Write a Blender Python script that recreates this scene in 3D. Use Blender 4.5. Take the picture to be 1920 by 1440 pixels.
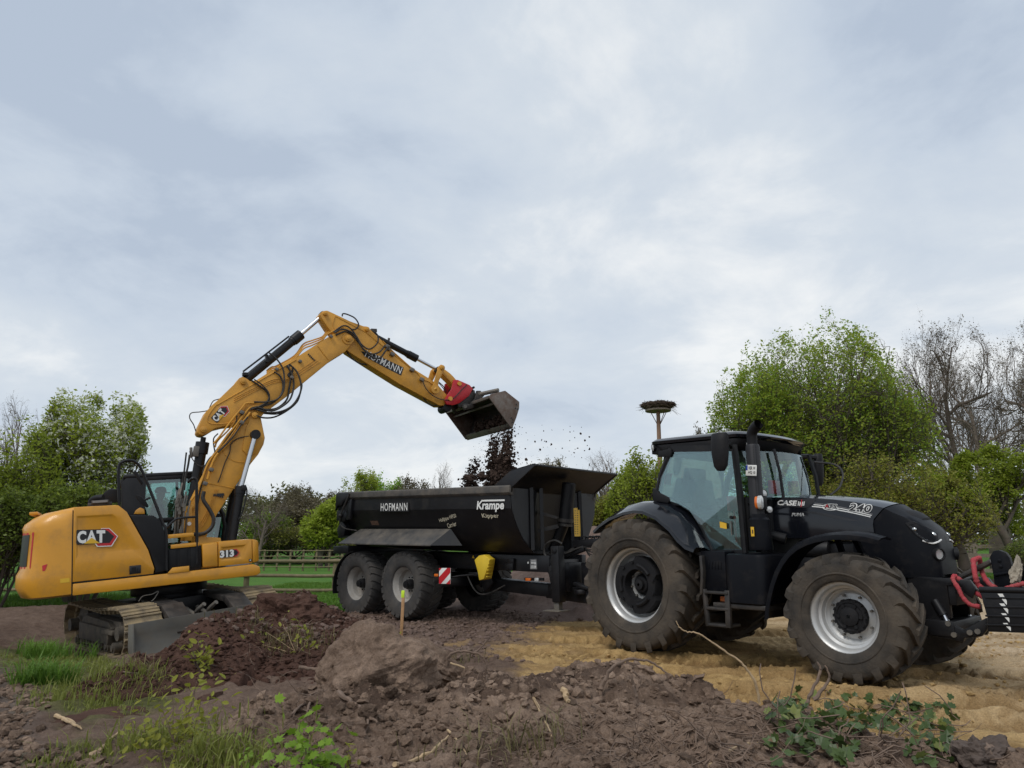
import bpy, bmesh, math, random
import numpy as np
from mathutils import Vector, Matrix, Quaternion
from mathutils.bvhtree import BVHTree

for o in list(bpy.data.objects):
    bpy.data.objects.remove(o)
SC = bpy.context.scene
COL = SC.collection
R = math.radians

# ------------------------------------------------------------------ camera
FPX, PITCH, CAMH = 1335.25, 0.215232, 1.5439      # focal length in 1920-px widths, tilt up, eye height
cam_d = bpy.data.cameras.new('camera')
cam = bpy.data.objects.new('camera', cam_d)
COL.objects.link(cam)
cam_d.sensor_fit = 'HORIZONTAL'
cam_d.sensor_width = 36.0
cam_d.lens = 36.0 * FPX / 1920.0
cam_d.clip_start = 0.05
cam_d.clip_end = 9000
cam.location = (0, 0, CAMH)
cam.rotation_euler = (math.pi / 2 + PITCH, 0, 0)
SC.camera = cam

# ------------------------------------------------------------------ light and exposure
SUN_EL, SUN_AZ = 52.0, 215.0                        # overcast: wide, weak sun high behind the camera on the left
world = bpy.data.worlds.new('World')
SC.world = world
world.use_nodes = True
wn, wl = world.node_tree.nodes, world.node_tree.links
wn.clear()
def wnode(t, **kw):
    n = wn.new(t)
    for k, v in kw.items():
        setattr(n, k, v)
    return n
w_out = wnode('ShaderNodeOutputWorld')
w_sky = wnode('ShaderNodeTexSky', sky_type='NISHITA', sun_disc=False)
w_sky.sun_elevation = R(SUN_EL)
w_sky.sun_rotation = R(SUN_AZ)
w_bg1 = wnode('ShaderNodeBackground'); w_bg1.inputs[1].default_value = 0.07
wl.new(w_sky.outputs[0], w_bg1.inputs[0])
w_tc = wnode('ShaderNodeTexCoord')
w_sep = wnode('ShaderNodeSeparateXYZ'); wl.new(w_tc.outputs['Generated'], w_sep.inputs[0])
def wmath(op, a, b=None, c=None):
    n = wnode('ShaderNodeMath', operation=op)
    for i, x in enumerate((a, b, c)):
        if x is None: continue
        if isinstance(x, (int, float)): n.inputs[i].default_value = x
        else: wl.new(x, n.inputs[i])
    return n.outputs[0]
w_z = wmath('ADD', wmath('MAXIMUM', w_sep.outputs[2], 0.0), 0.30)
w_u = wmath('DIVIDE', w_sep.outputs[0], w_z)
w_v = wmath('DIVIDE', w_sep.outputs[1], w_z)
w_comb = wnode('ShaderNodeCombineXYZ'); wl.new(w_u, w_comb.inputs[0]); wl.new(w_v, w_comb.inputs[1])
def wnoise(scale, detail, rough, sx, sy, rot, dist=0.0, off=0.0):
    mp = wnode('ShaderNodeMapping'); wl.new(w_comb.outputs[0], mp.inputs[0])
    mp.inputs['Scale'].default_value = (sx, sy, 1); mp.inputs['Rotation'].default_value = (0, 0, R(rot))
    mp.inputs['Location'].default_value = (off, off * .7, off * .3)
    n = wnode('ShaderNodeTexNoise'); wl.new(mp.outputs[0], n.inputs['Vector'])
    n.inputs['Scale'].default_value = scale; n.inputs['Detail'].default_value = detail
    n.inputs['Roughness'].default_value = rough; n.inputs['Distortion'].default_value = dist
    return n.outputs['Fac']
w_n1 = wnoise(0.80, 9, 0.52, 1.0, 1.0, 24, 0.25, 3.1)      # broad banks of cloud
w_n2 = wnoise(2.4, 10, 0.60, 1.0, 1.0, 20, 0.3, 11.0)      # ragged rolls inside them
w_n3 = wnoise(0.40, 4, 0.45, 1.0, 1.0, 0, 0.0, 7.7)
w_mix = wmath('ADD', wmath('ADD', wmath('MULTIPLY', w_n1, 0.44), wmath('MULTIPLY', w_n2, 0.28)), wmath('MULTIPLY', w_n3, 0.28))
w_ramp = wnode('ShaderNodeValToRGB'); wl.new(w_mix, w_ramp.inputs[0])
cr = w_ramp.color_ramp
cr.elements[0].position = 0.42; cr.elements[0].color = (0.455, 0.530, 0.640, 1)
cr.elements[1].position = 0.59; cr.elements[1].color = (0.870, 0.888, 0.895, 1)
e = cr.elements.new(0.465); e.color = (0.555, 0.627, 0.722, 1)
e = cr.elements.new(0.525); e.color = (0.640, 0.700, 0.768, 1)
# towards the horizon the deck is seen edge-on and goes paler
w_hz = wmath('POWER', wmath('SUBTRACT', 1.0, wmath('MINIMUM', wmath('MAXIMUM', w_sep.outputs[2], 0.0), 1.0)), 7.0)
w_hmix = wnode('ShaderNodeMixRGB'); wl.new(wmath('MULTIPLY', w_hz, 0.5), w_hmix.inputs[0])
wl.new(w_ramp.outputs[0], w_hmix.inputs[1]); w_hmix.inputs[2].default_value = (0.700, 0.748, 0.790, 1)
w_bg2 = wnode('ShaderNodeBackground'); wl.new(w_hmix.outputs[0], w_bg2.inputs[0]); w_bg2.inputs[1].default_value = 0.93
w_ms = wnode('ShaderNodeMixShader'); w_ms.inputs[0].default_value = 0.93
wl.new(w_bg1.outputs[0], w_ms.inputs[1]); wl.new(w_bg2.outputs[0], w_ms.inputs[2])
wl.new(w_ms.outputs[0], w_out.inputs[0])

sun_d = bpy.data.lights.new('sun', 'SUN')
sun_d.energy = 1.4
sun_d.angle = R(24)
sun_d.color = (1.0, 0.96, 0.9)
sun = bpy.data.objects.new('sun', sun_d)
COL.objects.link(sun)
_el, _az = R(SUN_EL), R(SUN_AZ)
sun_dir = Vector((math.sin(_az) * math.cos(_el), math.cos(_az) * math.cos(_el), math.sin(_el)))
sun.rotation_euler = sun_dir.to_track_quat('Z', 'Y').to_euler()

SC.view_settings.view_transform = 'Standard'
SC.view_settings.look = 'None'
SC.view_settings.exposure = 0.22
SC.view_settings.gamma = 1.0
SC.view_settings.use_curve_mapping = False
SC.render.engine = 'CYCLES'
SC.cycles.max_bounces = 6
SC.cycles.transparent_max_bounces = 12
SC.cycles.use_denoising = True

# ------------------------------------------------------------------ survey: photograph pixel -> point in the place
_cp, _sp = math.cos(PITCH), math.sin(PITCH)
def ray(u, v):
    a, b = (u - 960) / FPX, -(v - 720) / FPX
    return Vector((a, _cp - b * _sp, _sp + b * _cp))
CAMP = Vector((0, 0, CAMH))
def at_y(u, v, Y):
    d = ray(u, v); return CAMP + d * (Y / d.y)
def at_z(u, v, z=0.0):
    d = ray(u, v); return CAMP + d * ((z - CAMH) / d.z)
class Frame:
    """A machine's own axes: x forward, y to its left, z up."""
    def __init__(s, loc, yaw, pitch=0.0):
        s.M = Matrix.Translation(loc) @ Matrix.Rotation(yaw, 4, 'Z') @ Matrix.Rotation(-pitch, 4, 'Y')
        s.I = s.M.inverted()
    def xz(s, u, v, y):
        o = s.I @ CAMP; d = s.I.to_3x3() @ ray(u, v)
        t = (y - o.y) / d.y
        return (o.x + d.x * t, o.z + d.z * t)
    def p3(s, u, v, y):
        x, z = s.xz(u, v, y); return Vector((x, y, z))
    def px(s, u, v, x):
        o = s.I @ CAMP; d = s.I.to_3x3() @ ray(u, v)
        return o + d * ((x - o.x) / d.x)
    def pz(s, u, v, z):
        o = s.I @ CAMP; d = s.I.to_3x3() @ ray(u, v)
        return o + d * ((z - o.z) / d.z)
    def loc_ray(s, u, v):
        return s.I @ CAMP, (s.I.to_3x3() @ ray(u, v)).normalized()

# ------------------------------------------------------------------ materials
def _n(nt, t, **kw):
    n = nt.nodes.new(t)
    for k, v in kw.items(): setattr(n, k, v)
    return n
def M(name, col, rough=0.6, metal=0.0, var=0.12, vscale=3.0, dirt=None, bump=0.0, bscale=40.0, coat=0.0, spec=0.5, fine=None):
    """Principled material; var = tonal variation, dirt = (colour, amount 0..1, scale), fine = second speckle amount."""
    m = bpy.data.materials.new(name); m.use_nodes = True
    nt = m.node_tree; L = nt.links
    bs = nt.nodes['Principled BSDF']
    tc = _n(nt, 'ShaderNodeTexCoord')
    no = _n(nt, 'ShaderNodeTexNoise'); no.inputs['Scale'].default_value = vscale; no.inputs['Detail'].default_value = 6; no.inputs['Roughness'].default_value = .6
    L.new(tc.outputs['Object'], no.inputs['Vector'])
    rp = _n(nt, 'ShaderNodeValToRGB'); L.new(no.outputs['Fac'], rp.inputs[0])
    c = Vector(col)
    rp.color_ramp.elements[0].position = .3; rp.color_ramp.elements[0].color = (*(c * (1 - var)), 1)
    rp.color_ramp.elements[1].position = .7; rp.color_ramp.elements[1].color = (*(c * (1 + var)), 1)
    out = rp.outputs[0]
    rsock = None
    if dirt:
        dc, da, ds = dirt
        n2 = _n(nt, 'ShaderNodeTexNoise'); n2.inputs['Scale'].default_value = ds; n2.inputs['Detail'].default_value = 9; n2.inputs['Roughness'].default_value = .68
        L.new(tc.outputs['Object'], n2.inputs['Vector'])
        r2 = _n(nt, 'ShaderNodeValToRGB'); L.new(n2.outputs['Fac'], r2.inputs[0])
        lo = .72 - .5 * da
        r2.color_ramp.elements[0].position = max(.02, lo - .14); r2.color_ramp.elements[0].color = (0, 0, 0, 1)
        r2.color_ramp.elements[1].position = min(.98, lo + .16); r2.color_ramp.elements[1].color = (1, 1, 1, 1)
        mx = _n(nt, 'ShaderNodeMixRGB'); mx.inputs[2].default_value = (*dc, 1)
        mu = _n(nt, 'ShaderNodeMath', operation='MULTIPLY'); mu.inputs[1].default_value = min(1, .35 + da * .8)
        L.new(r2.outputs[0], mu.inputs[0]); L.new(mu.outputs[0], mx.inputs[0]); L.new(out, mx.inputs[1])
        out = mx.outputs[0]
        ra = _n(nt, 'ShaderNodeMapRange'); ra.inputs[3].default_value = rough; ra.inputs[4].default_value = .9
        L.new(mu.outputs[0], ra.inputs[0]); rsock = ra.outputs[0]
    L.new(out, bs.inputs['Base Color'])
    bs.inputs['Roughness'].default_value = rough
    if rsock: L.new(rsock, bs.inputs['Roughness'])
    bs.inputs['Metallic'].default_value = metal
    bs.inputs['Specular IOR Level'].default_value = spec
    if coat:
        bs.inputs['Coat Weight'].default_value = coat; bs.inputs['Coat Roughness'].default_value = .08
    if bump:
        n3 = _n(nt, 'ShaderNodeTexNoise'); n3.inputs['Scale'].default_value = bscale; n3.inputs['Detail'].default_value = 5
        L.new(tc.outputs['Object'], n3.inputs['Vector'])
        bp = _n(nt, 'ShaderNodeBump'); bp.inputs['Strength'].default_value = bump; bp.inputs['Distance'].default_value = .02
        L.new(n3.outputs['Fac'], bp.inputs['Height']); L.new(bp.outputs[0], bs.inputs['Normal'])
    return m
DUST = (0.17, 0.135, 0.10)
MUD = (0.20, 0.155, 0.10)
MT = {}
MT['yellow'] = M('machine_yellow', (0.66, 0.300, 0.022), .36, 0, .07, 1.2, dirt=((.26, .145, .055), .20, 3.5), coat=.2)
MT['yellow2'] = M('machine_yellow_boom', (0.63, 0.305, 0.034), .45, 0, .08, 1.2, dirt=((.25, .145, .055), .24, 3))
MT['black'] = M('machine_black', (0.0100, 0.0100, 0.0115), .42, 0, .2, 3, dirt=((.055, .047, .04), .08, 6), spec=.3)
MT['blackmat'] = M('plastic_black', (0.012, 0.012, 0.0135), .58, 0, .2, 3, dirt=((.05, .043, .036), .08, 5), spec=.22)
MT['paint'] = M('tractor_paint', (0.0060, 0.0068, 0.0098), .13, .0, .15, 2, dirt=((.040, .036, .032), .05, 4), coat=.3, spec=.4)
MT['paintmat'] = M('tractor_plastic', (0.0050, 0.0056, 0.0080), .42, 0, .18, 2, dirt=((.045, .038, .032), .10, 5), spec=.14)
MT['trailer'] = M('trailer_paint', (0.0085, 0.0088, 0.0108), .40, 0, .2, 2.2, dirt=((.055, .046, .038), .14, 3.0), bump=.03, bscale=14, spec=.4)
MT['trailerd'] = M('trailer_paint_dusty', (0.045, 0.044, 0.044), .55, 0, .25, 2.5, dirt=((.17, .145, .115), .42, 3.2))
MT['rubber'] = M('tyre_rubber', (0.033, 0.031, 0.029), .85, 0, .25, 4, dirt=((.120, .096, .072), .50, 2.2), bump=.3, bscale=30, spec=.25)
MT['rubber2'] = M('tyre_rubber_trailer', (0.040, 0.039, 0.039), .85, 0, .22, 5, dirt=((.11, .095, .080), .36, 3.0), bump=.2, bscale=30)
MT['silver'] = M('rim_silver', (0.52, 0.52, 0.51), .38, .35, .06, 6, dirt=((.30, .26, .20), .16, 5))
MT['rimgrey'] = M('rim_grey', (0.36, 0.345, 0.32), .6, 0, .08, 6, dirt=((.22, .185, .145), .40, 5))
MT['steel'] = M('steel_dusty', (0.16, 0.15, 0.135), .55, .4, .2, 6, dirt=(MUD, .3, 6), bump=.1)
MT['steeldark'] = M('steel_dark', (0.045, 0.042, 0.040), .5, .4, .25, 6, dirt=((.13, .10, .075), .25, 6))
MT['chrome'] = M('piston_chrome', (0.62, 0.63, 0.65), .28, 1.0, .02)
MT['hose'] = M('hose_rubber', (0.022, 0.021, 0.02), .6, 0, .2, 8, dirt=((.12, .10, .08), .2, 8))
MT['muddy'] = M('track_steel_muddy', (0.12, 0.095, 0.07), .75, .1, .3, 7, dirt=((.36, .27, .145), .52, 5), bump=.4, bscale=30)
MT['trackdark'] = M('track_frame_dusty', (0.060, 0.054, 0.046), .75, .1, .25, 6, dirt=((.16, .125, .085), .38, 6), bump=.15)
MT['blade'] = M('blade_steel', (0.14, 0.138, 0.125), .5, .15, .2, 2.5, dirt=((.17, .14, .10), .34, 4), bump=.06)
MT['white'] = M('print_white', (0.78, 0.78, 0.75), .5, 0, .03)
MT['cream'] = M('print_cream', (0.74, 0.68, 0.52), .5, 0, .03)
MT['red'] = M('print_red', (0.52, 0.020, 0.028), .4, 0, .05)
MT['printblack'] = M('print_black', (0.012, 0.012, 0.014), .4, 0, .1)
MT['printgrey'] = M('print_grey', (0.20, 0.20, 0.20), .5, 0, .1)
MT['printyellow'] = M('print_yellow', (0.75, 0.45, 0.03), .45, 0, .05)
MT['coupler'] = M('coupler_red', (0.47, 0.010, 0.018), .4, 0, .08, 4, dirt=((.14, .05, .04), .12, 6))
MT['wedge'] = M('chock_yellow', (0.72, 0.50, 0.035), .5, 0, .08, 4, dirt=((.25, .19, .08), .16, 6))
MT['orange'] = M('lens_orange', (0.70, 0.16, 0.02), .25, 0, .05, spec=.6)
MT['lens'] = M('lens_clear', (0.62, 0.63, 0.62), .15, .3, .2, 40)
MT['lampin'] = M('lamp_reflector', (0.55, 0.56, 0.55), .18, .9, .2, 30)
MT['strap'] = M('sling_red', (0.42, 0.040, 0.055), .85, 0, .2, 8, dirt=((.24, .11, .09), .36, 8), bump=.5, bscale=60)
MT['cloth'] = M('rag_beige', (0.30, 0.26, 0.2), .9, 0, .2, 8, bump=.3)
MT['seat'] = M('seat_fabric', (0.03, 0.03, 0.034), .85, 0, .2, 8)
MT['interior'] = M('cab_interior_grey', (0.10, 0.10, 0.105), .8, 0, .2, 3)
MT['skin'] = M('skin', (0.42, 0.24, 0.17), .55, 0, .06, 10)
MT['cap'] = M('cap_cloth', (0.10, 0.10, 0.11), .9, 0, .1, 10)
MT['jacket'] = M('jacket_cloth', (0.060, 0.070, 0.075), .9, 0, .2, 8)
MT['wood'] = M('fence_wood', (0.19, 0.15, 0.085), .85, 0, .25, 6, dirt=((.13, .14, .07), .3, 5), bump=.3)
MT['woodgrey'] = M('fence_wood_grey', (0.25, 0.205, 0.16), .9, 0, .25, 5, bump=.3)
MT['woodred'] = M('pole_wood', (0.25, 0.155, 0.105), .85, 0, .2, 3, bump=.3)
MT['stake'] = M('stake_wood', (0.42, 0.24, 0.115), .8, 0, .2, 14, bump=.3)
MT['neon'] = M('marker_paint', (0.62, 0.85, 0.04), .5, 0, .05)
MT['bark'] = M('bark', (0.085, 0.068, 0.052), .9, 0, .3, 3, dirt=((.085, .095, .05), .25, 2), bump=.4)
MT['barkgrey'] = M('bark_grey', (0.155, 0.122, 0.098), .9, 0, .25, 3)
MT['twigs'] = M('nest_twigs', (0.075, 0.052, 0.036), .9, 0, .35, 8)
MT['root'] = M('root_bark', (0.17, 0.115, 0.082), .85, 0, .3, 12, dirt=((.12, .095, .08), .3, 8), bump=.3)
MT['rootpale'] = M('root_peeled', (0.40, 0.285, 0.165), .8, 0, .25, 12, bump=.2)
MT['rootdark'] = M('root_fine', (0.085, 0.062, 0.05), .9, 0, .3, 12)
MT['rust'] = M('rusty_steel', (0.10, 0.055, 0.035), .85, .1, .3, 20)

def leafmat(name, c1, c2, trans=.35, rough=.5):
    """Leaf: colour varies leaf clump to leaf clump, light passes partly through."""
    m = bpy.data.materials.new(name); m.use_nodes = True
    nt = m.node_tree; L = nt.links; nt.nodes.clear()
    out = _n(nt, 'ShaderNodeOutputMaterial')
    ge = _n(nt, 'ShaderNodeNewGeometry')
    oi = _n(nt, 'ShaderNodeObjectInfo')
    tc = _n(nt, 'ShaderNodeTexCoord')
    no = _n(nt, 'ShaderNodeTexNoise'); no.inputs['Scale'].default_value = .9; no.inputs['Detail'].default_value = 3
    L.new(tc.outputs['Object'], no.inputs['Vector'])
    ad = _n(nt, 'ShaderNodeMath', operation='MULTIPLY_ADD'); ad.inputs[1].default_value = .55; L.new(ge.outputs['Random Per Island'], ad.inputs[0])
    m2 = _n(nt, 'ShaderNodeMath', operation='MULTIPLY'); m2.inputs[1].default_value = .5; L.new(no.outputs['Fac'], m2.inputs[0])
    L.new(m2.outputs[0], ad.inputs[2])
    ad2 = _n(nt, 'ShaderNodeMath', operation='MULTIPLY_ADD'); ad2.inputs[1].default_value = .35; ad2.use_clamp = True
    L.new(oi.outputs['Random'], ad2.inputs[0]); L.new(ad.outputs[0], ad2.inputs[2])
    rp = _n(nt, 'ShaderNodeValToRGB'); L.new(ad2.outputs[0], rp.inputs[0])
    rp.color_ramp.elements[0].position = .15; rp.color_ramp.elements[0].color = (*c1, 1)
    rp.color_ramp.elements[1].position = .95; rp.color_ramp.elements[1].color = (*c2, 1)
    bs = _n(nt, 'ShaderNodeBsdfPrincipled'); bs.inputs['Roughness'].default_value = rough; bs.inputs['Specular IOR Level'].default_value = .3
    tr = _n(nt, 'ShaderNodeBsdfTranslucent')
    L.new(rp.outputs[0], bs.inputs['Base Color']); L.new(rp.outputs[0], tr.inputs[0])
    mx = _n(nt, 'ShaderNodeMixShader'); mx.inputs[0].default_value = trans
    L.new(bs.outputs[0], mx.inputs[1]); L.new(tr.outputs[0], mx.inputs[2]); L.new(mx.outputs[0], out.inputs[0])
    return m
MT['leaf_bright'] = leafmat('leaf_bright', (.140, .200, .016), (.37, .44, .052), .52)
MT['leaf_mid'] = leafmat('leaf_mid', (.160, .220, .022), (.39, .46, .058), .55)
MT['leaf_top'] = leafmat('leaf_top', (.125, .245, .030), (.31, .49, .064), .55)
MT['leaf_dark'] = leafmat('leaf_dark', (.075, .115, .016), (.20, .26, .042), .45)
MT['leaf_olive'] = leafmat('leaf_olive', (.120, .125, .024), (.27, .26, .050), .45)
MT['leaf_sparse'] = leafmat('leaf_bud_brown', (.085, .068, .040), (.15, .125, .065), .2)
MT['blossom'] = leafmat('blossom', (.62, .64, .52), (.86, .87, .78), .35)
MT['ivy'] = leafmat('leaf_ivy', (.016, .036, .012), (.075, .115, .030), .15, .35)
MT['ivyold'] = leafmat('leaf_ivy_pale', (.11, .15, .035), (.20, .22, .06), .2, .4)
MT['deadleaf'] = leafmat('leaf_dead', (.12, .075, .045), (.24, .16, .10), .2)
MT['maple'] = leafmat('leaf_maple', (.10, .20, .014), (.23, .36, .035), .4)
MT['shrub'] = leafmat('leaf_shrub', (.135, .165, .020), (.34, .34, .05), .45)
MT['grass'] = leafmat('grass_blade', (.055, .125, .014), (.15, .27, .038), .4)
MT['grasspale'] = leafmat('grass_blade_pale', (.105, .135, .025), (.24, .26, .06), .4)
MT['weed'] = leafmat('weed_dry', (.10, .095, .04), (.24, .20, .09), .25)

def glassmat(name, tint, alpha, rough=.02, refl=None):
    """Thin window pane: tinted see-through plus a mirror-like sheen that grows with the viewing angle."""
    m = bpy.data.materials.new(name); m.use_nodes = True
    nt = m.node_tree; L = nt.links; nt.nodes.clear()
    out = _n(nt, 'ShaderNodeOutputMaterial')
    tr = _n(nt, 'ShaderNodeBsdfTransparent'); tr.inputs[0].default_value = (*tint, 1)
    gl = _n(nt, 'ShaderNodeBsdfGlossy'); gl.inputs['Roughness'].default_value = rough
    gl.inputs[0].default_value = (*(refl or (1, 1, 1)), 1)
    fr = _n(nt, 'ShaderNodeFresnel'); fr.inputs[0].default_value = 1.5
    mr = _n(nt, 'ShaderNodeMapRange'); mr.inputs[1].default_value = 0; mr.inputs[2].default_value = 1; mr.inputs[3].default_value = alpha; mr.inputs[4].default_value = 1
    L.new(fr.outputs[0], mr.inputs[0])
    mx = _n(nt, 'ShaderNodeMixShader'); L.new(mr.outputs[0], mx.inputs[0]); L.new(tr.outputs[0], mx.inputs[1]); L.new(gl.outputs[0], mx.inputs[2])
    L.new(mx.outputs[0], out.inputs[0])
    return m
MT['glass'] = glassmat('window_glass', (.80, .95, .91), .11, .02, (.80, .95, 1))
MT['glass2'] = glassmat('window_glass_clear', (.50, .66, .64), .08, .02)
MT['lampglass'] = glassmat('lamp_glass', (.45, .47, .47), .05)
MT['mirror'] = M('mirror_glass', (.6, .62, .65), .05, 1.0, .01)

# ------------------------------------------------------------------ mesh builder
def frame_from(z, x=None):
    z = Vector(z).normalized()
    x = Vector(x) if x is not None else (Vector((0, 0, 1)) if abs(z.z) < .9 else Vector((1, 0, 0)))
    x = (x - z * x.dot(z)).normalized()
    return x, z.cross(x), z
class MB:
    def __init__(s): s.v, s.f, s.m = [], [], []
    def add(s, vs, fs, mi=0):
        b = len(s.v); s.v += [tuple(p) for p in vs]
        for f in fs:
            s.f.append([b + i for i in f]); s.m.append(mi)
        return s
    def box(s, c, size, rot=None, mi=0):
        c = Vector(c); h = Vector(size) * .5
        vs = []
        for dx in (-1, 1):
            for dy in (-1, 1):
                for dz in (-1, 1):
                    p = Vector((dx * h.x, dy * h.y, dz * h.z))
                    if rot is not None: p = rot @ p
                    vs.append(c + p)
        return s.add(vs, [(0, 1, 3, 2), (4, 6, 7, 5), (0, 4, 5, 1), (2, 3, 7, 6), (0, 2, 6, 4), (1, 5, 7, 3)], mi)
    def bar(s, a, b, w, h, up=(0, 0, 1), mi=0, w2=None, h2=None):
        a, b = Vector(a), Vector(b); d = (b - a).normalized(); up = Vector(up)
        sd = d.cross(up)
        if sd.length < 1e-4: sd = d.cross(Vector((1, 0, 0)))
        sd.normalize(); u = sd.cross(d)
        w2 = w2 or w; h2 = h2 or h
        vs = [a + sd * (i * w / 2) + u * (j * h / 2) for i, j in ((-1, -1), (1, -1), (1, 1), (-1, 1))] + [b + sd * (i * w2 / 2) + u * (j * h2 / 2) for i, j in ((-1, -1), (1, -1), (1, 1), (-1, 1))]
        return s.add(vs, [(0, 1, 2, 3), (7, 6, 5, 4), (0, 4, 5, 1), (1, 5, 6, 2), (2, 6, 7, 3), (3, 7, 4, 0)], mi)
    def prism(s, poly, to3, mi=0):
        """poly: 2-D outline; to3(a, b, k) gives the 3-D point for k = 0 / 1."""
        n = len(poly)
        vs = [to3(a, b, 0) for a, b in poly] + [to3(a, b, 1) for a, b in poly]
        fs = [tuple(range(n))[::-1], tuple(range(n, 2 * n))] + [(i, (i + 1) % n, n + (i + 1) % n, n + i) for i in range(n)]
        return s.add(vs, fs, mi)
    def slab(s, poly, y0, y1, mi=0):
        """outline in the x-z plane, thickness from y0 to y1."""
        return s.prism(poly, lambda a, b, k: (a, y1 if k else y0, b), mi)
    def tube(s, pts, r, n=8, mi=0, cap=True):
        pts = [Vector(p) for p in pts]
        rs = r if isinstance(r, (list, tuple)) else [r] * len(pts)
        rings = []; x = None
        for i, p in enumerate(pts):
            d = (pts[min(i + 1, len(pts) - 1)] - pts[max(i - 1, 0)])
            if d.length < 1e-7: d = Vector((0, 0, 1))
            if x is None or abs(d.normalized().dot(x)) > .95: x, y, z = frame_from(d)
            else: x, y, z = frame_from(d, x)
            rings.append([p + (x * math.cos(2 * math.pi * k / n) + y * math.sin(2 * math.pi * k / n)) * rs[i] for k in range(n)])
        return s.loft(rings, True, cap, mi)
    def loft(s, rings, closed=True, cap=True, mi=0):
        n = len(rings[0]); vs = [p for r_ in rings for p in r_]; fs = []
        for i in range(len(rings) - 1):
            for k in range(n if closed else n - 1):
                k2 = (k + 1) % n
                fs.append((i * n + k, i * n + k2, (i + 1) * n + k2, (i + 1) * n + k))
        if cap:
            fs.append(tuple(range(n))[::-1]); fs.append(tuple((len(rings) - 1) * n + k for k in range(n)))
        return s.add(vs, fs, mi)
    def cyl(s, a, b, r, r2=None, n=16, mi=0):
        a, b = Vector(a), Vector(b); x, y, z = frame_from(b - a); r2 = r if r2 is None else r2
        rings = [[c + (x * math.cos(2 * math.pi * k / n) + y * math.sin(2 * math.pi * k / n)) * q for k in range(n)] for c, q in ((a, r), (b, r2))]
        return s.loft(rings, True, True, mi)
    def lathe(s, prof, o, axis, n=32, mi=0, close=False, xref=None):
        """prof: (radius, distance along axis)."""
        o = Vector(o); x, y, z = frame_from(axis, xref)
        rings = []
        for r_, t in prof:
            rings.append([o + z * t + (x * math.cos(2 * math.pi * k / n) + y * math.sin(2 * math.pi * k / n)) * max(r_, 1e-4) for k in range(n)])
        if close: rings.append(rings[0])
        return s.loft(rings, True, not close and False, mi)
    def ball(s, c, r, n=10, mi=0, sc=(1, 1, 1)):
        c = Vector(c); rings = []
        for i in range(n // 2 + 1):
            t = math.pi * i / (n // 2)
            rings.append([c + Vector((math.sin(t) * math.cos(2 * math.pi * k / n) * sc[0], math.sin(t) * math.sin(2 * math.pi * k / n) * sc[1], math.cos(t) * sc[2])) * r for k in range(n)])
        return s.loft(rings, True, False, mi)
    def build(s, name, mat, parent=None, bevel=0.0, smooth=35, seg=2):
        me = bpy.data.meshes.new(name)
        me.from_pydata(s.v, [], s.f)
        mats = mat if isinstance(mat, (list, tuple)) else [mat]
        for q in mats: me.materials.append(MT[q] if isinstance(q, str) else q)
        me.polygons.foreach_set('material_index', np.array(s.m, dtype=np.int32))
        bm = bmesh.new(); bm.from_mesh(me)
        bmesh.ops.remove_doubles(bm, verts=bm.verts, dist=1e-5)
        bmesh.ops.recalc_face_normals(bm, faces=bm.faces)
        if bevel:
            es = [e for e in bm.edges if len(e.link_faces) == 2 and e.calc_face_angle(0) > R(28)]
            try: bmesh.ops.bevel(bm, geom=es, offset=bevel, offset_type='OFFSET', segments=seg, profile=.5, affect='EDGES', clamp_overlap=True)
            except Exception: pass
        bm.to_mesh(me); bm.free()
        if smooth:
            me.polygons.foreach_set('use_smooth', np.ones(len(me.polygons), dtype=bool))
            me.set_sharp_from_angle(angle=R(smooth))
        return link(name, me, parent)
def link(name, me, parent=None):
    o = bpy.data.objects.new(name, me); COL.objects.link(o)
    if parent is not None: o.parent = parent
    return o
def tag(o, label=None, cat=None, group=None, kind=None):
    for k, v in (('label', label), ('category', cat), ('group', group), ('kind', kind)):
        if v: o[k] = v
    return o
def empty(name, loc=(0, 0, 0), rot=(0, 0, 0), parent=None):
    o = bpy.data.objects.new(name, None); COL.objects.link(o)
    o.location = loc; o.rotation_euler = rot; o.empty_display_size = .2
    if parent is not None: o.parent = parent
    return o
def copy_tree(o, parent=None):
    c = o.copy(); COL.objects.link(c)
    c.parent = parent
    for ch in list(o.children): copy_tree(ch, c)
    return c
def np_mesh(name, V, F, mat, parent=None, smooth=False):
    """V (n,3) float, F (m,k) int with k = 3 or 4."""
    V = np.asarray(V, dtype=np.float32); F = np.asarray(F, dtype=np.int32)
    me = bpy.data.meshes.new(name); k = F.shape[1]
    me.vertices.add(len(V)); me.vertices.foreach_set('co', V.ravel())
    me.loops.add(F.size); me.loops.foreach_set('vertex_index', F.ravel())
    me.polygons.add(len(F)); me.polygons.foreach_set('loop_start', np.arange(0, F.size, k, dtype=np.int32))
    me.polygons.foreach_set('use_smooth', np.full(len(F), smooth, dtype=bool))
    me.update(calc_edges=True)
    mats = mat if isinstance(mat, (list, tuple)) else [mat]
    for q in mats: me.materials.append(MT[q] if isinstance(q, str) else q)
    return link(name, me, parent) if name else me
def smooth_path(pts, n=6):
    """Catmull-Rom through 3-D points."""
    pts = [Vector(p) for p in pts]; P = [pts[0] * 2 - pts[1]] + pts + [pts[-1] * 2 - pts[-2]]; out = []
    for i in range(1, len(P) - 2):
        for k in range(n):
            t = k / n; a, b, c, d = P[i - 1], P[i], P[i + 1], P[i + 2]
            out.append(.5 * ((2 * b) + (c - a) * t + (2 * a - 5 * b + 4 * c - d) * t * t + (3 * b - a - 3 * c + d) * t ** 3))
    out.append(pts[-1]); return out
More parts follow.
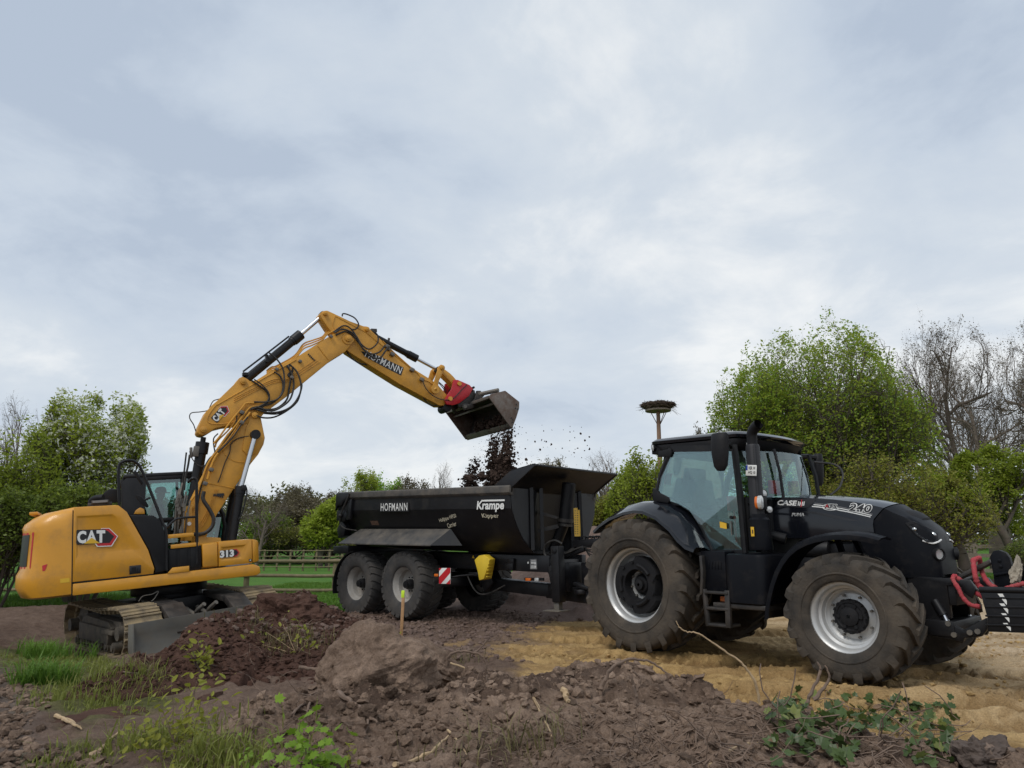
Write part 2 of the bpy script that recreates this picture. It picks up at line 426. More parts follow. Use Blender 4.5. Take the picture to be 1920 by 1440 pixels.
def text_mesh(txt, size=1.0, bold=0.0, shear=0.0, spacing=1.0, sx=1.0):
    """2-D triangles of a line of lettering, centred at the origin (x right, y up)."""
    cu = bpy.data.curves.new('txt', 'FONT'); cu.body = txt; cu.size = size; cu.offset = bold; cu.shear = shear
    cu.space_character = spacing; cu.align_x = 'CENTER'; cu.align_y = 'CENTER'; cu.resolution_u = 3
    ob = bpy.data.objects.new('txt', cu); COL.objects.link(ob)
    dg = bpy.context.evaluated_depsgraph_get(); dg.update()
    me = ob.evaluated_get(dg).to_mesh()
    vs = [(v.co.x * sx, v.co.y) for v in me.vertices]; fs = [tuple(p.vertices) for p in me.polygons]
    ob.evaluated_get(dg).to_mesh_clear(); bpy.data.objects.remove(ob); bpy.data.curves.remove(cu)
    xs = [a for a, b in vs]; ys = [b for a, b in vs]
    cx, cy = (min(xs) + max(xs)) / 2, (min(ys) + max(ys)) / 2
    return [(a - cx, b - cy) for a, b in vs], fs, max(xs) - min(xs), max(ys) - min(ys)
def lettering(txt, o, ex, ey, width, mat, parent, height=None, bold=0.0, shear=0.0, spacing=1.0, lift=.004, name='lettering', bvh=None):
    """Letters laid on a flat place: centre o, unit axes ex (reading direction) and ey (up), given width (and height)."""
    vs, fs, w, h = text_mesh(txt, 1.0, bold, shear, spacing)
    o, ex, ey = Vector(o), Vector(ex).normalized(), Vector(ey).normalized(); nz = ex.cross(ey)
    kx = width / w; ky = height / h if height else kx
    pts = [o + ex * (a * kx) + ey * (b * ky) + nz * lift for a, b in vs]
    if bvh is not None: pts = drape(pts, nz, bvh, lift)
    mb = MB(); mb.add(pts, fs)
    me = bpy.data.meshes.new(name); me.from_pydata([tuple(p) for p in pts], [], fs); me.materials.append(MT[mat])
    return link(name, me, parent)
def decal(poly, mat, parent, name, lift=.003, nz=None, bvh=None):
    pts = [Vector(p) for p in poly]
    n = nz if nz is not None else (pts[1] - pts[0]).cross(pts[2] - pts[1]).normalized()
    pts = drape(pts, n, bvh, lift) if bvh is not None else [p + n * lift for p in pts]
    me = bpy.data.meshes.new(name); me.from_pydata([tuple(p) for p in pts], [], [tuple(range(len(pts)))]); me.materials.append(MT[mat])
    return link(name, me, parent)
def drape(pts, n, bvh, lift):
    out = []
    for p in pts:
        hit = bvh.ray_cast(p + n * .5, -n, 1.2)
        out.append(hit[0] + n * lift if hit[0] is not None else p)
    return out
def bvh_of(*obs):
    vs, fs = [], []
    for o in obs:
        b = len(vs); vs += [v.co.copy() for v in o.data.vertices]; fs += [tuple(b + i for i in p.vertices) for p in o.data.polygons]
    return BVHTree.FromPolygons(vs, fs)

# ------------------------------------------------------------------ numpy noise
def _hash(ix, iy, seed):
    h = (ix.astype(np.int64) * 374761393 + iy.astype(np.int64) * 668265263 + seed * 1442695041) & 0x7fffffff
    h = ((h ^ (h >> 13)) * 1274126177) & 0x7fffffff
    return ((h ^ (h >> 16)) & 0xffff) / 65535.0
def vnoise(x, y, seed=0):
    ix, iy = np.floor(x), np.floor(y); fx, fy = x - ix, y - iy
    fx = fx * fx * fx * (fx * (fx * 6 - 15) + 10); fy = fy * fy * fy * (fy * (fy * 6 - 15) + 10)
    a, b = _hash(ix, iy, seed), _hash(ix + 1, iy, seed); c, d = _hash(ix, iy + 1, seed), _hash(ix + 1, iy + 1, seed)
    return (a * (1 - fx) + b * fx) * (1 - fy) + (c * (1 - fx) + d * fx) * fy - .5
def fbm(x, y, seed=0, oct=5, gain=.5):
    s = 0; a = 1.0; f = 1.0
    for i in range(oct):
        s = s + a * vnoise(x * f + i * 17.3, y * f - i * 9.1, seed + i); a *= gain; f *= 2.03
    return s
def clods(x, y, seed=0, fill=1.0):
    """rounded lumps: 0 between, up to 1 on a lump's top."""
    ix, iy = np.floor(x), np.floor(y); best = np.zeros_like(x)
    for dx in (-1, 0, 1):
        for dy in (-1, 0, 1):
            cx, cy = ix + dx, iy + dy
            px = cx + .15 + .7 * _hash(cx, cy, seed); py = cy + .15 + .7 * _hash(cx, cy, seed + 7)
            r = .30 + .38 * _hash(cx, cy, seed + 13); on = _hash(cx, cy, seed + 19) < fill
            an = _hash(cx, cy, seed + 23) * 3.14; ca, sa = np.cos(an), np.sin(an)
            ux, uy = x - px, y - py; q = ((ux * ca + uy * sa) / r) ** 2 + ((uy * ca - ux * sa) / (r * .72)) ** 2
            h = np.sqrt(np.clip(1 - q, 0, 1)) * r * 1.5 * on
            best = np.maximum(best, h)
    return best
def sstep(a, b, x):
    t = np.clip((x - a) / (b - a), 0, 1); return t * t * (3 - 2 * t)
def poly_sdf(px, py, poly):
    """signed distance to a polygon, negative inside."""
    d = np.full(px.shape, 1e18); ins = np.zeros(px.shape, dtype=bool); n = len(poly)
    for i in range(n):
        ax, ay = poly[i]; bx, by = poly[(i + 1) % n]
        ex, ey = bx - ax, by - ay; wx, wy = px - ax, py - ay
        t = np.clip((wx * ex + wy * ey) / (ex * ex + ey * ey + 1e-12), 0, 1)
        d = np.minimum(d, (wx - ex * t) ** 2 + (wy - ey * t) ** 2)
        c = ((ay > py) != (by > py)) & (px < (bx - ax) * (py - ay) / (by - ay + 1e-12) + ax)
        ins ^= c
    return np.where(ins, -1, 1) * np.sqrt(d)

# ================================================================== the ground
def grid_axis(lo, hi, step, far_lo, far_hi, g=1.13):
    mid = list(np.arange(lo, hi, step)); a = []; s = step; p = lo
    while p > far_lo: s *= g; p -= s; a.append(p)
    b = []; s = step; p = mid[-1]
    while p < far_hi: s *= g; p += s; b.append(p)
    return np.array(a[::-1] + mid + b)
def P2(pts, z=0.0):
    return [tuple(at_z(u, v, z).xy) for u, v in pts]
SAND = P2([(900, 1200), (950, 1172), (1010, 1168), (1110, 1160), (1300, 1142), (1500, 1118), (2100, 1092), (2500, 1500), (1500, 1480), (1200, 1400), (1010, 1330), (930, 1262)])
FIELD = P2([(380, 1150), (520, 1140), (640, 1148), (720, 1120), (1000, 1085), (1090, 1075), (1760, 1085), (2300, 1090)]) + [(300, 40), (300, 900), (-400, 900), (-400, 17)] + P2([(-700, 1148), (0, 1148), (140, 1142), (300, 1120)])
VERGE = P2([(-120, 1180), (40, 1186), (150, 1190), (215, 1225), (300, 1290), (290, 1340), (215, 1395), (180, 1440), (120, 1470), (60, 1390), (80, 1320), (20, 1250), (-120, 1220)])
PATHP = P2([(-700, 1215), (0, 1232), (70, 1300), (110, 1380), (240, 1470), (330, 1600), (-900, 1600)])
def rut_profile(x, y):
    """wheel ruts and lug prints pressed into the sand, running past the tractor."""
    h = np.zeros_like(x)
    for (ox, oy, ang, w, dep) in ((1.0, 8.25, -16, .34, .085), (1.2, 10.0, -12, .36, .06), (3.6, 6.7, -18, .34, .06), (4.6, 7.9, -22, .26, .045), (6.9, 8.2, -26, .32, .055), (7.6, 10.2, -20, .36, .05), (8.6, 12.0, -14, .4, .05), (3.0, 12.6, -10, .38, .06), (-.2, 11.6, -8, .34, .06)):
        a = R(ang); s = (x - ox) * math.cos(a) + (y - oy) * math.sin(a); t = -(x - ox) * math.sin(a) + (y - oy) * math.cos(a)
        t = t + .16 * vnoise(s * .5, s * 0 + ox, 5) + .05 * vnoise(s * 2.1, s * 0 + oy, 6)
        fade = sstep(-4.5, -3.2, s) * (1 - sstep(3.5, 5.5, s))
        q = np.abs(t) / w
        lug = np.maximum(0, np.sin(s * 34 + np.abs(t) * 20 * np.sign(ox - 2) + 1.2 * vnoise(s * 3, t * 3, 7))) ** .6 * .055 * (q < .95) * sstep(-.25, .0, vnoise(s * .9, t * 2, 8))
        h += fade * (-dep * (1 - sstep(.75, 1.0, q)) + .045 * np.exp(-((q - 1.18) / .2) ** 2) * (.6 + 1.6 * np.abs(vnoise(s * 3, t * 3, 9))) + lug)
    return h
def crust(x, y):
    """trodden sand breaks into flat flakes with sharp little ledges."""
    xr, yr = x * .955 + y * .295, -x * .295 + y * .955
    f = fbm(xr * 1.3, yr * 3.4, 21, 6, .58) * 7 + .8 * vnoise(xr * 9, yr * 14, 22); k = np.floor(f); e = f - k
    g = fbm(xr * 3.5, yr * 8.0, 23, 4, .6) * 5; k2 = np.floor(g); e2 = g - k2; on = sstep(-.12, .15, fbm(x * .8, y * 1.1, 24, 3))
    return on * (.030 * (sstep(.80, .98, e) - e) + .018 * (sstep(.75, .97, e2) - e2) * sstep(-.1, .2, fbm(x * 1.3, y * 1.7, 25, 3)))
def ground_masks(x, y):
    n = fbm(x * .8, y * .8, 31, 4)
    sand = 1 - sstep(-.30, .22, poly_sdf(x, y, SAND) + n * .75 + .22 * fbm(x * 4, y * 4, 33, 3))
    field = 1 - sstep(-.35, .35, poly_sdf(x, y, FIELD) + n * .7)
    verge = 1 - sstep(-.25, .18, poly_sdf(x, y, VERGE) + n * .6)
    sand = sand * (1 - .75 * sstep(.12, .38, fbm(x * .9 + 4, y * 2.4, 34, 5, .6)) * sstep(-1.9, -.4, poly_sdf(x, y, SAND)))
    path = 1 - sstep(-.2, .2, poly_sdf(x, y, PATHP) + n * .4)
    return sand, field, verge, path
def ground_h(x, y, fine=True):
    sand, field, verge, path = ground_masks(x, y)
    wd = np.exp(-(np.hypot((x + 6.25) / 2.7, (y - 13.65) / 2.7)) ** 4)                              # the digger stands on a slope
    h = wd * (-.255 + .0995 * ((x + 6.25) * .866 + (y - 13.65) * .5))
    h += .18 * np.exp(-(((x + 9.5) / 2.5) ** 2 + ((y - 15.6) / .8) ** 2))                         # bank behind it
    h += np.maximum(0, y - 40) * .010 * (np.minimum(y, 160) > 0) * (y < 160) + (y >= 160) * 1.2
    near = np.exp(-(np.maximum(0, np.hypot(x, y) - 9) / 14) ** 2)
    h += .10 * fbm(x * .35, y * .35, 2, 3) * near
    if fine:
        soil = (1 - sand) * (1 - field * .9)
        h += near * soil * (.06 * fbm(x * 1.4, y * 1.4, 11, 6, .55) + .04 * clods(x * 3.0, y * 3.0, 3, .45) + .030 * clods(x * 7, y * 7, 4, .55) + .012 * clods(x * 17, y * 17, 9, .7))
        h += near * sand * (.022 * fbm(x * 1.6, y * 2.6, 12, 5, .5) + crust(x, y) + .022 * clods(x * 5, y * 8, 15, .4) * sstep(-.05, .25, fbm(x * .7, y * .9, 16, 3)) + 1.0 * rut_profile(x, y) + .030 * np.maximum(0, fbm(x * 2.2, y * 6, 18, 5, .62)) + .018 * clods(x * 13, y * 17, 17, .4) * sstep(0, .3, fbm(x * 1.1, y * 1.3, 19, 3)))
        h += near * field * .03 * fbm(x * 3, y * 3, 14, 4)
    return h
gx = np.concatenate([(lambda a: a[a < -2.2])(grid_axis(-10.0, 10.0, .050, -3500, 3500)), np.arange(-2.2, 7.6, .021), (lambda a: a[a > 7.61])(grid_axis(-10.0, 10.0, .050, -3500, 3500))])
_gy = grid_axis(4.6, 15.5, .036, -60, 5200, 1.05)
gy = np.concatenate([_gy[_gy < 5.4], np.arange(5.4, 10.4, .019), _gy[_gy > 10.41]])
GX, GY = np.meshgrid(gx, gy)
gxf, gyf = GX.ravel(), GY.ravel()
gz = ground_h(gxf, gyf)
gmask = ground_masks(gxf, gyf)
nx_, ny_ = len(gx), len(gy)
ii = (np.arange(ny_ - 1)[:, None] * nx_ + np.arange(nx_ - 1)[None, :]).ravel()
GF = np.stack([ii, ii + 1, ii + nx_ + 1, ii + nx_], 1)
ground = np_mesh('ground', np.stack([gxf, gyf, gz], 1), GF, [], smooth=True)
def set_masks(o, **kw):
    for k, a in kw.items():
        at = o.data.attributes.new(k, 'FLOAT', 'POINT'); at.data.foreach_set('value', np.asarray(a, dtype=np.float32))
set_masks(ground, pale=sstep(2.5, 7.5, gxf + 1.2 * fbm(gxf * .5, gyf * .8, 35, 4)) * gmask[0], wet=gmask[0] * np.maximum(.55 * sstep(.04, .22, fbm(gxf * 1.1 + gyf * .35, gyf * 3.6 - gxf * .9, 36, 6, .62)), (.8) * sstep(-.012, -.055, rut_profile(gxf, gyf))), sand=gmask[0], field=gmask[1], verge=gmask[2], path=gmask[3])  # darker sand tone in random streaks and down in the wheel ruts
tag(ground, 'soil, sand and grass of the building site', None, None, 'structure')
def soilmat(name, layers, base, base2, bump=.5, stones=True, rough=.95):
    """earth: two tones broken up by noise, extra layers mixed in through masks carried by the mesh."""
    m = bpy.data.materials.new(name); m.use_nodes = True
    nt = m.node_tree; L = nt.links; bs = nt.nodes['Principled BSDF']
    tc = _n(nt, 'ShaderNodeTexCoord')
    def noise(scale, det=8, rg=.6, dist=0):
        n = _n(nt, 'ShaderNodeTexNoise'); n.inputs['Scale'].default_value = scale; n.inputs['Detail'].default_value = det; n.inputs['Roughness'].default_value = rg
        n.inputs['Distortion'].default_value = dist
        L.new(tc.outputs['Object'], n.inputs['Vector']); return n.outputs['Fac']
    nA, nB, nC = noise(.9, 8, .65), noise(9, 8, .7), noise(70, 6, .7)
    def tone(c1, c2, fac, lo=.35, hi=.65):
        r = _n(nt, 'ShaderNodeValToRGB'); L.new(fac, r.inputs[0])
        r.color_ramp.elements[0].position = lo; r.color_ramp.elements[0].color = (*c1, 1)
        r.color_ramp.elements[1].position = hi; r.color_ramp.elements[1].color = (*c2, 1)
        return r.outputs[0]
    def mixf(a, b, fac):
        x = _n(nt, 'ShaderNodeMixRGB'); L.new(a, x.inputs[1]); L.new(b, x.inputs[2])
        if isinstance(fac, (int, float)): x.inputs[0].default_value = fac
        else: L.new(fac, x.inputs[0])
        return x.outputs[0]
    sm = _n(nt, 'ShaderNodeMath', operation='MULTIPLY_ADD'); sm.inputs[1].default_value = .5; L.new(nA, sm.inputs[0])
    sm2 = _n(nt, 'ShaderNodeMath', operation='MULTIPLY'); sm2.inputs[1].default_value = .5; L.new(nB, sm2.inputs[0]); L.new(sm2.outputs[0], sm.inputs[2])
    big = sm.outputs[0]
    col = tone(base, base2, big, .38, .62)
    for attr, c1, c2 in layers:
        a = _n(nt, 'ShaderNodeAttribute'); a.attribute_name = attr
        col = mixf(col, tone(c1, c2, big, .38, .62), a.outputs['Fac'])
    sp = _n(nt, 'ShaderNodeMixRGB', blend_type='MULTIPLY'); sp.inputs[0].default_value = 1
    L.new(col, sp.inputs[1]); L.new(tone((.78, .78, .78), (1.22, 1.21, 1.19), nC, .36, .64), sp.inputs[2])
    L.new(sp.outputs[0], bs.inputs['Base Color'])
    bs.inputs['Roughness'].default_value = rough; bs.inputs['Specular IOR Level'].default_value = .15
    hb = _n(nt, 'ShaderNodeMath', operation='MULTIPLY_ADD'); hb.inputs[1].default_value = .45; L.new(nC, hb.inputs[0]); L.new(nB, hb.inputs[2])
    bp = _n(nt, 'ShaderNodeBump'); bp.inputs['Strength'].default_value = bump; bp.inputs['Distance'].default_value = .03
    L.new(hb.outputs[0], bp.inputs['Height']); L.new(bp.outputs[0], bs.inputs['Normal'])
    MT[name] = m; return m
soilmat('earth_ground', [('path', (.082, .062, .052), (.165, .130, .110)), ('sand', (.32, .205, .082), (.49, .330, .150)), ('pale', (.38, .28, .17), (.53, .415, .285)), ('wet', (.20, .120, .050), (.30, .19, .085)), ('verge', (.07, .075, .028), (.13, .125, .05)), ('field', (.050, .125, .018), (.092, .185, .030))], (.098, .065, .049), (.185, .130, .100), bump=1.0)
soilmat('earth_grey', [('dark', (.066, .043, .032), (.115, .078, .058))], (.112, .074, .053), (.300, .215, .160), bump=1.0)  # soil tones spread wider to stand in for lit tops and shaded crevices
soilmat('earth_dark', [], (.056, .029, .021), (.108, .060, .045), bump=.9)
soilmat('earth_fall', [], (.030, .020, .016), (.070, .047, .037), bump=.6)
soilmat('earth_far', [], (.125, .085, .070), (.20, .145, .120), bump=.5)
ground.data.materials.append(MT['earth_ground'])
def H(x, y):
    return float(ground_h(np.array([float(x)]), np.array([float(y)]))[0])

# ------------------------------------------------------------------ heaps of dug earth
def heap(name, x0, x1, y0, y1, step, hfun, mat, label, **masks):
    ax, ay = np.arange(x0, x1, step), np.arange(y0, y1, step); X, Y = np.meshgrid(ax, ay); xf, yf = X.ravel(), Y.ravel()
    z = hfun(xf, yf); n, m = len(ax), len(ay)
    i = (np.arange(m - 1)[:, None] * n + np.arange(n - 1)[None, :]).ravel()
    F = np.stack([i, i + 1, i + n + 1, i + n], 1)
    keep = (z[F].max(1) > ground_h(xf, yf, False)[F].min(1) - .12); F = F[keep]
    used = np.unique(F); re = -np.ones(len(xf), dtype=np.int64); re[used] = np.arange(len(used))
    V = np.stack([xf, yf, z], 1)[used]
    o = np_mesh(name, V, re[F], mat, smooth=True)
    for k, fn in masks.items(): set_masks(o, **{k: fn(V[:, 0], V[:, 1])})
    tag(o, label, 'soil heap', 'heaps of dug earth', 'thing')
    return o
def crest(pts):
    """(u, v, Y) along a skyline -> arrays of x, y, z."""
    w = [at_y(u, v, Y) for u, v, Y in pts]
    return np.array([p.x for p in w]), np.array([p.y for p in w]), np.array([p.z for p in w])
FC = crest([(330, 1490, 5.2), (395, 1420, 5.3), (450, 1345, 5.5), (540, 1300, 5.6), (620, 1290, 5.7), (700, 1282, 5.8), (820, 1282, 5.9), (930, 1268, 6.0), (1000, 1264, 6.0), (1085, 1257, 6.0), (1150, 1272, 5.9), (1240, 1270, 5.8), (1330, 1290, 5.7), (1420, 1322, 5.5), (1520, 1338, 5.35), (1640, 1352, 5.25), (1760, 1385, 5.1), (1860, 1400, 5.0), (1960, 1440, 4.9), (2060, 1500, 4.8)])
def front_heap(x, y):
    order = np.argsort(FC[0])
    cy = np.interp(x, FC[0][order], FC[1][order]); cz = np.interp(x, FC[0][order], FC[2][order], left=-.2, right=-.2)
    d = y - cy + .12 * fbm(x * 1.2, y * 0 + 3, 41, 3)
    back = sstep(1.15, -.02, d); front = np.where(d < 0, 1 - .55 * np.clip(-d / 2.6, 0, 1.2) ** 1.15, 1)
    h = cz * np.where(d < 0, front, back) - .06 * (d > .9)
    env = np.clip(cz * 4, 0, 1) * np.where(d > 0, sstep(1.0, .3, d), 1)
    # gullies and slumps down the front, then lumps of every size
    rough = sstep(-.16, .30, fbm(x * 1.0, y * 1.2, 53, 3)); fine_ = sstep(-.25, .25, fbm(x * 1.9, y * 1.9, 54, 3))
    h += env * (.26 * fbm(x * .8, y * .8, 42, 3) - .18 * np.abs(fbm(x * 1.7, y * 1.1, 43, 3)) + .06 * fbm(x * 3, y * 3, 44, 5, .6))
    h += env * (.11 * clods(x * 1.5 + .3 * vnoise(x * 4, y * 4, 4), y * 1.8, 45, .45) * (.35 + .65 * rough))
    h += env * rough * (.070 * clods(x * 3.9 + .4 * vnoise(x * 9, y * 9, 1), y * 4.6, 46, .34) + .032 * clods(x * 9 + .4 * vnoise(x * 21, y * 21, 2), y * 10, 47, .40))
    h += env * (.25 + .75 * fine_) * (.022 * clods(x * 22 + .3 * vnoise(x * 50, y * 50, 3), y * 22, 48, .6) + .013 * clods(x * 43, y * 43, 49, .65)) + env * (.016 * fbm(x * 11, y * 13, 50, 5, .62) + .012 * np.abs(fbm(x * 24, y * 8, 55, 3)))
    return np.where(cz < .02, np.minimum(h, -.6), h)
heap_front = heap('soil_heap', -3.7, 4.7, 3.6, 7.2, .0115, front_heap, 'earth_grey', 'long grey brown heap of crumbly earth and roots closest to the viewer', dark=lambda x, y: sstep(.05, .35, fbm(x * 1.1, y * 1.4, 52, 4) - .05 * (y - 5)))
DC = crest([(170, 1345, 8.5), (215, 1300, 8.8), (255, 1268, 9.1), (300, 1235, 9.4), (360, 1190, 9.8), (430, 1157, 10.2), (480, 1133, 10.6), (530, 1118, 10.9), (570, 1124, 11.0), (610, 1140, 10.9), (650, 1165, 10.6), (690, 1190, 10.2), (730, 1222, 9.8)])
def dark_heap(x, y):
    o_ = np.argsort(DC[0]); cy = np.interp(x, DC[0][o_], DC[1][o_]); cz = np.interp(x, DC[0][o_], DC[2][o_], left=-.3, right=-.3)
    d = y - cy + .2 * fbm(x * 1.1, y * 0 + 1, 61, 3)
    h = (cz + .1) * np.where(d < 0, np.clip(1 + d / 2.9, 0, 1) ** 1.1, sstep(1.0, 0, d)) - .1
    env = np.clip((cz + .05) * 4, 0, 1) * np.clip(h * 8 + .8, 0, 1)
    h += env * (.09 * fbm(x * 1.3, y * 1.3, 62, 4) + .05 * clods(x * 2.6, y * 2.6, 63, .5) + .045 * clods(x * 6, y * 6, 64, .6) + .022 * clods(x * 14, y * 14, 65, .7) + .012 * clods(x * 30, y * 30, 67, .7) + .02 * fbm(x * 9, y * 9, 66, 4, .6))
    h += .16 * clods((x + 3.75) / 1.1 + .5, (y - 10.75) / 1.0 + .5, 5, 1.0) * (np.abs(x + 3.7) < .7)
    return np.where(h < .0, h - .25 - (cz < -.05) * .3, h)
heap_dark = heap('soil_heap', -6.2, -1.5, 6.0, 12.2, .021, dark_heap, 'earth_dark', 'dark chocolate brown heap of loose soil against the dozer blade')
def far_heap(x, y):
    h = 2.05 * np.exp(-(((x - 2.6) / 2.6) ** 2 + ((y - 20.6) / 2.2) ** 2) ** 1.1) - .15
    h += .55 * np.exp(-(((x - .4) / 1.6) ** 2 + ((y - 17.2) / .9) ** 2)) + .5 * np.exp(-(((x - 1.55) / .9) ** 2 + ((y - 15.4) / .8) ** 2))
    e_ = np.clip(h * 4, 0, 1)
    return h + e_ * (.14 * fbm(x * 1.2, y * 1.2, 71, 5, .6) + .10 * clods(x * 2, y * 2, 72, .5) + .05 * clods(x * 5, y * 5, 73, .6))
heap_far = heap('soil_heap', -2.5, 7.5, 13.2, 25.5, .06, far_heap, 'earth_far', 'tall reddish grey heap of earth behind the trailer drawbar')

# ================================================================== wheels
def wheel(parent, loc, Rt, w, rr, lugs, lug_h, kind, left=False, name='wheel', rub='rubber', lugw=.075, sweep=.95):
    W = empty(name, loc, (0, 0, math.pi if left else 0), parent)
    Rb = Rt - lug_h; sw = Rb - rr
    half = [(rr, -.39), (rr + .012, -.43), (rr + .10 * sw, -.455), (rr + .35 * sw, -.492), (rr + .62 * sw, -.500), (rr + .84 * sw, -.482), (rr + .95 * sw, -.43), (Rb, -.30), (Rb + .008, -.12), (Rb + .010, 0)]
    prof = [(a, b * w) for a, b in half] + [(a, -b * w) for a, b in half[-2::-1]]
    t = MB(); t.lathe(prof, (0, 0, 0), (0, 1, 0), 72, 0, False, (1, 0, 0))
    st = [(-.06, 0), (.10, 0), (.28, 0), (.46, 0), (.49, 1)] if kind != 'trailer' else [(-.02, 0), (.22, 0), (.42, 0), (.485, 1)]
    D = w * .5 * sweep / Rt
    rnd = random.Random(int(Rt * 1000) + lugs)
    for side in (-1, 1):
        for k in range(lugs):
            a0 = 2 * math.pi * (k + (.5 if side > 0 else 0)) / lugs
            rings = []
            for i, (q, low) in enumerate(st):
                y = side * q * w; s = max(0, q) / .5
                rt = Rt - .022 * s * s if not low else Rb - .02
                rb = Rb - .03 - .03 * s
                if low: y = side * .503 * w; rt = Rb - .015; rb = Rb - .11 * sw / .4
                a = a0 + D * s * (1 if kind != 'trailer' else .6)
                wd = lugw * (.72 + .5 * s) / Rt; wb = wd * 1.45
                if low: rt2 = rt
                pts = []
                for da, r_ in ((-wb, rb), (-wd, rt), (wd, rt), (wb, rb)):
                    pts.append(Vector((math.cos(a + da / 2) * r_, y if not (low and r_ == rb) else side * .497 * w, math.sin(a + da / 2) * r_)))
                rings.append(pts)
            t.loft(rings, True, True)
    if kind != 'trailer':
        t.lathe([(rr + .30 * sw, -.492 * w), (rr + .32 * sw, -.505 * w), (rr + .36 * sw, -.505 * w), (rr + .38 * sw, -.494 * w)], (0, 0, 0), (0, 1, 0), 64)
    t.build('tyre', rub, W, 0, 42)
    r = MB()
    if kind == 'front':
        r.lathe([(rr + .002, -.40 * w), (rr + .030, -.425 * w), (rr + .036, -.41 * w), (rr + .014, -.385 * w), (rr - .004, -.36 * w), (rr - .030, -.33 * w), (rr - .040, -.20 * w), (rr - .068, -.175 * w), (rr - .078, -.02 * w), (rr - .105, .00 * w), (rr - .125, .03 * w), (rr - .14, .02 * w), (.20, .015 * w), (.18, -.01 * w), (.02, -.01 * w)], (0, 0, 0), (0, 1, 0), 72)
        r.lathe([(rr - .09, -.05 * w), (rr - .075, -.055 * w), (rr - .07, -.03 * w)], (0, 0, 0), (0, 1, 0), 72)
        r.build('rim', 'silver', W, 0, 50)
        h = MB(); h.lathe([(.185, .0), (.185, -.10 * w), (.172, -.125 * w), (.150, -.130 * w), (.140, -.115 * w), (.11, -.12 * w), (.10, -.16 * w), (.06, -.18 * w), (.02, -.185 * w)], (0, 0, 0), (0, 1, 0), 32)
        for k in range(6):
            a = k * math.pi / 3
            h.cyl((.125 * math.cos(a), -.10 * w, .125 * math.sin(a)), (.125 * math.cos(a), -.15 * w, .125 * math.sin(a)), .022, n=8)
        for k in range(16):
            a = k * math.pi / 8
            h.box((.178 * math.cos(a), -.085 * w, .178 * math.sin(a)), (.022, .06, .03), Matrix.Rotation(-a, 3, 'Y'))
        h.build('hub', 'blackmat', W)
        b = MB()
        for k in range(8):
            a = k * math.pi / 4 + .3
            b.cyl((.232 * math.cos(a), .02 * w, .232 * math.sin(a)), (.232 * math.cos(a), -.035, .232 * math.sin(a)), .014, n=6)
        b.build('wheel_nuts', 'steel', W)
    elif kind == 'rear':
        r.lathe([(rr + .002, -.40 * w), (rr + .030, -.425 * w), (rr + .036, -.41 * w), (rr + .012, -.385 * w), (rr - .010, -.36 * w), (rr - .032, -.33 * w), (rr - .040, -.22 * w), (rr - .062, -.20 * w), (rr - .070, .02 * w), (rr - .10, .05 * w), (rr - .12, .04 * w), (.24, .04 * w), (.21, .0), (.20, -.08 * w), (.17, -.085 * w), (.15, .0), (.15, .10 * w), (.02, .10 * w)], (0, 0, 0), (0, 1, 0), 72)
        r.build('rim', 'silver', W, 0, 50)
        h = MB(); n = 48; inner, o1, o2 = .205, .36, .395
        rings = []
        for yy, f in ((-.02, 1), (-.165, 1), (-.185, .97)):
            ring_o, ring_i = [], []
            for k in range(n):
                a = 2 * math.pi * k / n; ro = (o2 if (k % 16) in (3, 4, 5, 6, 7, 8, 9, 10, 11, 12) else o1 - .025) * f
                ring_o.append(Vector((ro * math.cos(a), yy * w / .65 - .02, ro * math.sin(a))))
                ring_i.append(Vector((inner * (2 - f) * math.cos(a), yy * w / .65 - .02, inner * (2 - f) * math.sin(a))))
            rings.append((ring_o, ring_i))
        h.loft([rings[0][0], rings[1][0], rings[2][0], rings[2][1], rings[1][1], rings[0][1]], True, False)
        for k in range(3):
            a = 2 * math.pi * (k + .47) / 3
            arc = [Vector((.27 * math.cos(a + d), -.215, .27 * math.sin(a + d))) for d in np.linspace(-.42, .42, 9)]
            h.tube(arc, .026, 8)
            for d in (-.75, .75): h.cyl((.31 * math.cos(a + d), -.19, .31 * math.sin(a + d)), (.31 * math.cos(a + d), -.225, .31 * math.sin(a + d)), .022, n=8)
        h.build('wheel_weight', 'blackmat', W)
        g = MB(); g.lathe([(.145, .1), (.14, -.06), (.11, -.10), (.075, -.105), (.07, -.15), (.02, -.155)], (0, 0, 0), (0, 1, 0), 28); g.build('hub', 'blackmat', W)
        b = MB()
        for k in range(8):
            a = k * math.pi / 4 + .2; b.cyl((.185 * math.cos(a), -.03 * w, .185 * math.sin(a)), (.185 * math.cos(a), -.125 * w, .185 * math.sin(a)), .016, n=6)
        b.build('wheel_nuts', 'steel', W)
    else:
        r.lathe([(rr + .002, -.40 * w), (rr + .022, -.42 * w), (rr + .026, -.405 * w), (rr + .004, -.38 * w), (rr - .02, -.35 * w), (rr - .032, -.22 * w), (rr - .05, -.20 * w), (rr - .062, -.03 * w), (rr - .09, .0), (.20, .02), (.155, .015), (.15, -.02), (.02, -.02)], (0, 0, 0), (0, 1, 0), 56)
        r.build('rim', 'rimgrey', W, 0, 50)
        h = MB(); h.lathe([(.105, .02), (.10, -.09), (.085, -.13), (.07, -.135), (.068, -.175), (.01, -.18)], (0, 0, 0), (0, 1, 0), 20)
        for k in range(10):
            a = k * math.pi / 5; h.cyl((.135 * math.cos(a), .02, .135 * math.sin(a)), (.135 * math.cos(a), -.045, .135 * math.sin(a)), .014, n=6)
        h.build('hub', 'black', W)
    return W

